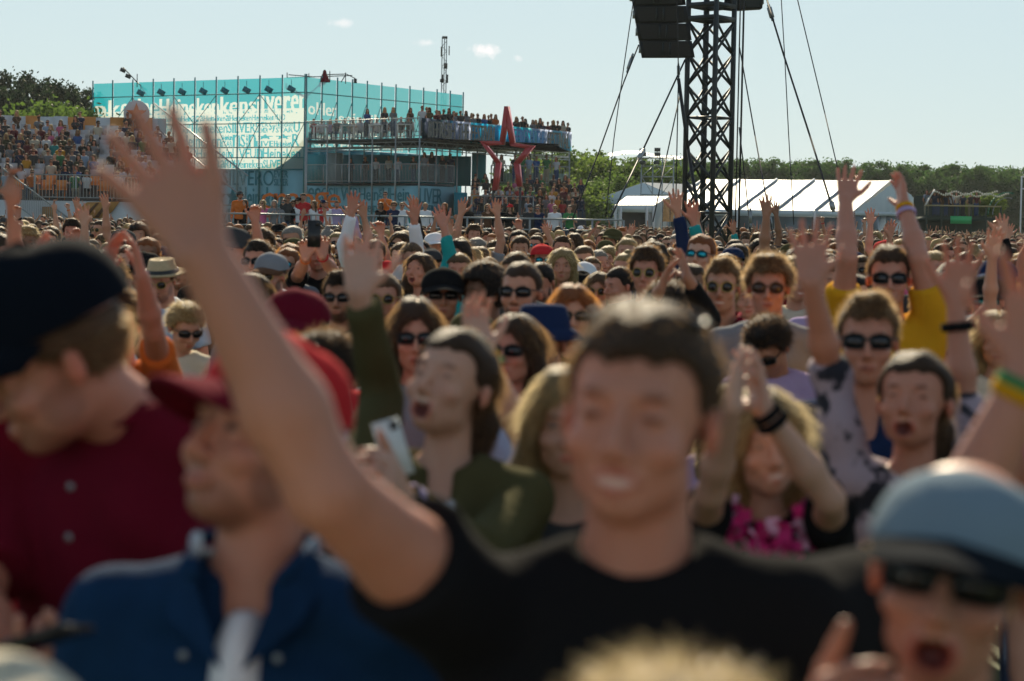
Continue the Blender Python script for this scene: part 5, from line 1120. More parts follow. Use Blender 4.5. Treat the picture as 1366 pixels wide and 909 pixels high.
bush = [(735, 215, 188), (752, 203, 192), (768, 199, 196), (786, 207, 190), (804, 212, 193), (822, 214, 189), (842, 213, 195), (862, 214, 190), (880, 218, 193), (900, 220, 189), (745, 240, 170), (773, 243, 171), (800, 238, 174), (828, 236, 176), (722, 225, 180), (915, 226, 188), (720, 200, 195)]
bl_lab = ['sunlit round leafy tree right behind the star deck', 'leafy tree behind the right end of the banner', 'tallest leafy tree in the gap right of the banner', 'leafy tree between the banner and the first guy wire', 'leafy tree crossed by the first guy wire', 'leafy tree left of the scaffold tower', 'leafy tree behind the left leg of the scaffold tower', 'leafy tree behind the scaffold tower', 'leafy tree right of the scaffold tower', 'leafy tree touching the truss tower', 'lower bush at the right end of the seating stand', 'lower bush above the left slope of the grey tent', 'lower bush above the ridge of the grey tent', 'lower bush behind the grey tent roof', 'leafy tree seen through the deck columns', 'leafy tree behind the truss tower legs', 'leafy tree mostly behind the banner end']
for i, (x, y, d) in enumerate(bush):
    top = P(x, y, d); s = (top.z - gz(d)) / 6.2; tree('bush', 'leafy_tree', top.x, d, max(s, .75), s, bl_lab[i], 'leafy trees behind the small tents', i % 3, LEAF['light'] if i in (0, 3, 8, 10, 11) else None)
i = 0; x = 905.0; ords = ['first', 'second', 'third', 'fourth', 'fifth', 'sixth', 'seventh', 'eighth', 'ninth', 'tenth', 'eleventh', 'twelfth', 'thirteenth', 'fourteenth', 'fifteenth', 'sixteenth', 'seventeenth', 'eighteenth', 'nineteenth', 'twentieth', 'twenty-first', 'twenty-second', 'twenty-third', 'twenty-fourth', 'twenty-fifth', 'twenty-sixth', 'twenty-seventh', 'twenty-eighth', 'twenty-ninth', 'thirtieth', 'thirty-first', 'thirty-second']
while x < 1400:
    d = 300 + rnd.uniform(-4, 4); y = 208 + (x - 985) * .037 + rnd.uniform(-3, 3) + (4 if x < 985 else 0); top = P(x, y, d); s = (top.z - gz(d)) / 10.6
    tree('poplar', 'tall_tree', top.x, d, s * 1.0, s, '%s tree from the left in the tall dark tree line behind the long marquee' % ords[min(i, 31)], 'tree line behind the long marquee', i % 3); i += 1; x += rnd.uniform(14, 20)
# second rank fills the line; it reads as one mass
Vs = []; Qs = []; n_ = 0
for k in range(34):
    V, Q = leafcloud(60, 50, 3.0, 2.5, 4.6, .23, 50 + k); px_ = 895 + k * 16; d = 309; g = P(px_, 214 + (px_ - 985) * .037, d); V = V + np.array([g.x, d, max(gz(d) + 5.0, g.z - 4.7)]); Vs.append(V); Qs.append(Q + n_); n_ += len(V)
    V, Q = leafcloud(40, 50, 3.0, 2.5, 4.0, .23, 90 + k); V = V + np.array([g.x + .7, d - 2, gz(d) + 3.2]); Vs.append(V); Qs.append(Q + n_); n_ += len(V)
tag(link('far_wood', mesh_from('far_wood', np.concatenate(Vs), np.concatenate(Qs), (LEAF['poplar'],))), kind='stuff')
tag(tree('bush', 'green_bush', P(1232, 262, 165).x, 165, .55, .55 * 1.1, 'bright green bush just right of the marquee gable', None, 1, LEAF['light']), None)
for i, x in enumerate((1300, 1325)):
    p = P(x, 262, 151); e = tree('bush', 'potted_shrub', p.x, 151, .25, .25, ['bright shrub on the upper floor of the green bar, left one', 'shrub on the upper floor of the green bar, right one'][i], 'shrubs on the green bar', i, LEAF['light'], g=zf)

def cafe_table(x, y, z, lab):
    t = tag(empty('cafe_table', (x, y, z)), lab, 'table', 'white tables on the upper deck'); b = MB(); b.box((-.4, -.35, .70), (.4, .35, .74)); b.obj('tabletop', WHITEP, t)
    for sx in (-1, 1):
        for sy in (-1, 1): b = MB(); b.bar((.34 * sx, .3 * sy, 0), (.34 * sx, .3 * sy, .70), .025, 5); b.obj('leg', WHITEP, t)
for i, (x, l) in enumerate(((425, 'leftmost'), (462, 'second from left'), (500, 'third from left'), (538, 'rightmost'))): p = P(x, 180, 133.0 - .04 * (x - 425)); cafe_table(p.x, p.y + 1.0, ZU, 'white garden table on the upper deck behind the railing, %s' % l)
def garden_chair(x, y, z, rz): 
    t = tag(empty('garden_chair', (x, y, z), rz), 'white plastic garden chair on the upper deck with someone seated', 'chair', 'garden chairs on the upper deck'); b = MB(); b.box((-.23, -.22, .42), (.23, .22, .455)); b.obj('seat', WHITEP, t); b = MB(); b.box((-.22, .20, .456), (.22, .235, .88)); b.obj('backrest', WHITEP, t)
    for sx in (-1, 1):
        for sy in (-1, 1): b = MB(); b.bar((.2 * sx, .19 * sy, 0), (.2 * sx, .19 * sy, .42), .018, 4); b.obj('leg', WHITEP, t)
# ------------------------------------------------------------------ the crowd
def solve(x, ytop, h, g=0.0, sz=0.0):
    s = (CAMZ - g) / (1.75 + sz + .235 * (ytop - horizon(x)) / h); return s, .235 * F * s / h
COVER = np.zeros((909, 1366), bool); HERO = []
def cover(x, ytop, h, write=True):
    """share of a head (h px tall, top at ytop) already hidden by people in front"""
    w = h * .36; x0, x1, y0, y1 = int(max(0, x - w)), int(min(1365, x + w)), int(max(0, ytop)), int(min(908, ytop + h * .9))
    c = COVER[y0:y1 + 1, x0:x1 + 1].mean() if x1 > x0 and y1 > y0 else 1.0
    if write:
        COVER[y0:y1 + 1, x0:x1 + 1] = True; sw = h * .95; COVER[int(min(908, max(0, ytop + h * 1.15))):, int(max(0, x - sw)):int(min(1365, max(0, x + sw)))] = True
    return c
def fix_arm(Mr, sp, side, px):
    """px: elbow, wrist, fingertip in the photo; near: which way each bone leans"""
    s = -1 if side == 'L' else 1; w = sp.get('w', 1.0) * (.88 if sp.get('female') else 1.0); sc = Mr.to_scale().x
    S = Mr @ shoulder(s, w, dict(el=Vector((0, 0, 1.6 if px.get('raised', True) else 1.1)), lift=px.get('lift', 1.0))); nr = px.get('near', (True, True, False))
    k = px.get('k', 1.0)
    if px.get('el'): el = ray_at(*px['el'], S, .285 * sc * k, nr[0])
    else:                                       # elbow hidden: put it between shoulder and wrist
        w0 = P(*px['wr'], px.get('d', S.y - .15)); v = w0 - S; L = v.length; m_ = S + v * .5; hgt = math.sqrt(max(0, (.27 * sc) ** 2 - (L / 2) ** 2)); el = m_ + Vector((s * .6, .3, -.7)).normalized() * hgt
    wr = ray_at(*px['wr'], el, .26 * sc * k, nr[1]); tip = ray_at(*px['tip'], wr, .19 * sc * k, nr[2])
    Mi = Mr.inverted(); out = dict(el=Mi @ el, wr=Mi @ wr, tip=Mi @ tip, raw=True, fine=True)
    for q in ('spread', 'curl', 'thumb', 'cuff', 'lift'):
        if q in px: out[q] = px[q]
    if 'palm' in px: out['palm'] = Vector(px['palm'])
    return out
N_IND = 0; BODY_CACHE = {}
def hero(label, x, y, h, sp, cloth='black', skin=0, hair='dark', group=None, g=0.0, near_ok=True):
    global N_IND
    s, d = solve(x, y, h, 0.0, sp.get('shift', (0, 0, 0))[2])
    yaw = sp.get('turn', 0); hx = P(x, y + h * .5, d).x - sp.get('shift', (0, 0, 0))[0] * s
    Mr = Matrix.Translation((hx, d, gz(d))) @ Matrix.Rotation(math.radians(yaw), 4, 'Z') @ Matrix.Scale(s, 4)
    sp = dict(sp)
    for side in ('L', 'R'):
        if isinstance(sp.get(side), dict) and 'wr' in sp[side] and 'raw' not in sp[side]: sp[side] = fix_arm(Mr, sp, side, sp[side])
    res = min(.0095, max(.0042, .235 / (h * .75) * 4.0)); lod = 0 if h > 60 else 1
    sp.setdefault('cloth_res', .012 if h > 130 else .018); sp.setdefault('seed', N_IND); sp.setdefault('wr', .0048 if h > 100 else .0034)
    if sp.get('glasses') == BS and h < 100 and N_IND % 3: sp['glasses'] = ('brown sunglasses', 'round sunglasses')[N_IND % 3 - 1] if 'black' not in label and 'dark' not in label else BS
    sp.setdefault('hw', 1 + .05 * math.sin(N_IND * 2.1)); sp.setdefault('hl', 1 + .035 * math.sin(N_IND * 3.7))
    B = build_person(label, sp, hr=res, br=.022 if h > 130 else .028, fr=max(.0055, min(.0085, res * 1.15)))
    V, Q, shd = B['skin']; r = link('person', mesh_from('person', V, Q, (SKIN[skin],), smooth=True, shade=shd)); r.matrix_world = Mr
    V, Q = B['shirt']; cm = mesh_from('clothing', V, Q, (CLOTH[cloth] if isinstance(cloth, str) else cloth,), smooth=True)
    dress(r, B, sp, lod, cm, hair); tag(r, label, 'person', group or 'people in the crowd'); HERO.append((x, y, h, d, r, B, sp)); N_IND += 1
    return r, B, Mr
def held(name, me, label, cat, Mr, loc, rot, sc=1.0):
    o = link(name, me); o.matrix_world = Mr @ Matrix.Translation(loc) @ Euler([math.radians(a) for a in rot]).to_matrix().to_4x4() @ Matrix.Scale(sc, 4); tag(o, label, cat); return o
def extra(root, b, name, m, smooth=True): o = b.obj(name, m, root, smooth); return o
FLORAL = mat('floral_cloth', (.3, .3, .3), rough=.9); 
def make_floral():
    m, n, l, b = _nt('floral_print'); t = n.new('ShaderNodeTexCoord'); v = n.new('ShaderNodeTexNoise'); v.inputs['Scale'].default_value = 16; v.inputs['Detail'].default_value = 3; l.new(t.outputs['Object'], v.inputs['Vector'])
    r = n.new('ShaderNodeValToRGB'); r.color_ramp.elements[0].position = .46; r.color_ramp.elements[0].color = (.012, .012, .02, 1); r.color_ramp.elements[1].position = .52; r.color_ramp.elements[1].color = (.36, .28, .32, 1)
    l.new(v.outputs['Fac'], r.inputs['Fac']); l.new(r.outputs[0], b.inputs['Base Color']); b.inputs['Roughness'].default_value = .85; return m
FLORAL = make_floral()
BS = 'black sunglasses'
# --- front row
r, B, Mr = hero('smiling dark-haired man in black T-shirt, one hand high, sunglasses pushed up on his head', 852, 420, 280,
    dict(head=(-16, 4, 4), hair='short', mouth='smile', eyes='closed', w=1.06, arm=1.12, glasses=BS, glasses_up=True, cuff=.50,
         L=dict(el=(437, 655), wr=(266, 330), tip=(150, 128), spread=1.15, curl=.10, thumb=.72, near=(True, True, False), palm=(.1, -1, -.1), k=1.06, lift=.1),
         R=dict(lift=.1, el=(1232, 790), wr=(1394, 458), tip=(1402, 250), near=(False, True, False), palm=(-.5, -.8, 0), k=1.12), cloth_res=.009, seed=5), 'black', 1, 'brown')
tw = MB(); a = B['arms'][1]; 
for i, (c, dz) in enumerate((('green', .02), ('mustard', .055))):
    p = a['wr'].lerp(a['el'], dz + .02); q = (a['el'] - a['wr']).to_track_quat('Z', 'Y').to_matrix().to_4x4(); link('wristband', BANDS[c], r, Matrix.Translation(p) @ q @ Matrix.Scale(1.06 + i * .03, 4))
hero('heavy man in navy cap and maroon polo shirt looking down at a phone', 168, 354, 220,
    dict(head=(-46, -22, 0), shift=(0, -.07, -.075), hair='short', cap=('ink', 'ink'), cap_tilt=-2, cap_dz=.004, cap_s=1.08, cap_h=1.25, w=1.16, arm=1.15, turn=-26, beard=.35, cuff=.85, neck='crew', eyes='closed',
         L=dict(el=(-40, 800), wr=(-5, 905), tip=(60, 868), raised=False, near=(True, True, True), palm=(0, 0, 1), curl=.6), R=dict(el=(262, 915), wr=(150, 900), tip=(60, 855), raised=False, near=(True, True, True), palm=(-.6, 0, .6), curl=.6, spread=.3)), 'maroon', 1, 'light brown')
rB, BB, MB_ = HERO[-1][4], HERO[-1][5], HERO[-1][4].matrix_world.copy()
b = MB(); b.lathe([(.064, 0), (.082, -.024), (.088, -.022), (.070, .008), (.064, .008)], 20, (0, .012, 1.475)); link('polo_collar', b.mesh('polo_collar', CLOTH['maroon'], smooth=True), rB)
b = MB(); [b.lathe([(0, 0), (.006, 0), (.006, .002), (0, .003)], 8, (0, 0, 0)) for _ in (1,)]; 
for i in range(2): link('button', b.mesh('button', STEEL), rB, Matrix.Translation((0, -.128 - .003 * i, 1.37 - .07 * i)) @ Matrix.Rotation(PI / 2, 4, 'X'))
a = BB['arms'][1]; q = (a['el'] - a['wr']).to_track_quat('Z', 'Y').to_matrix().to_4x4(); link('wristwatch', BANDS['black'], rB, Matrix.Translation(a['wr'].lerp(a['el'], .08)) @ q @ Matrix.Scale(1.25, 4))
ph = held('phone', PHONE_BLACK, 'black phone held low by the man in the navy cap', 'phone', Matrix.Identity(4), P(38, 858, 2.95), (70, 10, 60))
# denim jacket man in a red cap, half hidden by the raised arm
hero('man in dark blue denim shirt and red cap, face half hidden by the raised arm', 338, 486, 236,
    dict(head=(-36, 20, 0), hair='buzz', cap=('red', 'maroon'), cap_s=1.04, cap_tilt=0, cap_h=1.15, w=1.06, arm=1.1, sleeve='long', neck='v', beard=.45, mouth='closed', turn=-6, topname='denim_shirt'), mat('denim_shirt_cloth', (.009, .034, .085), rough=.9, noise=.25, nscale=30, bump=.3, bscale=180, sheen=.03, spec=.05), 1, 'brown')
rD = HERO[-1][4]
def collar_pair(root, m, white, wz=1.0):
    b = MB()
    for s in (-1, 1): b.add([(.012 * s, -.118, 1.36), (.055 * s, -.098, 1.475), (.078 * s, -.02, 1.505), (.104 * s, -.03, 1.462), (.088 * s, -.115, 1.425)], [(0, 1, 2, 3, 4)]); b.add([(.018 * s, -.112, 1.365), (.060 * s, -.092, 1.478), (.082 * s, -.015, 1.508), (.107 * s, -.025, 1.458), (.090 * s, -.110, 1.42)], [(4, 3, 2, 1, 0)])
    for s in (-1, 1): b.bar((.058 * s, -.095, 1.478), (.082 * s, .03, 1.512), .010, 6)
    b.bar((.082, .03, 1.512), (0, .085, 1.515), .010, 6); b.bar((-.082, .03, 1.512), (0, .085, 1.515), .010, 6)
    link('shirt_collar', b.mesh('shirt_collar', m, smooth=False), root)
    f = Field(axis(-.1, .1, .009, []), axis(-.2, 0, .009, []), axis(1.0, 1.52, .012, [])); f.ell((0, -.040, 1.27), (.050 * wz, .100, .165), .01); f.ell((0, -.02, 1.56), (.075, .135, .135), .01, 's'); V, Q = f.mesh(); link('undershirt', mesh_from('undershirt', V, Q, (CLOTH[white],), smooth=True), root)
collar_pair(rD, MATS['denim_shirt_cloth'], 'white')
b = MB(); b.lathe([(0, 0), (.006, 0), (.006, .002), (0, .003)], 8)
for s in (-1, 1):
    for i in range(2): link('button', b.mesh('button', STEEL), rD, Matrix.Translation((.062 * s, -.126, 1.38 - .09 * i)) @ Matrix.Rotation(PI / 2, 4, 'X'))
hero('laughing fan in slate blue cap and big dark sunglasses, cut by the bottom right corner', 1262, 624, 296,
    dict(head=(-16, 4, 8), hair='short', female=True, cap=('slate', 'ink'), cap_dz=0, cap_h=.92, cap_s=1.01, glasses=BS, mouth='open', L=dict(wr=(1085, 985), tip=(1125, 900), d=2.3, raised=False, near=(True, True, True), curl=1.0)), 'grey', 1, 'light brown')  # cap crown coloured paler than the brim to stand for sun on top
hero('head of a blond person right below the centre man, cut by the bottom edge', 880, 893, 400, dict(head=(5, -25, 0), hair='messy', neck='crew'), 'olive', 0, 'blond')
hero('pale capped head cut by the bottom left corner', -16, 888, 330, dict(head=(20, -10, 0), hair='short', cap='cream', cap_back=True), 'white', 0, 'blond')
# --- second row
r, B, Mr = hero('singing woman in olive shirt and white top, mouth wide open, phone in hand', 592, 446, 148,
    dict(head=(-20, 20, 6), hair='tied', female=True, mouth='open', eyes='closed', sleeve='long', neck='v', w=1.12, turn=-8, topname='olive_shirt',
         L=dict(el=(512, 530), wr=(478, 392), tip=(484, 300), palm=(.3, -1, 0), spread=.5, near=(False, True, False)), R=dict(el=(640, 735), wr=(534, 662), tip=(506, 592), raised=False, near=(True, True, True), palm=(-.5, -.2, .3), curl=.8, spread=.4, cuff=.93)), 'olive', 3, 'brown')
f = Field(axis(-.1, .1, .01, []), axis(-.2, 0, .01, []), axis(1.1, 1.5, .012, [])); f.ell((0, -.060, 1.29), (.066, .092, .140), .01); f.ell((0, -.05, 1.50), (.05, .12, .11), .01, 's'); V, Q = f.mesh(); link('white_top', mesh_from('white_top', V, Q, (CLOTH['white'],), smooth=True), r)
a = B['arms'][1]; 
for c, t in (('lilac', .12), ('mustard', .22)): q = (a['el'] - a['wr']).to_track_quat('Z', 'Y').to_matrix().to_4x4(); link('wristband', BANDS[c], r, Matrix.Translation(a['wr'].lerp(a['el'], t)) @ q @ Matrix.Scale(1.15, 4))
held('phone', PHONE_WHITE, 'white cased phone held by the singing woman in olive', 'phone', Matrix.Identity(4), P(524, 598, HERO[-1][3] - .42), (12, 15, 198), .74)
r, B, Mr = hero('blond woman with one long bare arm raised, behind the left cheek of the centre man', 757, 500, 134,
    dict(head=(0, 0, 0), hair='long', female=True, sleeve='none', neck='tank', L=dict(el=(705, 600), wr=(645, 470), tip=(622, 385), palm=(.6, -.8, 0), spread=.5, curl=.5, near=(False, True, False)), bands=[(-1, 'mustard', .05), (-1, 'green', .12)]), 'charcoal', 3, 'blond')
r, B, Mr = hero('curly blond woman with a pink flower garland, clapping over her head with a big watch', 1022, 528, 136,
    dict(head=(6, 2, -4), hair='wavy', female=True, mouth='smile', L=dict(el=(948, 660), wr=(975, 545), tip=(994, 462), palm=(1, -.3, 0), near=(True, True, False)), R=dict(el=(1108, 668), wr=(1020, 548), tip=(992, 452), palm=(-1, -.3, 0), near=(True, True, False)), bands=[(1, 'black', .03), (1, 'black', .12)]), 'black', 3, 'blond')
rl = np.random.RandomState(5); b = MB()
for i in range(260):
    t = rl.uniform(0, 2 * PI); u = (math.cos(t), math.sin(t)); fr = max(0, -u[1])
    c = Vector(((.098 - .015 * fr) * u[0] + rl.randn() * .012, (.05 * u[1] if u[1] > 0 else -.13 * fr ** .6) - .012 + rl.randn() * .008, 1.515 - rl.uniform(.05, .20) * fr + rl.randn() * .010))
    n_ = Vector(rl.randn(3)).normalized(); o1 = n_.orthogonal().normalized(); o2 = n_.cross(o1); s_ = rl.uniform(.014, .026); mi = 0 if rl.rand() < .72 else 1
    b.add([tuple(c - o1 * s_), tuple(c - o2 * s_ + n_ * .006), tuple(c + o1 * s_), tuple(c + o2 * s_ + n_ * .006)], [(0, 1, 2, 3)], mi)
lei = b.obj('flower_garland', (mat('pink_petals', (.75, .03, .25), rough=.7, noise=.2), mat('pale_petals', (.8, .45, .6), rough=.7)), r); lei['kind'] = 'stuff'
hero('young man with fair quiff and black sunglasses behind the floral sleeve, white collar', 1158, 402, 112, dict(head=(-8, 3, 0), hair='quiff', glasses=BS, mouth='closed', neck='v'), 'navy', 1, 'light brown')
hero('open-mouthed rosy woman in dark floral blouse with both arms up', 1222, 476, 132,
    dict(head=(-22, 14, 0), hair='tied', female=True, mouth='open', eyes='closed', sleeve='long', cuffx=1, L=dict(el=(1108, 500), wr=(1082, 378), tip=(1080, 286), spread=1.2, palm=(0, -1, 0), near=(False, True, False), cuff=.15), R=dict(el=(1287, 545), wr=(1275, 405), tip=(1290, 300), spread=1.3, palm=(-.3, -1, 0), cuff=.05, near=(False, True, False)), bands=[(1, 'black', .22)]), FLORAL, 1, 'brown')
hero('tall man in mustard yellow T-shirt and black sunglasses with both arms straight up', 1186, 332, 82,
    dict(head=(-6, 2, 0), hair='short', glasses=BS, w=1.08, L=dict(el=(1130, 345), wr=(1128, 268), tip=(1134, 216), palm=(0, -1, 0), near=(True, False, False), k=1.06), R=dict(el=(1226, 345), wr=(1206, 275), tip=(1197, 222), palm=(-1, -.2, 0), near=(True, False, False), k=1.05, spread=.3), bands=[(1, 'mustard', .05), (1, 'lilac', .15)]), 'mustard', 1, 'brown')
hero('man in brim-shadowed maroon cap and blue framed sunglasses left of the olive sleeve', 398, 394, 104, dict(head=(-16, 0, 0), hair='short', cap=('maroon', 'maroon'), glasses='blue framed sunglasses', cap_s=1.06), 'red', 1, 'brown')
hero('dark-haired person seen from behind in patterned top, beside the olive sleeve', 442, 444, 108, dict(head=(-75, -22, 0), turn=-60, hair='messy', glasses=BS), FLORAL, 2, 'dark')
hero('brown-haired woman with big round black sunglasses and grey top above the singing woman', 553, 404, 90, dict(head=(4, -2, 0), hair='long', female=True, glasses=BS), 'grey', 0, 'brown')
hero('sunglassed brunette with a pink hair streak, mid row right of the raised bare arm', 692, 424, 90, dict(head=(-26, 2, 0), hair='long', female=True, glasses=BS), 'pale blue', 1, 'brown')
hero('man in navy bucket hat with teal mirrored sunglasses', 728, 414, 86, dict(head=(-28, 0, 0), hair='short', hat='bucket', glasses='teal mirrored sunglasses', beard=.4), 'mustard', 2, 'brown')
hero('woman with blue mirrored sunglasses half hidden beside the bare arm', 712, 500, 74, dict(head=(-20, -4, 0), hair='bun', female=True, glasses='blue mirrored sunglasses'), 'cream', 3, 'blond')
hero('red-haired woman with dark sunglasses above the bucket hat', 764, 383, 76, dict(head=(0, 0, 0), hair='long', female=True, glasses=BS), 'black', 0, 'red')
hero('bearded man with black sunglasses staring ahead in the centre of the crowd', 698, 354, 74, dict(head=(-18, 2, 0), hair='buzz', glasses=BS, beard=.85), 'black', 0, 'brown')
hero('dark-haired man leaning behind the bearded sunglasses man', 690, 338, 56, dict(head=(-10, -4, 0), hair='short'), 'charcoal', 2, 'brown')
hero('black curly head seen from behind left of the bearded man', 654, 360, 66, dict(head=(160, 0, 0), turn=150, hair='curly'), 'maroon', 4, 'dark')
hero('man in black cap with wide dark sunglasses above the brown-haired woman', 590, 362, 66, dict(head=(4, 2, 0), hair='short', cap='black', glasses=BS, cap_s=1.06), 'black', 2, 'dark')
hero('woman with sunglasses and pulled back hair right of the olive sleeve', 514, 368, 62, dict(head=(-6, 0, 0), hair='tied', female=True, glasses='round sunglasses'), 'white', 0, 'light brown')
hero('bearded man with green tinted sunglasses left of the olive sleeve', 455, 366, 62, dict(head=(-8, 0, 0), hair='quiff', glasses=BS, beard=.9), 'charcoal', 2, 'dark')
hero('open-mouthed woman below the teal raised sleeve', 560, 340, 46, dict(head=(-26, 12, 0), hair='long', female=True, mouth='open'), 'black', 1, 'brown')
hero('man with sunglasses and long rim-lit hair right of centre', 864, 336, 58, dict(head=(-14, 2, 0), hair='messy', glasses=BS, w=1.05), 'charcoal', 1, 'brown')
hero('short haired man turned aside left of the long-haired sunglasses man', 832, 358, 48, dict(head=(-55, -4, 0), hair='short'), 'navy', 1, 'dark')
hero('dark curly-topped person in black long sleeves clapping overhead behind the centre man', 885, 374, 66, dict(head=(10, -25, 0), hair='messy', sleeve='long', L=dict(el=(850, 432), wr=(880, 388), tip=(901, 336), palm=(1, -.2, 0), near=(True, True, True)), R=dict(el=(945, 425), wr=(918, 372), tip=(903, 325), palm=(-1, -.2, 0), near=(True, True, False), cuff=.85)), 'black', 2, 'dark')
hero('smiling man in purple jacket over white tee and round sunglasses', 965, 350, 68, dict(head=(-12, 2, 0), hair='quiff', glasses='round sunglasses', mouth='smile', neck='v'), 'maroon', 0, 'light brown')
collar_pair(HERO[-1][4], CLOTH['maroon'], 'white')
hero('broad man in grey shirt with brown sunglasses right of the purple jacket', 1026, 346, 76, dict(head=(-8, 0, 0), hair='messy', glasses='brown sunglasses', w=1.12), 'grey', 1, 'light brown')
hero('dark-haired person bowing the head below the grey-shirted man', 1036, 416, 70, dict(head=(-30, -38, 0), hair='messy', glasses=BS), 'lilac', 2, 'dark')
hero('blond woman between the purple jacket and the grey shirt', 992, 372, 54, dict(head=(8, 0, 0), hair='long', female=True), 'navy', 0, 'blond')
hero('laughing young man left of the mustard T-shirt', 1112, 352, 60, dict(head=(-34, 6, 0), hair='short', mouth='open'), 'lilac', 0, 'brown')
hero('curly blond head at the left shoulder of the grey-shirted man', 1062, 350, 52, dict(head=(10, 0, 0), hair='curly', female=True, mouth='smile'), 'cream', 0, 'blond')
hero('man in straw trilby, sunglasses and pale blue shirt looking down', 220, 346, 52, dict(head=(-14, -16, 0), hair='short', hat='straw', glasses=BS, beard=.5), 'pale blue', 1, 'brown')
hero('man in black cap and sunglasses behind the straw trilby', 196, 340, 46, dict(head=(-40, 0, 0), hair='short', cap='black', glasses=BS), 'white', 2, 'dark')
hero('bearded man in bright blue top at the left edge above the navy cap', 26, 340, 54, dict(head=(10, 0, 0), hair='short', beard=.9), 'blue', 1, 'brown')
hero('long-haired brunette cut by the left edge', 0, 316, 52, dict(head=(20, 0, 0), hair='long', female=True), 'charcoal', 1, 'brown')
hero('backlit blond woman right of the navy cap', 240, 404, 58, dict(head=(30, -20, 0), hair='messy', female=True, glasses=BS), 'cream', 0, 'blond')
hero('man with dark round goggles and quiff just right of the forearm', 347, 324, 52, dict(head=(-22, 2, 0), hair='quiff', glasses=BS), 'white', 1, 'dark')
hero('bearded man in pale cap and sunglasses right of the forearm', 364, 342, 54, dict(head=(-22, 0, 0), hair='short', cap=('grey', 'brown'), glasses=BS, beard=.8), 'white', 1, 'brown')
hero('long brown hair seen from behind right of the forearm', 342, 368, 70, dict(head=(150, 0, 0), turn=150, hair='long', female=True), 'grey', 1, 'brown')
hero('man in dark cap half hidden behind the forearm', 314, 308, 50, dict(head=(-20, 0, 0), hair='short', cap='charcoal'), 'black', 1, 'dark')
hero('red cap and teal mirrored sunglasses on a ginger bearded man', 722, 328, 38, dict(head=(8, 0, 0), hair='short', cap=('red', 'red'), cap_back=True, glasses='teal mirrored sunglasses', beard=.4), 'white', 1, 'red')
hero('bearded man in white tee looking down in front of the red cap', 727, 349, 48, dict(head=(-22, -24, 0), hair='short', beard=.9), 'white', 1, 'dark')
hero('blond rim-lit woman in tank top right of the red cap', 751, 334, 42, dict(head=(-6, 0, 0), hair='long', female=True, neck='tank', sleeve='none'), 'black', 1, 'blond')
hero('bespectacled man in black left of the red cap', 694, 316, 36, dict(head=(0, 0, 0), hair='short', beard=.5), 'black', 2, 'brown')
hero('woman with dark wavy hair and sunglasses under the teal sleeve', 613, 323, 38, dict(head=(-14, 0, 0), hair='wavy', female=True, glasses=BS), 'black', 0, 'dark')
hero('fan with one teal-sleeved arm raised high before the platform rail', 612, 340, 44, dict(head=(-4, 0, 0), hair='short', sleeve='long', L=dict(el=(604, 345), wr=(592, 302), tip=(582, 272), near=(False, False, False), cuff=.75)), 'teal', 1, 'light brown')
hero('ginger woman in sunglasses behind the bucket hat', 800, 366, 46, dict(head=(-12, 0, 0), hair='long', female=True, glasses=BS), 'olive', 0, 'light brown')
hero('man in black beanie-like cap left of the ginger woman', 772, 362, 38, dict(head=(20, -18, 0), hair='short', cap='black', cap_back=True), 'olive', 1, 'dark')
hero('man with sunglasses and white rim-lit tee at the right edge', 1316, 372, 60, dict(head=(-10, 0, 0), hair='short', cap='black', glasses='teal mirrored sunglasses'), 'white', 1, 'dark')
hero('blond woman in the shadow of the right raised hand', 1258, 410, 62, dict(head=(10, 0, 0), hair='bun', female=True), 'black', 0, 'blond')
hero('long-haired blond woman near the right edge', 1330, 420, 70, dict(head=(-8, 0, 0), hair='wavy', female=True), 'cream', 0, 'blond')
hero('woman in white sunhat-like cap at the left edge', 4, 418, 60, dict(head=(10, 0, 0), hair='short', female=True, cap=('white', 'pink')), 'cream', 0, 'blond')
hero('man with red shirt behind the navy cap at the left edge', -22, 470, 110, dict(head=(20, 0, 0), hair='short'), 'red', 1, 'dark')
hero('girl in lilac knit behind the pink garland woman', 968, 512, 84, dict(head=(30, -20, 0), hair='long', female=True), 'lilac', 0, 'blond')
hero('person raising two clapping hands behind the navy cap, palms together', 92, 385, 84, dict(head=(0, 0, 0), hair='short', L=dict(wr=(52, 372), tip=(54, 282), d=7.6, near=(True, True, False), palm=(1, -.3, 0), spread=.4), R=dict(wr=(92, 382), tip=(74, 300), d=7.6, near=(True, True, False), palm=(-1, -.3, 0), spread=.4)), 'cream', 1, 'brown')
hero('person clapping behind the navy cap with reddish backlit hands', 158, 392, 84, dict(head=(0, 0, 0), hair='messy', L=dict(wr=(140, 368), tip=(158, 296), d=7.6, near=(True, True, False), palm=(1, -.3, 0), spread=.6), R=dict(wr=(190, 370), tip=(172, 296), d=7.6, near=(True, True, False), palm=(-1, -.3, 0), spread=.6)), 'orange', 1, 'brown')
hero('dark quiffed man in lilac tee left of the raised hand', 96, 296, 30, dict(head=(0, 4, 0), hair='messy'), 'lilac', 1, 'dark')
hero('tall-haired fan with two fists up right of the forearm', 425, 318, 44, dict(head=(0, 0, 0), hair='short', L=dict(wr=(408, 345), tip=(406, 300), d=13.5, near=(True, True, False), curl=1.4), R=dict(wr=(430, 342), tip=(432, 302), d=13.5, near=(True, True, False), curl=1.3), bands=[(-1, 'orange', .05), (1, 'red', .05)]), 'black', 1, 'brown')
held('phone', PHONE_BLACK, 'black phone held up between the two fists right of the forearm', 'phone', Matrix.Identity(4), P(419, 312, 13.2), (10, 0, 182), 1.0)
hero('reveller with both hands high in front of the printed wall', 500, 322, 42, dict(head=(0, 0, 0), hair='short', L='high', R='up', sleeve='long'), 'white', 1, 'brown')
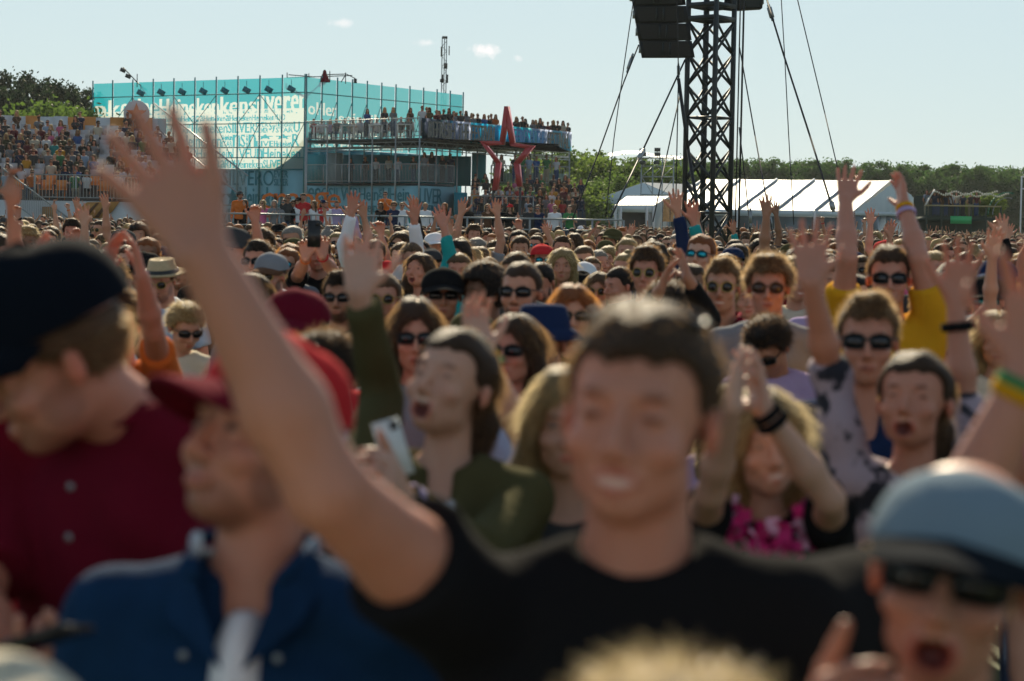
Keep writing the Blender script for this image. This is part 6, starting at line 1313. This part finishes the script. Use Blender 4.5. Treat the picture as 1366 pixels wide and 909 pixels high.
hero('fan behind the singing woman raising a single open palm', 632, 420, 70, dict(head=(-10, 0, 0), hair='short', cap_back=True, cap='olive'), 'black', 1, 'light brown')
for (x, y, h, d, r, B, sp) in sorted(HERO, key=lambda t: t[3]): cover(x, y, h)
print('heroes', len(HERO), time.time() - T0)
# --- a pool of bodies for the many others
POOL = []
poses = [('rest', 'rest'), ('up', 'rest'), ('rest', 'high'), ('clap', 'clap'), ('rest', 'rest'), ('up', 'up'), ('front', 'front'), ('rest', 'fist'), ('wide', 'wide'), ('film', 'film'), ('rest', 'rest'), ('high', 'high'), ('clap', 'clap'), ('rest', 'up')]
PTXT = {('rest', 'rest'): '', ('up', 'rest'): 'one hand up', ('rest', 'high'): 'one arm straight up', ('clap', 'clap'): 'clapping overhead', ('up', 'up'): 'both hands up', ('front', 'front'): 'hands before the chest', ('rest', 'fist'): 'fist raised', ('wide', 'wide'): 'arms spread wide', ('film', 'film'): 'filming with a phone', ('high', 'high'): 'both arms straight up', ('rest', 'up'): 'left palm up'}
for i in range(28):
    fem = i % 2 == 1; Lp_, Rp_ = poses[i // 2 % len(poses)]; rr = random.Random(i)
    sp = dict(head=(rr.uniform(-48, 34) if i % 3 == 0 else rr.uniform(-24, 18), rr.uniform(-16, 10), rr.uniform(-7, 7)), hw=rr.uniform(.93, 1.07), hl=rr.uniform(.95, 1.05), female=fem, L=Lp_, R=Rp_, mouth=rr.choice(['closed', 'smile', 'smile', 'closed', 'open']), eyes=rr.choice(['open', 'open', 'closed']), beard=0 if fem else rr.choice([0, 0, .5, .85]), sleeve=('none' if fem and i % 3 == 0 else ('long' if i % 5 == 0 else 'short')), neck='tank' if fem and i % 3 == 0 else rr.choice(['crew', 'crew', 'v']), w=rr.uniform(.95, 1.1), seed=i, cloth_res=.018)
    B = build_person(i, sp, hr=.0085, br=.030, fr=.0095); V, Q, shd = B['skin']; ms = mesh_from('person', V, Q, (SKIN[0],), smooth=True, shade=shd); V, Q = B['shirt']; mc = mesh_from('clothing', V, Q, (CLOTH['black'],), smooth=True)
    POOL.append((sp, B, ms, mc, (Lp_, Rp_)))
print('pool', time.time() - T0)
LOWV = []
def low_variant(i, sp, seated=False, hr=.027, fr=.036):
    B = build_person(i, dict(sp, cloth_res=.09, mouth='closed', eyes='open', hem=.88), hr=hr, br=.09, fr=fr); M = B['M']; V, Q, shd = B['skin']; hV, hQ = build_hair(sp['hair'], hr * 1.1, 24, 3, .007); Mn = np.array(M); hV = hV @ Mn[:3, :3].T + Mn[:3, 3]
    SV, SQ = B['shirt']; fe = []
    f = Field(axis(-.3, .3, .085, []), axis(-.5, .3, .085, []), axis(0, 1.1, .12, []))
    if seated:
        for s in (-1, 1): f.cone((.09 * s, 0, .90), (.11 * s, -.42, .92), .085, .07, .03); f.cone((.11 * s, -.42, .90), (.11 * s, -.44, .46), .06, .05, .03)
    else:
        for s in (-1, 1): f.cone((.085 * s, .01, .95), (.10 * s, 0, .06), .11, .055, .03)
    LV, LQ = f.mesh(); gl = sp.get('gl'); parts = [(V, Q, 'skin', shd), (hV, hQ, 'hair', None), (SV, SQ, 'shirt', None), (LV, LQ, 'legs', None)]
    if gl: b = np.array([[x, y, z] for z in (-.02, .022) for y in (-.115, -.075) for x in (-.066, .066)]) @ Mn[:3, :3].T + Mn[:3, 3]; parts.append((b, np.array([(0, 2, 3, 1), (4, 5, 7, 6), (0, 1, 5, 4), (2, 6, 7, 3), (0, 4, 6, 2), (1, 3, 7, 5)]), 'lens', None))
    return parts
for i in range(14):
    fem = i % 2; Lp_, Rp_ = [('rest', 'rest'), ('rest', 'rest'), ('clap', 'clap'), ('rest', 'up'), ('front', 'front'), ('high', 'high'), ('rest', 'rest')][i // 2]; LOWV.append(low_variant(i, dict(female=bool(fem), hair=['short', 'long', 'quiff', 'wavy', 'messy', 'bun', 'short', 'long'][i % 8], L=Lp_, R=Rp_, gl=i % 3 == 0, seed=i, head=((i * 17) % 40 - 20, (i * 7) % 20 - 12, 0))))
LOWF = [low_variant(i, dict(female=bool(i % 2), hair=['short', 'long', 'messy', 'wavy', 'short', 'bun', 'quiff', 'long'][i], L=['rest', 'rest', 'clap', 'rest', 'front', 'high', 'rest', 'rest'][i], R=['rest', 'rest', 'clap', 'up', 'front', 'high', 'rest', 'rest'][i], gl=i % 3 == 0, seed=i, head=((i * 13) % 30 - 15, -4, 0)), False, .037, .055) for i in range(8)]
SEATED = [low_variant(i, dict(female=bool(i % 2), hair=['short', 'long', 'messy', 'wavy', 'short', 'bun'][i], L='rest' if i % 3 else 'front', R='rest' if i % 3 else 'front', gl=i % 2 == 0, seed=i, head=((i * 13) % 30 - 15, -6, 0)), True, .037, .07) for i in range(6)]
CV, CQ, CC = [], [], []; CN = 0; DIM = [1.0]
WCL = ['black', 'white', 'grey', 'navy', 'blue', 'pale blue', 'maroon', 'red', 'olive', 'teal', 'lilac', 'cream', 'green', 'brown'] + ['black', 'charcoal', 'navy', 'white', 'grey', 'black', 'charcoal'] * 4 + ['pale blue', 'maroon', 'olive', 'cream', 'blue'] + (['pink', 'mustard', 'orange'])
SKC = [(.50, .245, .155), (.50, .215, .138), (.40, .19, .112), (.54, .295, .20), (.22, .11, .062)]
HCL = ['dark', 'brown', 'brown', 'light brown', 'blond', 'brown', 'dark', 'brown', 'light brown', 'red', 'grey', 'brown', 'blond', 'dark']
def add_low(var, x, y, z, s, yaw, shirt=None, skip_legs=False):
    global CN
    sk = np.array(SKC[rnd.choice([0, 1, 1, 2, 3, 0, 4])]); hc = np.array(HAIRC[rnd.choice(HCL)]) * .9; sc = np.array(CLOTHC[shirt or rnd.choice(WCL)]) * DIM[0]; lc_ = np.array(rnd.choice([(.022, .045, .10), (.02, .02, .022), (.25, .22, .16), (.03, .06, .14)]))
    c, q = math.cos(yaw) * s, math.sin(yaw) * s; R = np.array([[c, -q, 0], [q, c, 0], [0, 0, s]]).T
    for (V, Q, k, shd) in var:
        if k == 'legs' and skip_legs: continue
        CV.append(V @ R + (x, y, z)); CQ.append(Q + CN); CN += len(V); col = {'skin': sk, 'hair': hc, 'shirt': sc, 'legs': lc_, 'lens': np.array((.01, .01, .01))}[k]; CC.append(np.broadcast_to(col, (len(V), 3)) * (shd if shd is not None else 1))
ZONES = [(105, 'below the grandstand'), (205, 'beside the navy cap'), (330, 'by the raised forearm'), (470, 'below the lettered hall'), (610, 'below the viewing deck'), (740, 'below the red star'), (830, 'before the small tent'), (905, 'left of the truss tower'), (995, 'at the truss tower foot'), (1120, 'before the long marquee'), (1230, 'below the marquee gable'), (1500, 'at the far right')]
USED = set()
def rand_label(x, h, pi, sp, hair_c, style, shirt, gl, hatname):
    who = 'woman' if sp.get('female') else 'man'; z = next(t for lim, t in ZONES if x < lim); dep = 'near' if h > 32 else ('halfway' if h > 21 else ('well back' if h > 15 else 'far back'))
    hs = {'long': 'long-haired', 'wavy': 'wavy-haired', 'curly': 'curly', 'bun': 'top-bun', 'tied': 'ponytailed', 'buzz': 'shaven', 'messy': 'tousled', 'quiff': 'quiffed', 'short': 'short-haired'}[style]
    l = '%s %s %s in %s' % (hair_c, hs, who, shirt)
    if hatname: l = '%s in %s cap and %s top' % (who, hatname, shirt)
    if gl: l += ', sunglasses'
    if PTXT[pi]: l += ', ' + PTXT[pi].replace('both arms straight up', 'arms straight up').replace('hands before the chest', 'hands clasped').replace('filming with a phone', 'hands at face')
    l2 = l + ', %s %s' % (dep, z)
    if len(l2.replace('-', ' ').split()) > 16: l2 = l2.replace('one arm straight up', 'arm up').replace('both hands up', 'hands up')
    if len(l2.replace('-', ' ').split()) > 16: l2 = l2.replace('well back', 'rear').replace('far back', 'rear').replace('before the long marquee', 'before the marquee').replace('at the truss tower foot', 'at the truss tower')
    return l2
group_all = 'people in the crowd'
def place_ind(x, ytop, h, d, s, g, dz=0.0, forced=None, labelx=None, turn=None):
    global N_IND
    for tr in range(60):
        k = rnd.choice([0, 1, 0, 1, 2, 3, 4, 5, 14, 15, 20, 21, 0, 1, 8, 9, 20, 21, 8, 9, 12, 13] + ([12, 13, 16, 17, 22, 23, 26, 27, 18, 19] if rnd.random() < .22 else [])) % 28
        sp, B, ms, mc, pi = POOL[k]; fem = sp.get('female'); style = rnd.choice(['long', 'long', 'wavy', 'tied', 'bun', 'long']) if fem else rnd.choice(['short', 'short', 'quiff', 'messy', 'buzz', 'curly', 'short']); hc = rnd.choice(HCL); shirt = rnd.choice(WCL); gl = rnd.random() < .36; hat = rnd.choice(['black', 'navy', 'white', 'red', 'charcoal', 'olive']) if rnd.random() < .12 else None
        if forced: shirt = forced.get('shirt', shirt); hc = forced.get('hair', hc); hat = forced.get('cap', hat)
        if forced and (pi[0] not in ('rest', 'front') or pi[1] not in ('rest', 'front')): continue
        l = rand_label(x, h, pi, sp, hc, style, shirt, gl, hat) if not labelx else labelx
        if l not in USED: USED.add(l); break
        if labelx: l = labelx; break
    r = link('person', ms); hx = P(x, ytop + h / 2, d).x; r.matrix_world = Matrix.Translation((hx, d, g)) @ Matrix.Rotation(math.radians(turn if turn is not None else rnd.uniform(-16, 14)), 4, 'Z') @ Matrix.Scale(s, 4)
    sk = SKIN[rnd.choice([0, 1, 1, 2, 3, 0, 4 if rnd.random() < .5 else 2])]; r.material_slots[0].link = 'OBJECT'; r.material_slots[0].material = sk
    lod = 1 if h > 40 else 2; B_ = dict(M=B['M'], arms=B['arms'])
    sp2 = dict(sp); sp2.update(hair=style, glasses=(rnd.choice(['black sunglasses', 'black sunglasses', 'round sunglasses', 'brown sunglasses', 'brown sunglasses', 'teal mirrored sunglasses']) if gl else None), cap=hat, legs=rnd.choice(['denim', 'denim', 'black', 'cream']), cap_back=rnd.random() < .25)
    if rnd.random() < .25: sp2['bands'] = [(rnd.choice([-1, 1]), rnd.choice(['black', 'red', 'pink', 'mustard', 'orange']), .1)]
    dress(r, B_, sp2, lod, mc, hc)
    for c in r.children:
        if c.data is mc: c.material_slots[0].link = 'OBJECT'; c.material_slots[0].material = CLOTH[shirt]
    tag(r, l, 'person', group_all); N_IND += 1; return r
# people leaning on the platform rail
rail = [(320, 256, dict(shirt='orange', cap='charcoal'), 'man in dark cap and orange sleeves leaning over the rail at its left end'), (327, 268, dict(shirt='black', hair='brown'), 'brown-haired woman beside the orange-sleeved man at the rail'), (351, 268, dict(shirt='pink', hair='blond'), 'blond woman in pale pink alone at the rail, left part'), (366, 269, dict(shirt='grey', hair='grey'), 'pale-haired spectator left of the striped group at the rail'), (379, 266, dict(shirt='grey', hair='brown'), 'man in grey stripes at the rail below the hall corner'), (384, 260, dict(shirt='charcoal', hair='brown'), 'man peering over the grey striped one at the rail'), (391, 268, dict(shirt='black', hair='brown'), 'dark-topped spectator with sunglasses right of the grey stripes'), (398, 264, dict(shirt='white', hair='blond'), 'blond spectator in white left of the red jacket at the rail'), (404, 259, dict(shirt='red', hair='dark'), 'taller man in red jacket behind the rail'), (419, 269, dict(shirt='white', hair='light brown'), 'man in white at the rail between the two reds'), (431, 267, dict(shirt='red', hair='dark'), 'spectator in red directly left of the orange letters'), (434, 273, dict(shirt='white', hair='dark'), 'dark long-haired spectator in white before the orange letters'), (449, 273, dict(shirt='lilac', hair='brown'), 'spectator in lilac before the last orange letters'),
    (508, 271, dict(shirt='black', hair='brown'), 'spectator in black below the orange vest'), (525, 272, dict(shirt='navy', hair='light brown'), 'spectator in navy right of the orange vest'), (536, 272, dict(shirt='white', hair='blond'), 'blond spectator in white right of the navy one at the rail'), (550, 271, dict(shirt='teal', cap='black'), 'man in teal top and black cap at the rail'), (567, 271, dict(shirt='white', hair='blond'), 'blond spectator in white right of the teal top'), (593, 272, dict(shirt='black', hair='red'), 'red-haired spectator in black at the rail'), (623, 275, dict(shirt='black', cap='black'), 'man in black with cap below the teal stair flank'), (651, 277, dict(shirt='brown', hair='light brown'), 'long-haired spectator in brown below the left leg of the star'), (667, 275, dict(shirt='black', cap='black'), 'black-capped man leaning on the rail below the star'), (681, 276, dict(shirt='black', hair='light brown'), 'man bending over the rail below the right leg of the star'), (707, 274, dict(shirt='charcoal', cap='charcoal'), 'broad man in charcoal with cap right of the star'), (718, 277, dict(shirt='navy', hair='brown'), 'spectator in navy beside the broad charcoal man'), (740, 276, dict(shirt='white', hair='blond'), 'blond woman in white at the right end of the rail'), (470, 274, dict(shirt='navy', hair='brown'), 'spectator in navy right of the orange letters'), (760, 279, dict(shirt='green', hair='dark'), 'last spectator at the right end of the rail')]
for (x, y, fo, lb_) in rail:
    d = PLY + .55; z = P(x, y, d).z; gg = gz(PLY) + plz; s = min(1.05, max(.84, (z - gg) / 1.75)); place_ind(x, y, 10.5, d, s, gg, forced=fo, labelx=lb_, turn=rnd.uniform(-10, 10))
z = P(514, 256, PLY + 1.2).z; q = MB(); x_ = P(514, 256, PLY + 1.2).x; q.box((x_ - .3, PLY + .9, gz(PLY) + plz), (x_ + .3, PLY + 1.5, gz(PLY) + plz + .35)); tag(q.obj('step_box', DARKST), 'low box that lifts the steward in the orange vest above the rail', 'box')
place_ind(514, 256, 11, PLY + 1.2, min(1.05, (z - gz(PLY) - plz - .35) / 1.75), gz(PLY) + plz + .35, forced=dict(shirt='orange', hair='dark'), labelx='steward in bright orange vest standing taller than the others behind the rail', turn=0)
# the standing crowd on the field
cands = []; d = 8.6
while d < 146:
    step = .50 if d < 30 else (.6 if d < 60 else 1.1); W = d * .4236 * 1.06
    n = int(W / (.47 if d < 40 else .55))
    for i in range(n): cands.append((d + rnd.uniform(-.5, .5) * step, -W / 2 + W * (i + rnd.uniform(.1, .9)) / n))
    d += step
cands.sort(); MAXI = 296; low_n = 0; placed = [(P(h_[0], 300, h_[3]).x, h_[3]) for h_ in HERO]
tower_box = (tower.location.x - .9, tower.location.x + .9)
for (d, X) in cands:
    g = gz(d); px = 683 + X / d * F
    if 70 < d < 78.5 and P(283, 290, PLY).x < X < P(838, 290, PLY).x: continue
    if d > 78 and 283 < px < 600: continue
    if d > 98.5 and px < 320: continue
    if d > 119 and px < 790: continue
    if 46.9 < d < 50 and tower_box[0] < X < tower_box[1]: continue
    if rnd.random() < (.10 if d < 60 else .25): continue
    if d < 16 and min((X - a) ** 2 + (d - b_) ** 2 for a, b_ in placed) < .42 ** 2: continue
    s = min(1.07, max(.88, rnd.gauss(.968, .036))); zt = g + 1.75 * s; v = Vector((X, d, zt)); loc = CM.inverted() @ v; py = 454.5 - loc.y / -loc.z * F; px = 683 + loc.x / -loc.z * F; h = .235 * F * s / d
    if px < -20 or px > 1386: continue
    if any(d < hd + .25 and abs(px - hx) < (h * .45 + hh * .42) and py < hy + hh * .95 and py + h * 2.5 > hy for (hx, hy, hh, hd, *_r) in HERO): continue
    c = cover(px, py, h, False)
    if c > .80: continue
    cover(px, py, h)
    if N_IND < MAXI and (d < 30 or c < .5):
        place_ind(px, py, h, d, s, g); placed.append((X, d))
    else:
        add_low(rnd.choice((LOWV if d < 42 else LOWF) if rnd.random() < .5 else (LOWV[:4] + LOWV[8:10] + LOWV[12:] if d < 42 else LOWF[:2] + LOWF[6:])), X, d, g, s, math.radians(rnd.uniform(-15, 15)), skip_legs=False); low_n += 1
# the crowd goes on beyond both edges of the picture
d = 5.0
while d < 66:
    e = d * .2118 * 1.04
    for sgn in (-1, 1):
        x = e + rnd.uniform(0, .4)
        while x < e + 3.6:
            add_low(rnd.choice(LOWV if d < 14 else LOWF), sgn * x, d + rnd.uniform(-.3, .3), 0.0, min(1.05, max(.9, rnd.gauss(.965, .035))), math.radians(rnd.uniform(-15, 15))); x += rnd.uniform(.6, 1.0)
    d += .95
print('individuals', N_IND, 'low', low_n, time.time() - T0)
# far groups: the rest of the crowd, seated and on the decks
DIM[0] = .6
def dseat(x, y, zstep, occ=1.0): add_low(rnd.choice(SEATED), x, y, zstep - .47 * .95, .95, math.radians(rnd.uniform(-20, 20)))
seats_free = []
for r_ in range(GROWS):
    x = gx0 + .3
    while x < rend(r_) - .3:
        gap = (math.sin(x * .9 + r_ * .7) > .86) or rnd.random() < .10 or (abs(x - (P(150, 200, 104).x - r_ * .12)) < .35) or (r_ > 9 and rnd.random() < .35)
        if not gap: dseat(x + rnd.uniform(-.08, .08), GSY + r_ * GDEP + .55, gzf + r_ * GRISE + .02)
        elif len(seats_free) < 60: seats_free.append((x, GSY + r_ * GDEP + .55, gzf + r_ * GRISE, r_))
        x += rnd.uniform(.52, .66)
for (x, y, z, r_) in seats_free:
    o = link('seat', SM[0 if r_ > 1 else 1]); o.location = (x, y, z + .001); bpy.context.view_layer.update(); child(o, gst)
zf2 = ztop(700, 296, 126)
for r_ in range(7):
    x = xr0 + .4 + max(0, (2 - r_)) * .2
    while x < xr1 - .2:
        if rnd.random() < .78: dseat(x, 126 + r_ * .75 + .45, zf2 + r_ * .22 + .02)
        x += rnd.uniform(.5, .68)
def along(a, b, n, z, back, sc=(.86, .98), jitter=.1, skip=()):
    a, b = flat(a), flat(b)
    for i in range(n):
        t = (i + rnd.uniform(.2, .8)) / n; p = a.lerp(b, t) + Vector((0, back + rnd.uniform(0, jitter), 0))
        if any(s0 < t < s1 for s0, s1 in skip): continue
        add_low(rnd.choice(LOWF[:2] + LOWF[6:]), p.x, p.y, z, rnd.uniform(*sc), math.radians(rnd.uniform(-30, 30)))
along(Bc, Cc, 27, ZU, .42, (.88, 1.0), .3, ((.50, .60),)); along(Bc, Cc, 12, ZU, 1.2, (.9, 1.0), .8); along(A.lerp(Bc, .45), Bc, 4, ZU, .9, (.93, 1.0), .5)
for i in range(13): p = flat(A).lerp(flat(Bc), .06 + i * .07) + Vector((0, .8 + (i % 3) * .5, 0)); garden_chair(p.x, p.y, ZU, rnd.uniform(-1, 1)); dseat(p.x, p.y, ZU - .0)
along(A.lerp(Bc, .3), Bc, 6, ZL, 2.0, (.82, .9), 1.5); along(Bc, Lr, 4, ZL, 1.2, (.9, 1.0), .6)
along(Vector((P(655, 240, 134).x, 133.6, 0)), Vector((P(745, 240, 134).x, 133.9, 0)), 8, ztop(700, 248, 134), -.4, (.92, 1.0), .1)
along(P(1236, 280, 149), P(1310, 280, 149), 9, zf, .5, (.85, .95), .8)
CROWDM = mat('crowd_cloth_and_skin', (1, 1, 1), rough=.75, noise=.06, nscale=9, attr='shade', spec=.3)
tag(link('crowd', mesh_from('crowd', np.concatenate(CV), np.concatenate(CQ), (CROWDM,), smooth=True, shade=np.concatenate(CC))), kind='stuff')
print('crowd quads', sum(len(q) for q in CQ), time.time() - T0)
# ------------------------------------------------------------------ air
hzm = bpy.data.materials.new('haze_air'); hzm.use_nodes = True; hn = hzm.node_tree.nodes; hn.clear()
ho = hn.new('ShaderNodeOutputMaterial'); pv = hn.new('ShaderNodeVolumePrincipled'); pv.inputs['Color'].default_value = (.86, .93, .96, 1); pv.inputs['Density'].default_value = .00010; pv.inputs['Anisotropy'].default_value = .3
hzm.node_tree.links.new(pv.outputs[0], ho.inputs['Volume'])
q = MB(); q.box((-4100, -70, -1.0), (4100, 5100, 18)); hz_o = q.obj('haze', hzm); hz_o['kind'] = 'stuff'
